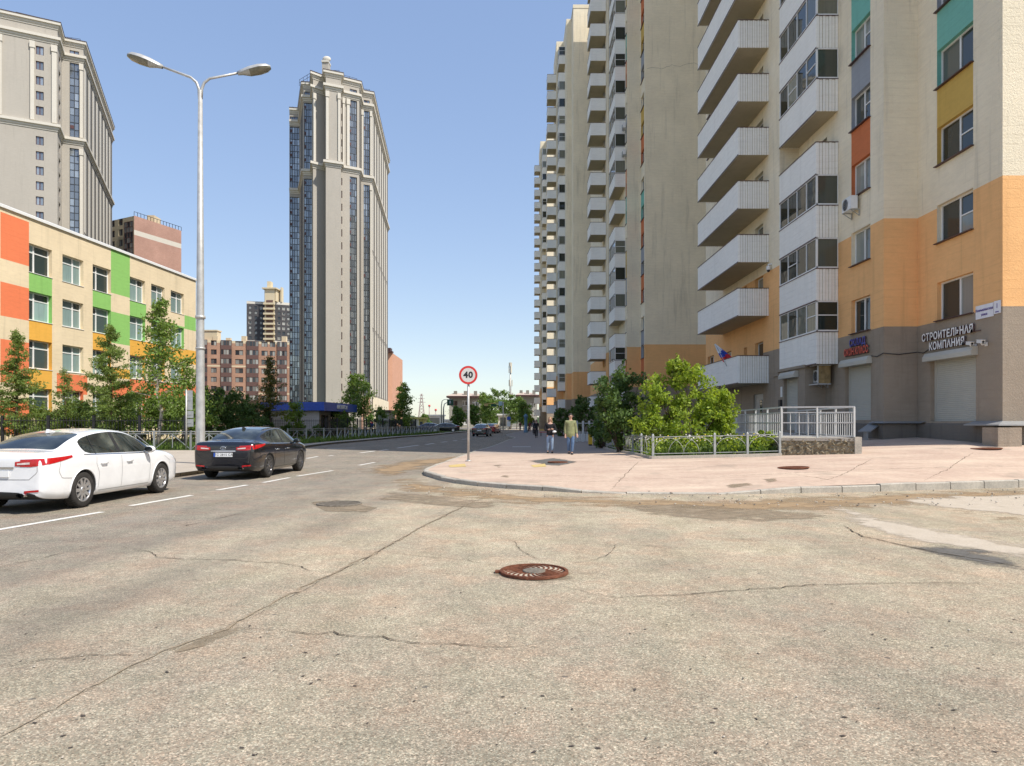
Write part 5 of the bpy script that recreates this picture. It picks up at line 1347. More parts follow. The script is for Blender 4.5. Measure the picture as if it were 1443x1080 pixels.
# far trees at the junction
for i, (x, Y, H, W_, m, lb) in enumerate(((645, 140, 4.6, 1.7, 'lf_far', 'conical small tree left of the speed limit pole'), (668, 150, 5.2, 1.9, 'lf_far', 'bright round tree just right of the speed limit pole'), (652, 240, 11, 4.5, 'lf_mid', 'tree top showing over the low panel house roof'),
        (690, 160, 7.0, 2.8, 'lf_far', 'green street tree left of the far cars'), (686, 172, 8.8, 3.2, 'lf_mid', 'tall tree behind the overhead signal arm'), (703, 168, 9.4, 3.4, 'lf_far', 'tallest light green tree behind the signal box'), (716, 170, 7.0, 3.0, 'lf_dark', 'dark tree behind the mast'), (728, 164, 7.9, 3.0, 'lf_far', 'full green tree right of the mast'), (738, 150, 6.0, 2.2, 'lf_far', 'light tree beside the blue pillar'),
        (600, 180, 3.6, 1.4, 'lf_far', 'small tree by the yellow pavilion'), (679, 230, 10.5, 3.5, 'lf_mid', 'tree showing between the panel house and the tall street trees'))):
    tree((at(x, Y), Y, .03), H, W_, lb, m, 'barkg', 18, .22, 46, .18, 'trees at the far junction', shape=.7, spread=.6)
# bushes on the right
zb = walk(6.6, 27.2)
bush((6.75, 27.4, zb), 1.9, 1.35, 3.75, 'big bright green lilac bush in the railed bed', 'lf_bright', .066, 13500, 120, 'bushes in the railed bed', flat=0, base=.05, lobes=[(-.1, 0, .46, .62, .42), (-.58, 0, .44, .44, .40), (.05, .05, .70, .42, .25), (.5, .1, .44, .44, .38), (.80, .15, .28, .34, .25), (-.78, -.1, .28, .36, .24), (-.2, 0, .82, .20, .14), (.1, -.2, .28, .8, .24)])
bush((8.15, 28.4, walk(8.1, 28.2)), .85, .8, 2.7, 'lighter side of the planting, a loose bush against the lowest balcony', 'lf_bright', .065, 1800, 22, 'bushes in the railed bed')
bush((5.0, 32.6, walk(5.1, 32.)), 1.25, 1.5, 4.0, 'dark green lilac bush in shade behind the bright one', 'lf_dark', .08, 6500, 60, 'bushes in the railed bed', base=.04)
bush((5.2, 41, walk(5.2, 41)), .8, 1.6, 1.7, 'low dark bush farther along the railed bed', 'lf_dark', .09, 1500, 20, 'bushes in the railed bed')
bush((at(793, 74), 74, .1), 1.5, 1.2, 3.0, 'dark bush behind the walking woman', 'lf_dark', .12, 2000, 30); bush((at(822, 62), 62, .15), 1.3, 1., 3.9, 'dark shrub against the grey base of the third block', 'lf_dark', .12, 1800, 26)
bush((at(783, 88), 88, .1), 1.2, 1.2, 2.2, 'farther dark bush beside the footway', 'lf_dark', .12, 1200, 20); bush((at(745, 120), 120, .1), .9, .9, 2.5, 'yellow-green shrub beside the far pedestrians', 'lf_bright', .14, 700, 14)
bush((at(1077, 25.2), 25.2, walk(8.9, 25.2) - .03), .55, .45, .75, 'leafy clump at the foot of the rough stone ramp wall', 'lf_bright', .05, 1500, 16, 'bushes in the railed bed', stems=4)

# ground cover: turf and the flower bed
def turf(name, pts, N, h, mat, label, spread=0.):
    V = []; Fc = []
    for k in range(N):
        x, y, z = pts(); n = Vector((R.gauss(0, 1), R.gauss(0, 1), 0)).normalized(); w = h * R.uniform(.10, .2); t = Vector((R.gauss(0, .35), R.gauss(0, .35), 1)) * h * R.uniform(.5, 1.3)
        p = Vector((x, y, z)); b = len(V); V += [p - n * w, p + n * w, p + n * w * .3 + t, p - n * w * .3 + t]
    o = leafobj(name, np.array([tuple(v) for v in V]), np.arange(len(V)).reshape(-1, 4), mat, None); o['kind'] = 'stuff'; o['label'] = label; return o
def lawn_pt():
    if R.random() < .45: return R.uniform(-29, -15.3), R.uniform(38.7, 46), .12
    y = 47 + 60 * R.random() ** 1.6; x = -np.interp(y, [47, 60, 75, 87, 104], [14.6, 14, 13, 11.2, 10.2]) - 5.5 * R.random() ** 1.5; return x, y, .12
turf('grass', lawn_pt, 15000, .24, 'lf_grass', 'green verge grass behind the street railings')
bed = lambda: (lambda s: (4.9 + .05 * s + (4.1 + .1 * s) * R.random() ** .8, 24.1 + s, 0))(17 * R.random() ** 1.6)
def bed_pt():
    while True:
        x, y, z = bed()
        if y - 24.05 > 0 and (x < 9.0 or y > 27): return x, y, walk(x, y)
turf('grass', bed_pt, 9000, .26, 'lf_grass', 'grass and weeds growing in the railed flower bed')
pb_ = MB(); q = resample([(4.78, 23.95), (4.95, 28.8), (5.3, 35.7), (5.4, 44)], 1.)
for a, b_ in zip(q, q[1:]): pb_.quad((a[0] + .05, a[1], walk(*a) + .05), (9.0, a[1], walk(9., a[1]) + .05), (9.0, b_[1], walk(9., b_[1]) + .05), (b_[0] + .05, b_[1], walk(*b_) + .05))
struct('flower_bed_soil', pb_, ['turfsoil'])
def plant(loc, label, fl, n=170, r_=.36, h=.60):
    rt = root('flowering_plant', loc, label, 'plant', 'plants along the low railing'); C = [Vector((R.gauss(0, r_ * .6), R.gauss(0, r_ * .5), h * R.random())) for _ in range(n)]
    V, Fc = leaves(C, .055); leafobj('leaves', V, Fc, 'lf_bright' if fl != 'petaly' else 'lf_mid', rt); m = MB()
    for k in range(9): m.ell((R.gauss(0, r_ * .6), R.gauss(0, r_ * .4), h * R.uniform(.8, 1.2)), (.03, .03, .02), 6, 4)
    lpart('blossoms', m, [fl], rt)
for i, x in enumerate(np.linspace(4.98, 8.8, 10)):
    y = 24.25 + R.uniform(0, .35); plant((x, y, walk(x, y) + .05), 'green plant with small %s flowers behind the front run of the low railing' % ('yellow' if i % 3 == 1 else 'pale'), 'petaly' if i % 3 == 1 else 'petal')
for i, y in enumerate(np.linspace(25.5, 37, 8)):
    plant((5.25 + .03 * (y - 25), y, walk(5.3, y) + .05), 'green plant with pale flowers behind the side run of the low railing', 'petal', 70, .3, .5)
# ------------------------------------------------------------------ cars
def carpaint(name, col, rough=.25, metal=0.):
    t = NT(name); n = t.noise(t.pos(world=False), 3., 3); c = t.mix(1., col, t.ramp(n, [(.3, .94), (.7, 1.04)]), 'MULTIPLY')
    p = t.bsdf(c, rough, metal, .5); p.inputs['Coat Weight'].default_value = 1.; p.inputs['Coat Roughness'].default_value = .05
    return t.done(p.outputs[0])
MT['cwhite'] = carpaint('white car paint', (.80, .80, .80)); MT['cblack'] = carpaint('black car paint', (.006, .006, .009), .2)
MT['cgreen'] = carpaint('dark green car paint', (.02, .03, .035)); MT['cred'] = carpaint('red car paint', (.40, .02, .02)); MT['cblue'] = carpaint('dark blue car paint', (.02, .03, .10))
def autoglass():
    t = NT('car glass'); n = t.noise(t.pos((1, 1, 1), False), 1.6, 3, .6)
    c = t.ramp(n, [(.40, (.010, .013, .013)), (.56, (.035, .042, .038)), (.70, (.11, .12, .10))])
    p = t.bsdf(c, .02, 0, .8); return t.done(p.outputs[0])
MT['cglass'] = autoglass()
MT['tyre'] = plain('tyre rubber', (.040, .037, .034), .85, spec=.2, var=.3, scale=9); MT['rim'] = plain('alloy rim', (.62, .62, .63), .28, .85); MT['rimd'] = plain('dark alloy rim', (.15, .15, .16), .3, .8)
MT['chrome'] = plain('chrome', (.70, .70, .70), .12, 1.); MT['lampred'] = plain('red lamp lens', (.48, .010, .012), .12, 0, .7, .15, 20); MT['lampwhite'] = plain('clear lamp lens', (.75, .62, .58), .12, 0, .7, .2, 25); MT['lampdeep'] = plain('deep red lamp lens', (.20, .006, .01), .12, 0, .7)
MT['seam'] = plain('panel gap', (.03, .03, .03), .7); MT['seamw'] = plain('panel gap grey', (.30, .29, .28), .7); MT['numplate'] = plain('number plate', (.78, .78, .76), .4, var=.03); MT['plateblue'] = plain('number plate band', (.03, .10, .45), .4); MT['trimblk'] = plain('matt black trim', (.02, .02, .02), .6)

def car_shell(hw=.915, arch=.365):
    """closed half-profile lofted from the tail (-x) to the nose (+x), smoothed, wheel arches cut out"""
    #        x     w    zb   belt  deck  | roof: None for decks
    S = [(-2.425, .70, .36, .86, .93, None), (-2.41, .80, .30, .93, 1.005, None), (-2.33, .855, .25, .965, 1.055, None), (-2.12, .89, .225, .985, 1.075, None), (-1.99, .905, .21, .99, 1.082, None),
         (-1.84, .91, .20, .985, None, (.70, 1.04, 1.115)), (-1.62, .913, .19, .98, None, (.665, 1.13, 1.21)), (-1.30, .915, .185, .973, None, (.635, 1.25, 1.33)), (-.98, .915, .18, .966, None, (.615, 1.325, 1.40)),
         (-.62, .915, .18, .957, None, (.605, 1.385, 1.448)), (-.22, .915, .18, .949, None, (.605, 1.405, 1.468)), (-.12, .915, .18, .947, None, (.605, 1.406, 1.470)), (.22, .915, .18, .941, None, (.61, 1.39, 1.462)),
         (.50, .915, .18, .936, None, (.62, 1.335, 1.42)), (.80, .912, .18, .929, None, (.655, 1.225, 1.305)), (1.06, .908, .18, .921, None, (.70, 1.105, 1.175)), (1.28, .904, .18, .915, None, (.755, .995, 1.065)),
         (1.45, .90, .18, .903, .985, None), (1.75, .892, .185, .865, .955, None), (2.02, .872, .19, .81, .90, None), (2.22, .82, .20, .74, .815, None), (2.36, .73, .235, .64, .70, None), (2.41, .62, .29, .56, .60, None)]
    J = 13; vs = []
    for x, w, zb, bl, dk, rf in S:
        k = w / .915
        sec = [(0, zb), (.62 * w, zb), (.90 * w, zb + .015), (.965 * w, zb + .09), (.985 * w, min(.40, zb + (bl - zb) * .38)), (w, zb + (bl - zb) * .62), (w * .998, zb + (bl - zb) * .82), (w * .97, bl)]
        if rf is None: sec += [(w * .90, dk - .022), (w * .74, dk - .004), (w * .55, dk), (w * .28, dk + .006), (0, dk + .008)]
        else: sec += [(w * .945, bl + .022), (rf[0] + .018, rf[1]), (rf[0] - .045, rf[2] - .038), (rf[0] * .55, rf[2] - .006), (0, rf[2])]
        vs.append([(x, y, z) for y, z in sec])
    bm = bmesh.new(); rows = []
    for r_ in vs:
        rows.append([bm.verts.new((x, y, z)) for x, y, z in r_] + [bm.verts.new((x, -y, z)) for x, y, z in reversed(r_[1:-1])])
    n = len(rows[0])
    for i in range(len(rows) - 1):
        for j in range(n):
            f = bm.faces.new((rows[i][j], rows[i][(j + 1) % n], rows[i + 1][(j + 1) % n], rows[i + 1][j]))
            jj = j if j < J - 1 else n - 1 - j; x = (S[i][0] + S[i + 1][0]) / 2; m = 0
            if jj == 8 and -1.30 < x < .80: m = 2 if -.22 < x < -.12 else 1
            if jj == 8 and .80 < x < 1.06: m = 1
            if jj in (10, 11) and -1.84 < x < -.98: m = 1
            if jj in (10, 11) and .50 < x < 1.28: m = 1
            if jj in (0, 1): m = 2
            f.material_index = m; f.smooth = True
    bm.faces.new(rows[0]); bm.faces.new(list(reversed(rows[-1])))
    bmesh.ops.recalc_face_normals(bm, faces=bm.faces)
    cr = bm.edges.layers.float.new('crease_edge')
    for e in bm.edges:
        a, b_ = e.link_faces[:2] if len(e.link_faces) == 2 else (None, None)
        if a and a.material_index != b_.material_index: e[cr] = .55
        elif a and min(abs(e.verts[0].co.y), abs(e.verts[1].co.y)) > .5:
            for L_ in (7,):
                for r_ in range(4, len(rows) - 3):
                    pass
    for i in range(2, len(rows) - 3):
        for j in (7, n - 7):
            e = bm.edges.get((rows[i][j], rows[i + 1][j]))
            if e: e[cr] = .35
    for j in range(7, n - 6):
        e = bm.edges.get((rows[2][j], rows[2][(j + 1) % n]))
        if e: e[cr] = .45
    me = bpy.data.meshes.new('shell'); bm.to_mesh(me); bm.free()
    for k in ('cwhite', 'cglass', 'trimblk'): me.materials.append(MT[k])
    o = bpy.data.objects.new('shell', me); COL.objects.link(o)
    s = o.modifiers.new('s', 'SUBSURF'); s.levels = s.render_levels = 3
    cut = MB()
    for x in (-1.385, 1.40):
        for s_ in (-1, 1):
            M = Matrix.Translation((x, s_ * .78, .345)) @ Matrix.Rotation(math.pi / 2, 4, 'X'); cut.lathe([(.001, -.22), (arch, -.22), (arch, .25), (.001, .25)], 40, M, 2)
    cm = cut.mesh('cut', ['cwhite', 'cglass', 'trimblk']); bm = bmesh.new(); bm.from_mesh(cm); bmesh.ops.remove_doubles(bm, verts=bm.verts, dist=.004); bmesh.ops.recalc_face_normals(bm, faces=bm.faces); bm.to_mesh(cm); bm.free()
    co = bpy.data.objects.new('cut', cm); COL.objects.link(co)
    b_ = o.modifiers.new('b', 'BOOLEAN'); b_.object = co; b_.operation = 'DIFFERENCE'; b_.solver = 'EXACT'
    dg = bpy.context.evaluated_depsgraph_get(); out = bpy.data.meshes.new_from_object(o.evaluated_get(dg))
    bpy.data.objects.remove(o); bpy.data.objects.remove(co)
    return out
SHELL = car_shell()
def split_mesh(me, test):
    bm = bmesh.new(); bm.from_mesh(me); bm.faces.ensure_lookup_table()
    bmesh.ops.delete(bm, geom=[f for f in bm.faces if not test(f)], context='FACES'); out = bpy.data.meshes.new('piece'); bm.to_mesh(out); bm.free(); return out
SPL = {'body': split_mesh(SHELL, lambda f: f.material_index != 1)}
_g = lambda f: f.material_index == 1
SPL['rear_window'] = split_mesh(SHELL, lambda f: _g(f) and abs(f.normal.y) < .55 and f.calc_center_median().x < 0)
SPL['windscreen'] = split_mesh(SHELL, lambda f: _g(f) and abs(f.normal.y) < .55 and f.calc_center_median().x > 0)
for s_, nm in ((1, 'l'), (-1, 'r')):
    for a, b_, q in ((-9, -.17, 'b'), (-.17, 9, 'f')): SPL['side' + nm + q] = split_mesh(SHELL, lambda f: _g(f) and f.normal.y * s_ >= .55 and a < f.calc_center_median().x < b_)
_bm = bmesh.new(); _bm.from_mesh(SHELL); CBV = BVHTree.FromBMesh(_bm); _bm.free()
def cast(o, d, off=.003):
    h = CBV.ray_cast(Vector(o), Vector(d).normalized())
    return (h[0] + h[1] * off) if h[0] else None
def side_pt(x, z, s, off=.003): return cast((x, 3 * s, z), (0, -s, 0), off)
def rear_pt(y, z, off=.004): return cast((-4, y, z), (1, 0, 0), off)
def corner_pt(ph, z, s, off=.006):
    a = Vector((-1.75, .25 * s, z)); d = Vector((-math.cos(ph), math.sin(ph) * s, 0)); return cast(a + d * 3, -d, off)
def surf_strip(mb, pts, w, fn, m=0):
    """thin strip lying on the bodywork along a 2-D line"""
    P = resample([(*p,) for p in pts], .05) + [pts[-1]]; l, r_ = [], []
    for i, p in enumerate(P):
        a, b_ = P[max(0, i - 1)], P[min(len(P) - 1, i + 1)]; d = Vector((b_[0] - a[0], b_[1] - a[1])); d = d.normalized() if d.length > 1e-6 else Vector((1, 0)); n = Vector((-d.y, d.x)) * w / 2
        l.append(fn(p[0] + n.x, p[1] + n.y)); r_.append(fn(p[0] - n.x, p[1] - n.y))
    for i in range(len(P) - 1):
        if all((l[i], l[i + 1], r_[i], r_[i + 1])): mb.quad(l[i], l[i + 1], r_[i + 1], r_[i], m)
def surf_patch(mb, fn, top, bot, n=14, k=4, m=0):
    g_ = [[fn(i / n, bot(i / n) + (top(i / n) - bot(i / n)) * j / k) for j in range(k + 1)] for i in range(n + 1)]
    for i in range(n):
        for j in range(k):
            q = (g_[i][j], g_[i + 1][j], g_[i + 1][j + 1], g_[i][j + 1])
            if all(q): mb.add(q, [(0, 1, 2, 3)], m, True)
def wheel_meshes(dark):
    t = MB(); M = Matrix.Rotation(-math.pi / 2, 4, 'X')
    t.lathe([(.225, -.10), (.30, -.108), (.328, -.085), (.335, -.04), (.335, .04), (.328, .085), (.30, .108), (.225, .10)], 40, M)
    for k in range(40): a = 2 * math.pi * k / 40; t.box(-.006, .006, -.085, .085, .333, .338, 0, Matrix.Rotation(a, 4, 'Y'))
    r_ = MB(); r_.lathe([(.232, -.10), (.232, .085), (.222, .100), (.205, .094), (.200, .05), (.195, -.05), (.0, -.05)], 40, M, 0); r_.lathe([(.199, .045), (.0, .045)], 30, M, 1)
    for k in range(10):
        a = 2 * math.pi * k / 10; A = Matrix.Rotation(a, 4, 'Y')
        w0, w1 = .034, (.018 if k % 2 else .030)
        r_.add([A @ Vector(v) for v in ((-w0, .085, .03), (w0, .085, .03), (w1, .094, .208), (-w1, .094, .208), (-w0, .052, .03), (w0, .052, .03), (w1, .06, .208), (-w1, .06, .208))], [(0, 1, 2, 3), (0, 4, 5, 1), (0, 3, 7, 4), (1, 5, 6, 2)], 0)
    r_.lathe([(.065, .06), (.060, .09), (.03, .098), (0, .098)], 20, M, 0); r_.lathe([(.026, .099), (0, .1)], 12, M, 2)
    return t.mesh('wheel', ['tyre']), r_.mesh('rim', ['rimd' if dark else 'rim', 'trimblk', 'chrome'])

def car(loc, rz, label, paint, group, rim_dark=False, plate=None, tail=0, steer=0., detail=True, chrome=True):
    rt = root('parked_car' if detail else 'car', loc, label, 'car', group, rz - math.pi / 2)   # nose along +x turned to face the heading
    rt.rotation_euler = (0, 0, rz)
    def cp(nm, key, mats):
        me = SPL[key].copy(); me.name = nm
        for k in mats: me.materials.append(MT[k])
        return lpart(nm, me, None, rt)
    body = cp('body', 'body', [paint, 'cglass', 'trimblk']); cp('windscreen', 'windscreen', [paint, 'cglass']); cp('rear_window', 'rear_window', [paint, 'cglass'])
    for s in ('l', 'r'):
        for q in 'bf': cp('side_window', 'side' + s + q, [paint, 'cglass'])
    wt, wr = wheel_meshes(rim_dark)
    for x in (-1.385, 1.40):
        for s in (-1, 1):
            o = lpart('wheel', wt, None, rt); o.location = (x, s * .795, .338); o.rotation_euler = (0, R.uniform(0, 1), 0 if s > 0 else math.pi); lpart('rim', wr, None, o)
            if x > 0: o.rotation_euler.z += steer
    sm = 'seam' if paint != 'cwhite' else 'seamw'
    for s in (-1, 1):
        f = lambda x, z, s=s: side_pt(x, z, s)
        # tail lamp wrapping the corner
        tl = MB(); fn = lambda t, z, s=s: (rear_pt(s * (.36 + .30 * t / .45), z, .008) if t < .45 else corner_pt((t - .45) / .55 * rad(78) + rad(16), z, s, .008))
        top = lambda t: .965 + .025 * t; bot = lambda t: .80 + (.02 if t < .8 else (t - .8) * .55)
        surf_patch(tl, fn, lambda t: (.905 + t * .085), lambda t: (.83 - .02 * t if t < .55 else .819 + (t - .55) * .30), 22, 5)
        o = lpart('tail_lamp', tl, ['lampred'], rt)
        tw = MB(); surf_patch(tw, lambda t, z, s=s: rear_pt(s * (.40 + .22 * t), z, .014), lambda t: .880 + .02 * t, lambda t: .853 + .01 * t, 8, 2)
        lpart('lens', tw, ['lampwhite'], o)
        rf = MB(); surf_patch(rf, lambda t, z, s=s: rear_pt(s * (.52 + .24 * t), z, .010), lambda t: .405 + .02 * t, lambda t: .37 + .02 * t, 6, 2); lpart('reflector', rf, ['lampred'], rt)
        # doors: gaps, handles, window surround
        for line in ([(-.17, .93), (-.17, .30)], [(-.98, .955), (-1.02, .80), (-.93, .62), (-.95, .34)], [(.86, .91), (.90, .70), (.88, .32)], [(-.93, .285), (.88, .285)], [(-2.0, .97), (-2.08, .72), (-2.0, .60), (-1.74, .58)], [(1.55, .84), (1.78, .72), (1.77, .64)]):
            sl_ = MB(); surf_strip(sl_, line, .010, f); lpart('panel_gap', sl_, [sm], rt)
        if chrome:
            ct = MB(); surf_strip(ct, [(-1.36, .985), (-.6, .968), (.2, .950), (.9, .937), (1.04, .935)], .016, lambda x, z, s=s: side_pt(x, z, s, .006)); lpart('window_trim', ct, ['chrome'], rt)
        pi = MB(); surf_strip(pi, [(-.98, .985), (-.955, 1.1), (-.93, 1.22), (-.90, 1.33)], .022, lambda x, z, s=s: side_pt(x, z, s, .006)); lpart('window_bar', pi, ['trimblk'], rt)
        for hx in (-.78, .10):
            q = side_pt(hx, .80, s, .0)
            if q: h = MB(); h.tube([q + Vector((-.11, .0, 0)), q + Vector((-.09, s * .035, .004)), q + Vector((.07, s * .035, .004)), q + Vector((.10, 0, 0))], [.012, .016, .016, .012], 8); lpart('door_handle', h, ['chrome' if paint == 'cblack' else paint], rt)
        q = side_pt(.74, .955, s, 0)
        if q:
            mr = MB(); M = Matrix.Translation(q + Vector((.02, s * .12, .055))); mr.ell((0, 0, 0), (.075, .115, .075), 14, 10, 0, M); mr.tube([q + Vector((.02, -s * .03, .0)), q + Vector((.02, s * .1, .03))], .025, 8, 0)
            o = lpart('mirror', mr, [paint], rt); mg = MB(); mg.ell((-.071, 0, .002), (.01, .092, .058), 14, 8, 0, M); lpart('mirror_glass', mg, ['cglass'], o)
        hl = MB(); surf_patch(hl, lambda t, z, s=s: cast((4, s * (.50 + .3 * t), z), (-1, 0, 0), .006), lambda t: .70 + .05 * t, lambda t: .62 + .05 * t, 10, 3); lpart('headlamp', hl, ['lampwhite'], rt)
        wl = MB()   # arch lip
        for x in (-1.385, 1.40):
            P = [side_pt(x + .378 * math.cos(a), .345 + .378 * math.sin(a), s, .002) for a in np.linspace(-.15, math.pi + .15, 22)]; P = [p for p in P if p]
            if len(P) > 4: wl.tube(P, .010, 5)
        lpart('arch_lip', wl, [paint], rt)
    tr = MB()
    surf_strip(tr, [(-.74, .935), (-.74, .72), (-.60, .60), (.60, .60), (.74, .72), (.74, .935)], .010, lambda y, z: rear_pt(y, z, .003)); lpart('boot_gap', tr, [sm], rt)
    va = MB(); surf_patch(va, lambda t, z: rear_pt(-.70 + 1.4 * t, z, .006), lambda t: .345 + .05 * (1 - abs(2 * t - 1)) ** .5, lambda t: .30, 20, 3); lpart('diffuser', va, ['trimblk'], rt)
    for s in (-1, 1):
        ex = MB(); q = rear_pt(s * .50, .335, 0)
        if q: M = Matrix.Translation(q + Vector((-.025, 0, 0))) @ Matrix.Rotation(math.pi / 2, 4, 'Y') @ Matrix.Diagonal((.55, 1, 1, 1)); ex.lathe([(.07, -.06), (.085, 0), (.085, .03), (.07, .03), (.066, -.04)], 18, M); lpart('exhaust_tip', ex, ['chrome'], rt)
    st = MB(); surf_strip(st, [(-.34, .80), (.34, .80)], .035, lambda y, z: rear_pt(y, z, .012)); lpart('boot_strip', st, ['chrome' if chrome else paint], rt)
    q = rear_pt(0, .70, .012); pl_ = MB(); pl_.box(-.012, .004, -.26, .26, -.055, .055, 0, Matrix.Translation(q)); pl_.box(-.0135, -.011, .215, .26, -.055, .055, 1, Matrix.Translation(q)); o = lpart('number_plate', pl_, ['numplate', 'plateblue'], rt)
    if plate:
      me = text_mesh('lettering', plate, .088, 'black', .001); o2 = lpart('lettering', me, None, o); o2.matrix_basis = Matrix.Translation(q + Vector((-.014, -.02, 0))) @ Matrix.Rotation(-math.pi / 2, 4, 'Z') @ Matrix.Rotation(math.pi / 2, 4, 'X'); 
    e = MB(); q = rear_pt(0, .885, .012)
    def oval(rx, rz_, cy=0, cz=0, ph=0): return [q + Vector((0, cy + rx * math.cos(a), cz + rz_ * math.sin(a))) for a in np.linspace(0, 2 * math.pi, 29)]
    e.tube(oval(.075, .048), .007, 6); e.tube(oval(.026, .046), .006, 6); e.tube(oval(.052, .02, 0, .022), .006, 6); lpart('emblem', e, ['chrome'], rt)
    an = MB(); h = cast((-.95, 0, 3), (0, 0, -1), 0); an.add([h + Vector(v) for v in ((-.13, -.028, .055), (-.13, .028, .055), (.10, .02, -.005), (.10, -.02, -.005), (-.15, -.03, -.02), (-.15, .03, -.02))], [(0, 1, 2, 3), (0, 4, 5, 1), (0, 3, 4), (1, 5, 2)]); lpart('aerial', an, [paint if paint == 'cwhite' else 'trimblk'], rt)
    return rt
# heading nearly along the street
def hd(deg): return math.pi / 2 + rad(deg)
car((-8.83, 14.62, 0), hd(-1.5), 'white saloon car parked at the left kerb, cut off by the edge of the view', 'cwhite', 'cars parked at the left kerb', tail=1)
car((-7.86, 21.9, 0), hd(-1.5), 'shiny black saloon car with a white number plate parked ahead of the white one', 'cblack', 'cars parked at the left kerb', True, plate='ТС 2815 СА')
car((at(679, 82), 83, 0), hd(-6), 'dark saloon car driving away down the middle of the street', 'cgreen', 'distant cars', detail=False, chrome=False)
car((at(695, 112), 114, 0), hd(-8), 'white saloon car farther down the street ahead of the dark one', 'cwhite', 'distant cars', detail=False, chrome=False)
car((at(691.5, 103), 106, 0), hd(-8), 'red car half hidden between the dark and the white cars', 'cred', 'distant cars', detail=False, chrome=False)
car((at(603, 122), 122, .1), rad(180), 'blue car parked side-on beyond the lawn railing', 'cblue', 'distant cars', detail=False, chrome=False)
car((at(626, 112), 112, .1), rad(185), 'black car parked side-on beside the green signal pole', 'cblack', 'distant cars', detail=False, chrome=False)
# ------------------------------------------------------------------ street furniture
MT['pole'] = plain('galvanised lamp pole', (.50, .49, .46), .45, .35, .5, .18, 4); MT['lampglass'] = plain('lamp lens', (.20, .19, .14), .15, 0, .6, .3, 8); MT['ironrust'] = soil('rusty iron', (.10, .042, .026), (.21, .085, .05), 14, .5); MT['irongrey'] = soil('worn iron', (.12, .105, .085), (.24, .21, .17), 16, .5)
MT['signred_'] = plain('sign red', (.62, .035, .03), .35); MT['signw'] = plain('sign white', (.62, .61, .57), .35, var=.03)
lp = root('street_lamp', (-11.2, 25.5, .12), 'tall double-armed grey street lamp between the school and the black car', 'street lamp')
m = MB(); m.tube([(0, 0, 0), (0, 0, .5), (0, 0, 6.5), (0, 0, 13.4)], [.165, .16, .125, .075], 16); m.tube([(0, 0, 5.2), (0, 0, 5.3)], .175, 16); m.tube([(0, 0, 4.1), (0, 0, 4.16)], .168, 16); lpart('pole', m, ['pole'], lp)
m = MB(); m.box(-.05, .05, -.165, -.15, .7, 1.25); lpart('hatch', m, ['metalg'], lp)
for s, dy in ((-1, -.3), (1, .3)):
    E_ = Vector((s * 1.32, dy * .6, 14.18 if s < 0 else 14.12)); m = MB()
    m.tube([(s * .03, 0, 13.1), (s * .05, .0, 13.45), (s * .13, dy * .05, 13.68), (s * .32, dy * .15, 13.85), tuple(E_)], [.055, .052, .05, .045, .04], 10); arm = lpart('arm', m, ['pole'], lp)
    h = MB(); D = Vector((s * 1., dy * .6, .30)).normalized(); Y_ = Vector((0, 0, 1)).cross(D).normalized(); Z_ = D.cross(Y_)
    M = Matrix((D, Y_, Z_)).transposed().to_4x4(); M.translation = E_
    P = [(-.05, .08, .09), (.12, .13, .13), (.38, .22, .17), (.72, .26, .18), (1.0, .20, .15), (1.14, .08, .07)]; vs, fs = [], []
    for x, w, t in P:
        for k in range(10):
            a = math.pi * k / 9; vs.append(M @ Vector((x, -w * math.cos(a), t * math.sin(a) - .03)))
    for i in range(5):
        for k in range(9): fs.append((i * 10 + k, i * 10 + k + 1, (i + 1) * 10 + k + 1, (i + 1) * 10 + k))
    fs += [tuple(range(9, -1, -1)), tuple(50 + k for k in range(10))]; h.add(vs, fs, 0, True)
    hd_ = lpart('lamp_head', h, ['pole'], lp); b_ = MB(); vs, fs = [], []
    for x, w, t in P:
        for k in range(7):
            a = math.pi * k / 6; vs.append(M @ Vector((x, -w * .97 * math.cos(a), -.03 - t * .85 * math.sin(a) * (1 if x > .2 else .55))))
    for i in range(5):
        for k in range(6): fs.append((i * 7 + k, i * 7 + k + 1, (i + 1) * 7 + k + 1, (i + 1) * 7 + k))
    b_.add(vs, fs, [1 if i < 12 else 0 for i in range(30)], True); lpart('lens', b_, ['lampglass', 'metalg'], hd_)

q = wpt(660, 650.5); sg = root('speed_limit_sign', (q.x, q.y, q.z), 'round red and white 40 sign on a pale pole at the footway corner', 'road sign')
k = q.y / F; zc = zz(529, q.y) - q.z; m = MB(); m.tube([(0, 0, 0), (0, 0, zc + .25)], .045, 12); m.tube([(0, 0, 0), (0, 0, .04)], .11, 12); lpart('pole', m, ['pole'], sg)
M = Matrix.Translation((0, -.075, zc)) @ Matrix.Rotation(math.pi / 2, 4, 'X'); rS = 12.9 * k
m = MB(); m.lathe([(0, -.012), (rS, -.012), (rS + .004, 0), (rS, .006)], 48, M, 2, False); m.lathe([(rS, .006), (rS * .77, .006)], 48, M, 1, False); m.lathe([(rS * .77, .006), (0, .006)], 48, M, 0, False)
m.box(-.06, .06, -.062, .05, zc + .12, zc + .16, 2); m.box(-.06, .06, -.062, .05, zc - .16, zc - .12, 2); dsc = lpart('disc', m, ['signw', 'signred_', 'metalg'], sg)
me = text_mesh('lettering', '40', rS * .92, 'black', .002, bold=.012, sx=1.05); o = lpart('lettering', me, None, dsc); o.matrix_basis = M @ Matrix.Translation((0, 0, .0085))

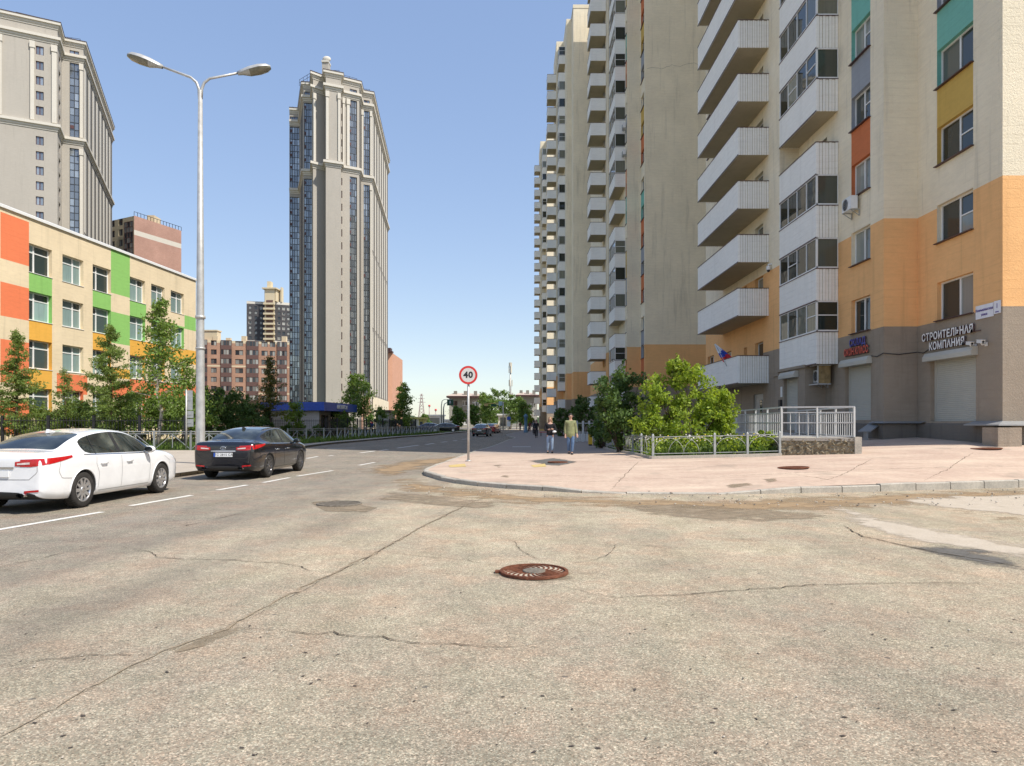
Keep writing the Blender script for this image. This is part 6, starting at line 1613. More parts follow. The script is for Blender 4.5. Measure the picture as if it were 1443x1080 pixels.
sp = root('sign_post', (at(262.5, 38.2), 38.2, .12), 'thin post left of the lamp carrying grey sign backs', 'sign post')
m = MB(); m.tube([(0, 0, 0), (0, 0, 3.25)], .04, 10); lpart('pole', m, ['pole'], sp)
for z0, z1, w_ in ((2.15, 3.2, .22), (1.72, 2.1, .25), (1.25, 1.66, .25)):
    m = MB(); m.box(-.06, w_ * 1.45, .045, .06, z0, z1); m.box(-.05, w_, .02, .045, (z0 + z1) / 2 - .02, (z0 + z1) / 2 + .02); lpart('sign_plate', m, ['metalg'], sp)

def railing(name, pts, label, group, h=1.0, step=2.0, z0=.12, mat='metalg'):
    P = resample([(*p,) for p in pts], step); P = P if math.dist(P[-1], pts[-1]) < .3 else P + [pts[-1]]
    rt = root(name, (*P[0], z0), label, 'railing', group)
    for p in P: m = MB(); m.box(p[0] - .045, p[0] + .045, p[1] - .045, p[1] + .045, z0 - .05, z0 + h + .04); part('post', m, [mat], rt)
    for a, b_ in zip(P, P[1:]):
        m = MB(); A, B = Vector((*a, z0)), Vector((*b_, z0)); U = lambda t, z: A.lerp(B, t) + Vector((0, 0, z))
        m.bar(U(0, h - .02), U(1, h - .02), .05); m.bar(U(0, h - .14), U(1, h - .14), .035); m.bar(U(.5, .1), U(.5, h - .15), .035)
        m.bar(U(.03, .06), U(.5, h - .18), .03); m.bar(U(.97, .06), U(.5, h - .18), .03); part('rail_panel', m, [mat], rt)
    return rt
railing('street_railing', [(-25.4, 38.6), (-15.4, 38.4)], 'grey street railing of slanting struts behind the white car', 'street railings')
railing('street_railing', [(-17.0, 53.8), (-14.65, 58.5), (-13.5, 72), (-11.5, 92), (-10.6, 103)], 'grey street railing running along the verge beyond the black car', 'street railings')

def ironfence(pts, label, h=1.8, z0=.13, pitch=.17, post=2.6):
    P = resample([(*p,) for p in pts], post); rt = root('iron_fence', (*P[0], z0), label, 'fence', 'black iron fences')
    for p in P: m = MB(); m.box(p[0] - .07, p[0] + .07, p[1] - .07, p[1] + .07, z0 - .1, z0 + h + .12); part('post', m, ['metald'], rt)
    for a, b_ in zip(P, P[1:]):
        m = MB(); A, B = Vector((*a, z0)), Vector((*b_, z0)); n = int(math.dist(a, b_) / pitch)
        for z in (.2, h - .18): m.bar(A + Vector((0, 0, z)), B + Vector((0, 0, z)), .04)
        for k in range(1, n): q = A.lerp(B, k / n); m.box(q.x - .011, q.x + .011, q.y - .011, q.y + .011, z0 + .06, z0 + h)
        part('picket_panel', m, ['metald'], rt)
ironfence([(-42, 40.4), (-16.6, 40.4)], 'black picket fence in front of the larches and the school', h=1.75); ironfence([(-28, 67.5), (-17.6, 67.2), (-14.8, 84), (-13.2, 99)], 'black picket fence round the kiosk yard, beyond the black car')

# low bed railing with arches
def bedrail():
    rt = root('bed_railing', (4.75, 23.9, walk(4.75, 23.9)), 'low pale railing of arches round the lilac bed', 'railing'); h = .72
    runs = [[(9.0, 23.85), (7.92, 23.87), (6.82, 23.88), (4.75, 23.9)], [(4.75, 23.9), (4.80, 26.3), (4.90, 28.8), (5.08, 32.2), (5.28, 35.7), (5.35, 40), (5.4, 44.5)]]
    done = set()
    for run in runs:
        for p in run:
            if p in done: continue
            done.add(p); z = walk(*p); m = MB(); m.box(p[0] - .035, p[0] + .035, p[1] - .035, p[1] + .035, z - .05, z + h + .06); m.add([(p[0] + x, p[1] + y, z + h + .06) for x, y in ((-.035, -.035), (.035, -.035), (.035, .035), (-.035, .035))] + [(p[0], p[1], z + h + .12)], [(0, 1, 4), (1, 2, 4), (2, 3, 4), (3, 0, 4)]); part('post', m, ['metalf'], rt)
        for a, b_ in zip(run, run[1:]):
            L = math.dist(a, b_); k = max(1, round(L / 1.05)); m = MB(); za, zb_ = walk(*a), walk(*b_); A, B = Vector((*a, za)), Vector((*b_, zb_)); U = lambda t, z: A.lerp(B, t) + Vector((0, 0, z))
            m.bar(U(0, h), U(1, h), .035, .025); m.bar(U(0, .16), U(1, .16), .025)
            for j in range(k):
                for ph in (0, .5):
                    if j + ph + 1 > k + .01: continue
                    m.tube([U((j + ph + .5 - .5 * math.cos(t)) / k, .16 + (h - .2) * math.sin(t)) for t in np.linspace(0, math.pi, 11)], .009, 5)
            part('rail_panel', m, ['metalf'], rt)
bedrail()
cb_ = MB()
for a, b_ in zip([(9.0, 23.7), (4.66, 23.75), (4.8, 28.8), (5.18, 35.7), (5.3, 45)], [(4.66, 23.75), (4.8, 28.8), (5.18, 35.7), (5.3, 45)]): cb_.bar((*a, walk(*a) + .02), (*b_, walk(*b_) + .02), .1, .14)
struct('bed_edging', cb_, ['kerbm'])

# entrance ramp: rough stone base, landing, white railings
MT['rubble'] = soil('rough stone facing', (.14, .115, .075), (.40, .34, .235), 4.5, 1.); 
rp = root('entrance_ramp', (10, 27, walk(10, 24)), 'raised entrance ramp with a rough stone front wall and white railings', 'ramp')
FL_, FR_, BL_, BR_ = Vector((9.06, 23.9, 0)), Vector((11.1, 22.95, 0)), Vector((9.9, 31.5, 0)), Vector((12.6, 31.5, 0)); zl, zr_ = 1.02, 1.14
def rough(mb, A, B, z0, z1, nu, nz, amp):
    d = (B - A); n = Vector((d.y, -d.x, 0)).normalized(); vs = []; fs = []
    for i in range(nu + 1):
        for j in range(nz + 1):
            e = amp * (0 if j in (0, nz) and False else R.random()); v = A.lerp(B, i / nu) + n * e; v.z = z0 + (z1 - z0) * j / nz + R.gauss(0, .01); vs.append(v)
    for i in range(nu):
        for j in range(nz): fs.append((i * (nz + 1) + j, (i + 1) * (nz + 1) + j, (i + 1) * (nz + 1) + j + 1, i * (nz + 1) + j + 1))
    mb.add(vs, fs)
m = MB(); rough(m, FL_, FR_, .3, zl + .02, 44, 14, .075); rough(m, BL_, FL_, .2, zl, 40, 12, .05); rough(m, FR_, BR_, .3, zl, 40, 12, .05); part('stone_wall', m, ['rubble'], rp)
m = MB(); m.box(11.06, 11.28, 22.88, 23.15, .4, 1.12); part('end_pier', m, ['kerbm'], rp)
m = MB(); T_ = [FL_ + Vector((-.06, -.04, 0)), FR_ + Vector((.04, -.06, 0)), BR_, Vector((14.3, 36, 0)), Vector((14.3, 42.5, 0)), Vector((11.2, 42.5, 0)), BL_]
for zt in (1.08,): m.poly([(p.x, p.y, zt) for p in T_]); 
for a, b_ in zip(T_, T_[1:] + T_[:1]): m.quad((a.x, a.y, .98 if a in (T_[0], T_[1]) else .3), (b_.x, b_.y, .98 if b_ in (T_[0], T_[1]) else .3), (b_.x, b_.y, 1.08), (a.x, a.y, 1.08))
part('landing', m, ['kerbm'], rp)
def ramprail(A, B, n, bars=True, h=1.02, zb=1.08, lean=0.):
    A, B = Vector((*A, zb)), Vector((*B, zb + lean)); L = (B - A).length; U = lambda t, z: A.lerp(B, t) + Vector((0, 0, z))
    o = None
    m = MB(); m.bar(U(0, h), U(1, h), .05); m.bar(U(0, h - .18), U(1, h - .18), .035); m.bar(U(0, .50), U(1, .50), .035); m.bar(U(0, .06), U(1, .06), .035)
    k = max(2, int(L / .25))
    for i in range(1, k): q = U(i / k, 0); m.box(q.x - .010, q.x + .010, q.y - .010, q.y + .010, q.z + .06, q.z + h - .19)
    part('ramp_railing', m, ['metalw'], rp)
    for i in range(n + 1): q = U(i / n, 0); m = MB(); m.box(q.x - .028, q.x + .028, q.y - .028, q.y + .028, q.z, q.z + h + .0); part('post', m, ['metalw'], rp)
ramprail((9.1, 23.95), (11.1, 23.02), 2); ramprail((9.1, 24.0), (9.95, 31.5), 4); ramprail((11.12, 23.08), (12.55, 31.4), 4); ramprail((9.98, 31.6), (11.3, 42.3), 5)

# manhole covers
def manhole(p, r, label, ribs=True, mat='ironrust', tilt=0.):
    rt = root('manhole_cover', p, label, 'manhole cover', 'manhole covers'); rt.rotation_euler = (0, tilt, 0)
    m = MB(); m.lathe([(r * 1.03, .004), (r * 1.02, .026), (r * .93, .030), (r * .92, .012)], 48, None, 0, False)
    if not ribs: m.lathe([(r * .92, .014), (0, .016)], 40, None, 0)
    lpart('rim', m, [mat], rt)
    if ribs:
        pn = MB(); pn.lathe([(r * .93, .009), (0, .010)], 40); lpart('sand_bed', pn, ['sandfill'], rt)
        sp_ = MB()
        for k in range(22):
            a = 2 * math.pi * k / 22; pts = [Vector(((r * (.30 + .64 * t)) * math.cos(a + .62 * t * t), (r * (.30 + .64 * t)) * math.sin(a + .62 * t * t), .0135)) for t in np.linspace(0, 1, 7)]
            for i in range(6): sp_.bar(pts[i], pts[i + 1], .017, .008)
        lpart('spokes', sp_, [mat], rt); hb = MB(); hb.lathe([(r * .34, .006), (r * .34, .026), (r * .31, .030), (0, .030)], 32); lpart('hub', hb, ['irongrey'], rt)
        tb = MB(); tb.box(-r * 1.16, -r * .98, -.03, .05, .004, .02); lpart('hinge', tb, [mat], rt)
    else:
        sp_ = MB()
        for k in range(-4, 5): w_ = (max(0, (r * .9) ** 2 - (k * r * .2) ** 2)) ** .5; sp_.box(-w_, w_, k * r * .2 - .02, k * r * .2 + .02, .014, .024)
        lpart('tread', sp_, [mat], rt)
    return rt
MT['sandfill'] = soil('sand filled hollows', (.40, .34, .26), (.52, .45, .35), 6, .3)
manhole((*gnd(752.5, 808), .006), .352, 'rusty manhole cover with curved spokes in the middle of the asphalt'); manhole((*gnd(478, 711), .0), .42, 'dark flat manhole cover in the carriageway beside a brown stain', False, 'irongrey')
for (x, y), r_, lb in (((1118, 660), .40, 'rust-brown manhole cover in the pink footway near the ramp wall'), ((1390, 633), .44, 'rust-brown manhole cover in the footway near the building corner'), ((786, 652.5), .33, 'small brown manhole cover inside the dark footway repair')):
    q = wpt(x, y); manhole((q.x, q.y, q.z + (.004 if x > 1000 else .012)), r_, lb, False, 'ironrust', -.045 if x > 1000 else 0)

# things farther along the footway
def yellow():
    q = wpt(834, 628); rt = root('yellow_bin', (q.x, q.y, q.z), 'yellow hooded metal box standing at the end of the bed railing', 'metal box'); m = MB()
    m.box(-.22, .02, -.2, .2, .08, .92); m.box(-.22, .26, -.2, .2, .72, 1.02); m.box(-.2, .0, -.18, .18, 0, .08, 1); lpart('housing', m, [plain('yellow enamel', (.66, .40, .03), .45), 'black'], rt); m = MB(); m.box(.04, .2, -.14, .14, .60, .70); m.box(.1, .14, -.03, .03, .0, .6); lpart('bracket', m, ['ironrust'], rt)
yellow()
yf = root('yard_fence', (5.6, 52, walk(5.6, 52)), 'pale grey panel fence with tall posts behind the man', 'fence'); z = walk(5.6, 52)
for x in (4.75, 5.2, 5.65, 6.1, 6.6): m = MB(); m.box(x - .07, x + .07, 51.9, 52.05, z, z + (1.55 if x < 6 else 1.5)); part('post', m, ['metalw'], yf)
m = MB()
for k in range(12): m.box(4.45 + .19 * k, 4.61 + .19 * k, 51.93, 51.97, z + .05, z + .62)
for zz_ in (.7, 1.35): m.box(4.4, 6.8, 51.95, 51.99, z + zz_, z + zz_ + .05)
part('panel', m, ['metalw'], yf)
pl_ = root('blue_pillar', (at(741, 105), 105, .12), 'slim blue-grey pillar at the far end of the footway', 'pillar'); m = MB(); m.lathe([(.30, 0), (.30, .3), (.24, .35), (.24, 2.2), (.34, 2.3), (.34, 2.5), (.1, 2.75), (0, 2.8)], 16); lpart('shaft', m, [plain('blue grey paint', (.10, .20, .28), .6)], pl_)
bn = root('bench', (at(770, 78), 78, .12), 'low red and yellow bench beside the footway behind the woman', 'bench'); m = MB(); m.box(-.8, .8, -.2, .2, .40, .46); lpart('seat', m, ['signred_'], bn); m = MB(); m.box(-.8, .8, .18, .24, .55, .8); lpart('backrest', m, ['painty'], bn)
for x in (-.6, .6): m = MB(); m.box(x - .04, x + .04, -.18, .2, 0, .4); lpart('leg', m, ['black'], bn)
def goose(x, Y, h, reach, label, head, s=1):
    rt = root('signal_mast' if head else 'street_lamp', (at(x, Y), Y, .1), label, 'signal mast' if head else 'street lamp', 'masts at the junction'); m = MB()
    m.tube([(0, 0, 0), (0, 0, h * .8), (s * .15, 0, h * .95), (s * .6, 0, h), (s * reach, 0, h)], [.13, .10, .08, .06, .05], 8); lpart('mast', m, ['metalg'], rt); m = MB()
    if head: m.box(s * reach - .1, s * reach + .95, -.1, .1, h - .5, h + .5); lpart('signal_board', m, [plain('green signal board', (.01, .07, .035), .5)], rt); m = MB(); m.ell((s * reach + .42, -.12, h), (.16, .04, .3), 10, 6); lpart('lens', m, ['metalg'], rt)
    else: m.ell((s * reach + .3, 0, h - .05), (.5, .15, .09), 10, 6); lpart('lamp_head', m, ['metalg'], rt)
goose(625, 120, 4.9, .7, 'near gooseneck mast with a green signal board over the junction', True); goose(622, 150, 6.4, 1.6, 'pale gooseneck lamp left of the green signal board', False); goose(674, 175, 6.4, -1.4, 'gooseneck lamp before the street trees, right of the speed limit pole', False)
sa = root('overhead_signal', (at(709, 150), 150, .1), 'yellow overhead arm carrying a signal box in front of the far trees', 'traffic signal'); m = MB(); m.tube([(0, 0, 0), (0, 0, 5.9)], .12, 8); lpart('mast', m, ['metalg'], sa)
m = MB(); m.bar((.2, 0, 5.75), (-4., 0, 5.45), .16); lpart('arm', m, ['painty'], sa); m = MB(); m.box(-.95, -.15, -.3, -.1, 5.1, 6.); lpart('signal_box', m, [plain('pale blue box', (.35, .5, .55), .5)], sa); m = MB(); m.box(-4., -3.2, -.2, 0, 5., 5.5); lpart('yellow_board', m, ['painty'], sa); m = MB(); m.box(-2.6, -1.4, -.2, 0, 4.9, 5.4); lpart('green_board', m, [plain('green board', (.01, .07, .035), .5)], sa)
ps = root('parking_sign', (at(717, 135), 135, .1), 'blue square sign above a white plate at the foot of the mast', 'road sign'); m = MB(); m.tube([(0, 0, 0), (0, 0, 2.6)], .05, 8); lpart('pole', m, ['metalg'], ps); m = MB(); m.box(-.35, .35, -.09, -.06, 2., 2.65); lpart('sign_plate', m, ['plateblue'], ps); m = MB(); m.box(-.33, .33, -.09, -.06, .8, 1.75); lpart('notice', m, ['white'], ps)
tw = root('antenna_mast', (at(719.3, 172), 172, .05), 'white tubular telecom mast with antenna clusters above the far trees', 'mast'); m = MB(); m.tube([(0, 0, 0), (0, 0, 8), (0, 0, 16.2)], [.32, .26, .14], 10); lpart('pole', m, ['pole'], tw)
for z0, r_, hh in ((13.6, .35, 1.6), (10.4, .4, 1.5), (8.3, .55, .5), (5.9, .5, .3), (15.2, .25, .9)):
    m = MB()
    for k in range(3): a = 2.1 * k + z0; M = Matrix.Translation((r_ * math.cos(a), r_ * math.sin(a), z0)) @ Matrix.Rotation(a, 4, 'Z'); m.box(-.1, .1, -.16, .16, 0, hh, 0, M); m.bar((0, 0, z0 + hh / 2), (r_ * math.cos(a), r_ * math.sin(a), z0 + hh / 2), .05)
    lpart('antenna', m, ['pv_cream'], tw)
m = MB(); m.tube([(0, 0, 7.6), (0, 0, 8.3)], [.5, .55], 10); lpart('platform', m, ['ironrust'], tw)
def pylon(x, Y, H, W_, label):
    rt = root('power_pylon', (at(x, Y), Y, 0), label, 'pylon', 'power pylons on the horizon'); m = MB(); n = 9
    lv = [(W_ * (1 - .88 * i / n), H * i / n) for i in range(n + 1)]
    for (w0, z0), (w1, z1) in zip(lv, lv[1:]):
        c0, c1 = [[(sx_ * w / 2, sy_ * w / 2, zc_) for sx_, sy_ in ((-1, -1), (1, -1), (1, 1), (-1, 1))] for w, zc_ in ((w0, z0), (w1, z1))]
        for k in range(4): m.bar(c0[k], c1[k], .35); m.bar(c0[k], c1[(k + 1) % 4], .18); m.bar(c0[(k + 1) % 4], c1[k], .18)
    lpart('lattice', m, ['pylonm'], rt); m = MB()
    for f, L in ((.72, .55), (.84, .42), (.95, .3)): m.bar((-W_ * L, 0, H * f), (W_ * L, 0, H * f), .3)
    lpart('cross_arm', m, ['pylonm'], rt)
MT['pylonm'] = plain('pylon steel', (.42, .32, .29), .6)
pylon(594, 620, 27, 6.5, 'nearest lattice power pylon left of the junction')
for x, Y, H in ((605, 900, 17), (614, 900, 13)):
    rt = root('chimney_stack', (at(x, Y), Y, 0), 'thin red-topped chimney on the horizon, %s of two' % ('taller' if H > 15 else 'shorter'), 'chimney', 'chimneys on the horizon'); m = MB(); m.tube([(0, 0, 0), (0, 0, H * 1.3)], [.6, .5], 8); lpart('shaft', m, ['pylonm'], rt); m = MB(); m.tube([(0, 0, H * 1.3), (0, 0, H * 1.3 + 2.2)], [1.6, 1.2], 8); lpart('cap', m, ['signred_'], rt)
# wooded hills on the horizon
hl = MB(); n = 60; prev = None
for i in range(n + 1):
    x = -420 + 520 * i / n; h = 9 + 5 * math.sin(i * .35) + 3 * math.sin(i * 1.3) + R.uniform(0, 1.5); y = 1500
    cur = [(x - 0, y, -1), (x, y + 60, h), (x, y + 200, h * 1.1), (x, y + 420, -1)]
    if prev:
        for k in range(3): hl.quad(prev[k], cur[k], cur[k + 1], prev[k + 1])
    prev = cur
MT['hillm'] = soil('wooded hillside', (.035, .06, .03), (.07, .09, .045), .02, 0); struct('hills', hl, ['hillm'])

# ------------------------------------------------------------------ people
def skin(name, V, E, rr, mat, parent, sub=2, rootv=0):
    me = bpy.data.meshes.new(name); me.from_pydata(V, E, []); o = bpy.data.objects.new(name, me); COL.objects.link(o)
    o.modifiers.new('k', 'SKIN'); s = o.modifiers.new('s', 'SUBSURF'); s.levels = s.render_levels = sub
    for i, r_ in enumerate(rr): d = me.skin_vertices[0].data[i]; d.radius = (r_, r_) if not hasattr(r_, '__len__') else r_; d.use_root = (i == rootv)
    dg = bpy.context.evaluated_depsgraph_get(); out = bpy.data.meshes.new_from_object(o.evaluated_get(dg)); bpy.data.objects.remove(o)
    out.materials.clear(); out.materials.append(MT[mat] if isinstance(mat, str) else mat)
    for f in out.polygons: f.use_smooth = True
    out.name = name; return lpart(name, out, None, parent)
MT['skin'] = plain('skin', (.55, .33, .24), .6, var=.05)
def person(loc, rz, label, H, top, bottom, hair, arms, legs, hairlen=.0, group='pedestrians on the footway', shoe='black', loose=1., fine=True, jb=.80):
    """arms: per side (elbow, wrist) offsets from the shoulder; legs: per side (knee, ankle) points; local -y is forward"""
    rt = root('person', loc, label, 'person', group, rz); k = H / 1.75; S = lambda v: tuple(c * k for c in v)
    V = [(0, 0, .96), (0, .0, 1.10), (0, .01, 1.27), (0, .01, 1.42), (0, 0, 1.49), (0, -.01, 1.56), (0, -.02, 1.645), (0, -.015, 1.71)]
    E = [(i, i + 1) for i in range(7)]; r_ = [(.155, .105), (.14, .10), (.165, .11), (.13, .085), (.055, .055), (.062, .066), (.079, .094), (.06, .075)]
    jt = {}
    for s in (-1, 1):
        el, wr = arms[s]; b_ = len(V); sh = Vector((s * .175, .01, 1.40)); e = sh + Vector(el); w = e + Vector(wr); hnd = (w - e).normalized(); V += [tuple(sh), tuple(e), tuple(w), tuple(w + hnd * .07)]; E += [(3, b_), (b_, b_ + 1), (b_ + 1, b_ + 2), (b_ + 2, b_ + 3)]; r_ += [.055, .042, .03, (.036, .022)]
        side_ = hnd.cross(Vector((0, 1, 0))).normalized(); bk = hnd.cross(side_)
        if fine:
            for f in range(4):
                p = w + hnd * .08 + side_ * (.027 - .018 * f); q = p + hnd * (.045 - .006 * abs(f - 1.2)) + bk * .008; t = q + hnd * .025 + bk * .022; c = len(V); V += [tuple(p), tuple(q), tuple(t)]; E += [(b_ + 3, c), (c, c + 1), (c + 1, c + 2)]; r_ += [.0095, .0085, .007]
            c = len(V); p = w + hnd * .03 + side_ * .04; V += [tuple(p), tuple(p + hnd * .04 + side_ * .012 + bk * .012)]; E += [(b_ + 2, c), (c, c + 1)]; r_ += [.011, .009]
        kn, an = legs[s]; c = len(V); hp = Vector((s * .09, 0, .92)); V += [tuple(hp), kn, an, (an[0] + s * .01, an[1] - .11, an[2] - .045)]; E += [(0, c), (c, c + 1), (c + 1, c + 2), (c + 2, c + 3)]; r_ += [.092, .06, .042, (.04, .03)]; jt[s] = (hp, Vector(kn), Vector(an), sh, e, w)
    skin('body', [S(v) for v in V], E, [tuple(x * k for x in q) if hasattr(q, '__len__') else q * k for q in r_], 'skin', rt)
    # jacket, trousers, shoes, hair and face follow the body
    V = [(0, 0, jb), (0, 0, .97), (0, 0, 1.13), (0, .01, 1.29), (0, .01, 1.425), (0, .005, 1.475)]; E = [(i, i + 1) for i in range(5)]; q = [(.19 * loose, .135), (.19 * loose, .14), (.175 * loose, .13), (.185, .135), (.145, .10), (.07, .07)]
    for s in (-1, 1): hp, kn, an, sh, e, w = jt[s]; b_ = len(V); V += [tuple(sh), tuple(e), tuple(e.lerp(w, .92))]; E += [(4, b_), (b_, b_ + 1), (b_ + 1, b_ + 2)]; q += [.076 * loose, .062 * loose, .046 * loose]
    skin('jacket', [S(v) for v in V], E, [tuple(x * k for x in a) if hasattr(a, '__len__') else a * k for a in q], top, rt)
    V = [(0, 0, .97), (0, 0, .90)]; E = [(0, 1)]; q = [(.158, .115), (.16, .118)]
    for s in (-1, 1): hp, kn, an, *_ = jt[s]; b_ = len(V); V += [(s * .09, 0, .84), tuple(kn), tuple(kn.lerp(an, .97))]; E += [(1, b_), (b_, b_ + 1), (b_ + 1, b_ + 2)]; q += [.102, .074, .062]
    skin('trousers', [S(v) for v in V], E, [tuple(x * k for x in a) if hasattr(a, '__len__') else a * k for a in q], bottom, rt)
    for s in (-1, 1):
        an = jt[s][2]; m = MB(); m.ell((an.x * k, (an.y - .06) * k, (an.z - .045) * k), (.048, .135, .045), 12, 8); m.box((an.x - .045) * k, (an.x + .045) * k, (an.y - .17) * k, (an.y + .06) * k, (an.z - .09) * k, (an.z - .062) * k); lpart('shoe', m, [shoe], rt)
    m = MB(); m.ell((0, .012 * k, 1.685 * k), (.088 * k, .098 * k, .082 * k), 16, 10)
    if hairlen: m.ell((0, .055 * k, (1.66 - hairlen / 2) * k), (.105 * k, .055 * k, (.06 + hairlen / 2) * k), 14, 10); [m.ell((s * .078 * k, .0, (1.62 - hairlen * .45) * k), (.03 * k, .05 * k, (.05 + hairlen * .5) * k), 10, 8) for s in (-1, 1)]
    lpart('hair', m, [hair], rt)
    if fine:
        m = MB(); m.ell((0, -.112 * k, 1.625 * k), (.012, .018, .022), 8, 6)
        for s in (-1, 1): m.ell((s * .083 * k, .0, 1.63 * k), (.012, .022, .032), 8, 6)
        lpart('nose_and_ears', m, ['skin'], rt); m = MB()
        for s in (-1, 1): m.ell((s * .032 * k, -.098 * k, 1.65 * k), (.012, .006, .007), 8, 5)
        m.ell((0, -.103 * k, 1.585 * k), (.024, .006, .006), 8, 5, 1); lpart('eyes_and_mouth', m, ['black', 'lampdeep'], rt)
    return rt
cl_ = lambda n, c: plain(n, c, .9, var=.25, scale=9)
olive = cl_('olive jacket cloth', (.26, .27, .13)); denim = cl_('mid blue denim', (.10, .17, .30)); pale_d = cl_('washed blue denim', (.28, .37, .50)); blackc = cl_('black cloth', (.014, .013, .016)); MT['hairdk'] = plain('dark hair', (.02, .014, .01), .6); MT['hairlt'] = plain('light brown hair', (.32, .19, .09), .6); greyc = cl_('grey cloth', (.16, .16, .17)); maroonc = cl_('maroon cloth', (.14, .04, .035))
q = wpt(804, 641)
MAN = person((q.x, q.y, q.z), .06, 'man in an olive jacket and blue jeans walking, dark hair, arms at his sides', 1.76, olive, denim, 'hairdk', {-1: ((-.05, .03, -.30), (-.0, -.06, -.25)), 1: ((.055, .0, -.30), (.03, -.09, -.24))},
       {-1: ((-.085, .02, .50), (-.06, .12, .12)), 1: ((.08, -.09, .50), (.045, -.05, .085))}, loose=1.12, jb=.66)
ph = MB(); ph.box(-.02, .02, -.05, .05, -.06, .08); 
q2 = wpt(776, 639.5)
person((q2.x, q2.y + .5, q2.z), -.05, 'woman with long light hair, black jacket and washed jeans, arms folded across', 1.72, blackc, pale_d, 'hairlt', {-1: ((-.08, -.03, -.28), (.19, -.20, .02)), 1: ((.10, -.02, -.28), (-.16, -.24, .05))},
       {-1: ((-.10, -.03, .50), (-.11, .03, .09)), 1: ((.095, -.06, .50), (.10, -.02, .085))}, .20)
bg = MB(); bg.ell((q2.x + .19, q2.y + .27, q2.z + 1.02), (.10, .09, .06), 12, 8); thing('bundle', bg, ['white'], 'white bundle held in the folded arms of the woman in black', 'bundle', None)
A0_ = {-1: ((-.07, .02, -.28), (0, -.08, -.24)), 1: ((.07, 0, -.28), (0, -.06, -.25))}; L0_ = {-1: ((-.08, -.08, .5), (-.07, -.05, .085)), 1: ((.08, .02, .5), (.07, .12, .12))}
for x, Y, rz, lb, tc, bc, hr, hl_, H in ((755.8, 68, 0, 'pedestrian all in black farther along the footway', blackc, blackc, 'hairdk', .18, 1.74), (752.2, 86, 3.1, 'pedestrian in grey behind the one in black', greyc, blackc, 'hairdk', .1, 1.76), (746.6, 118, 3., 'farthest pedestrian in dark red by the blue pillar', maroonc, maroonc, 'hairdk', .1, 1.7), (733, 128, 0, 'tiny pedestrian in dark red near the end of the footway', maroonc, blackc, 'hairdk', .1, 1.65)):
    person((at(x, Y), Y, wz(at(x, Y), Y) if Y < 125 else .12), rz, lb, H, tc, bc, hr, A0_, L0_, hl_, fine=False)
bp_ = person((at(523.5, 84), 84, .13), 2.6, 'person in dark clothes with a blue and red backpack behind the street railing', 1.74, blackc, blackc, 'hairdk', A0_, L0_, .0, fine=False)
bk_ = root('backpack', (at(523.5, 84) + .12, 83.82, 1.15), 'blue and red backpack on the person behind the railing', 'backpack'); m = MB(); m.ell((0, 0, .17), (.19, .13, .27), 14, 10); lpart('bag', m, ['cblue' if False else 'plateblue'], bk_); m = MB(); m.ell((-.05, -.03, .40), (.14, .11, .1), 12, 8); lpart('top_flap', m, ['signred_'], bk_)

# small litter and stones on the asphalt and along the kerb
st = MB()
for k in range(420):
    if k < 170: x, y = gnd(R.uniform(900, 1443), R.uniform(692, 716)); s = R.uniform(.008, .03)
    elif k < 240: x, y = gnd(R.uniform(560, 900), R.uniform(684, 702)); s = R.uniform(.008, .025)
    else: x, y = R.uniform(-4.5, 5), R.uniform(3, 12); s = R.uniform(.003, .011)
    a = R.uniform(0, 6.3); M = Matrix.Translation((x, y, .022 if k < 240 else .004)) @ Matrix.Rotation(a, 4, 'Z'); st.ell((0, 0, s * .4), (s, s * R.uniform(.5, .9), s * .5), 6, 4, R.choice((0, 0, 1)), M)
for k in range(150):
    x, y = gnd(R.uniform(20, 1430), 740 + 330 * R.random() ** .8); s = R.uniform(.006, .02); M = Matrix.Translation((x, y, .003)) @ Matrix.Rotation(R.uniform(0, 6.3), 4, 'Z'); st.add([M @ Vector(v) for v in ((-s, 0, .001), (-s * .2, -s * .5, .002), (s, -s * .1, .004), (s * .3, s * .55, .002))], [(0, 1, 2, 3)], 2)
struct('gravel', st, [plain('pale pebble', (.48, .43, .36), .9), plain('dark pebble', (.16, .14, .12), .9), plain('dry leaf scraps', (.07, .055, .045), .9)], 'stuff', 'loose pebbles on the asphalt and along the kerb')

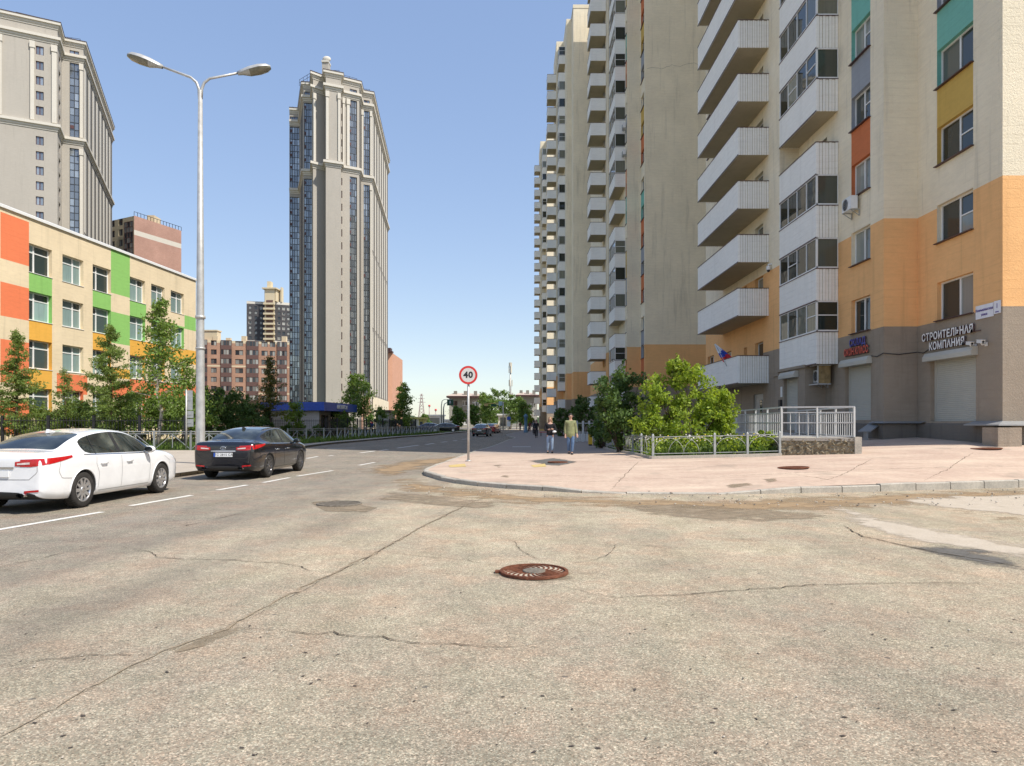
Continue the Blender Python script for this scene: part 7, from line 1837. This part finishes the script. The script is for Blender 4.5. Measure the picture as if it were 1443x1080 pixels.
# ------------------------------------------------------------------ light, sky, camera
EL, AZ = rad(53.), rad(33.)          # sun height; its bearing behind the camera's right shoulder
ts = Vector((math.cos(EL) * math.cos(AZ), -math.cos(EL) * math.sin(AZ), math.sin(EL)))
su_ = bpy.data.lights.new('sun', 'SUN'); su_.energy = 1.95; su_.angle = rad(.5); su_.color = (1., .945, .86)
so_ = bpy.data.objects.new('sun', su_); COL.objects.link(so_); so_.rotation_euler = (-ts).to_track_quat('-Z', 'Y').to_euler(); so_.location = (30, -30, 60)
W = bpy.data.worlds.new('World'); SC.world = W; W.use_nodes = True; nt_ = W.node_tree; nt_.nodes.clear()
sk = nt_.nodes.new('ShaderNodeTexSky'); sk.sky_type = 'NISHITA'; sk.sun_disc = False; sk.sun_elevation = EL; sk.sun_rotation = math.atan2(ts.x, ts.y); sk.air_density = 1.0; sk.dust_density = .5; sk.ozone_density = 2.2; sk.altitude = 30
bg_ = nt_.nodes.new('ShaderNodeBackground'); bg_.inputs['Strength'].default_value = .15
wo = nt_.nodes.new('ShaderNodeOutputWorld'); gm_ = nt_.nodes.new('ShaderNodeGamma'); gm_.inputs[1].default_value = .46; hs_ = nt_.nodes.new('ShaderNodeHueSaturation'); hs_.inputs['Saturation'].default_value = 1.5; hs_.inputs['Hue'].default_value = .513
nt_.links.new(sk.outputs[0], gm_.inputs[0]); nt_.links.new(gm_.outputs[0], hs_.inputs['Color']); nt_.links.new(hs_.outputs[0], bg_.inputs[0]); nt_.links.new(bg_.outputs[0], wo.inputs[0])
cam = bpy.data.cameras.new('camera'); cam.sensor_fit = 'HORIZONTAL'; cam.sensor_width = 36; cam.lens = 36 * F / 1443; cam.shift_y = (HY - 540) / 1443; cam.clip_end = 6000; cam.clip_start = .1
co_ = bpy.data.objects.new('camera', cam); COL.objects.link(co_); co_.location = (0, 0, EYE); co_.rotation_euler = (math.pi / 2, 0, 0); SC.camera = co_
vs_ = SC.view_settings; vs_.view_transform = 'Standard'; vs_.look = 'None'; vs_.exposure = 1.5; vs_.gamma = 1.; vs_.use_curve_mapping = False
SC.cycles.max_bounces = 6; SC.cycles.diffuse_bounces = 4; SC.cycles.glossy_bounces = 3; SC.cycles.transmission_bounces = 3; SC.cycles.transparent_max_bounces = 12; SC.cycles.use_denoising = True
SC.cycles.caustics_reflective = SC.cycles.caustics_refractive = False
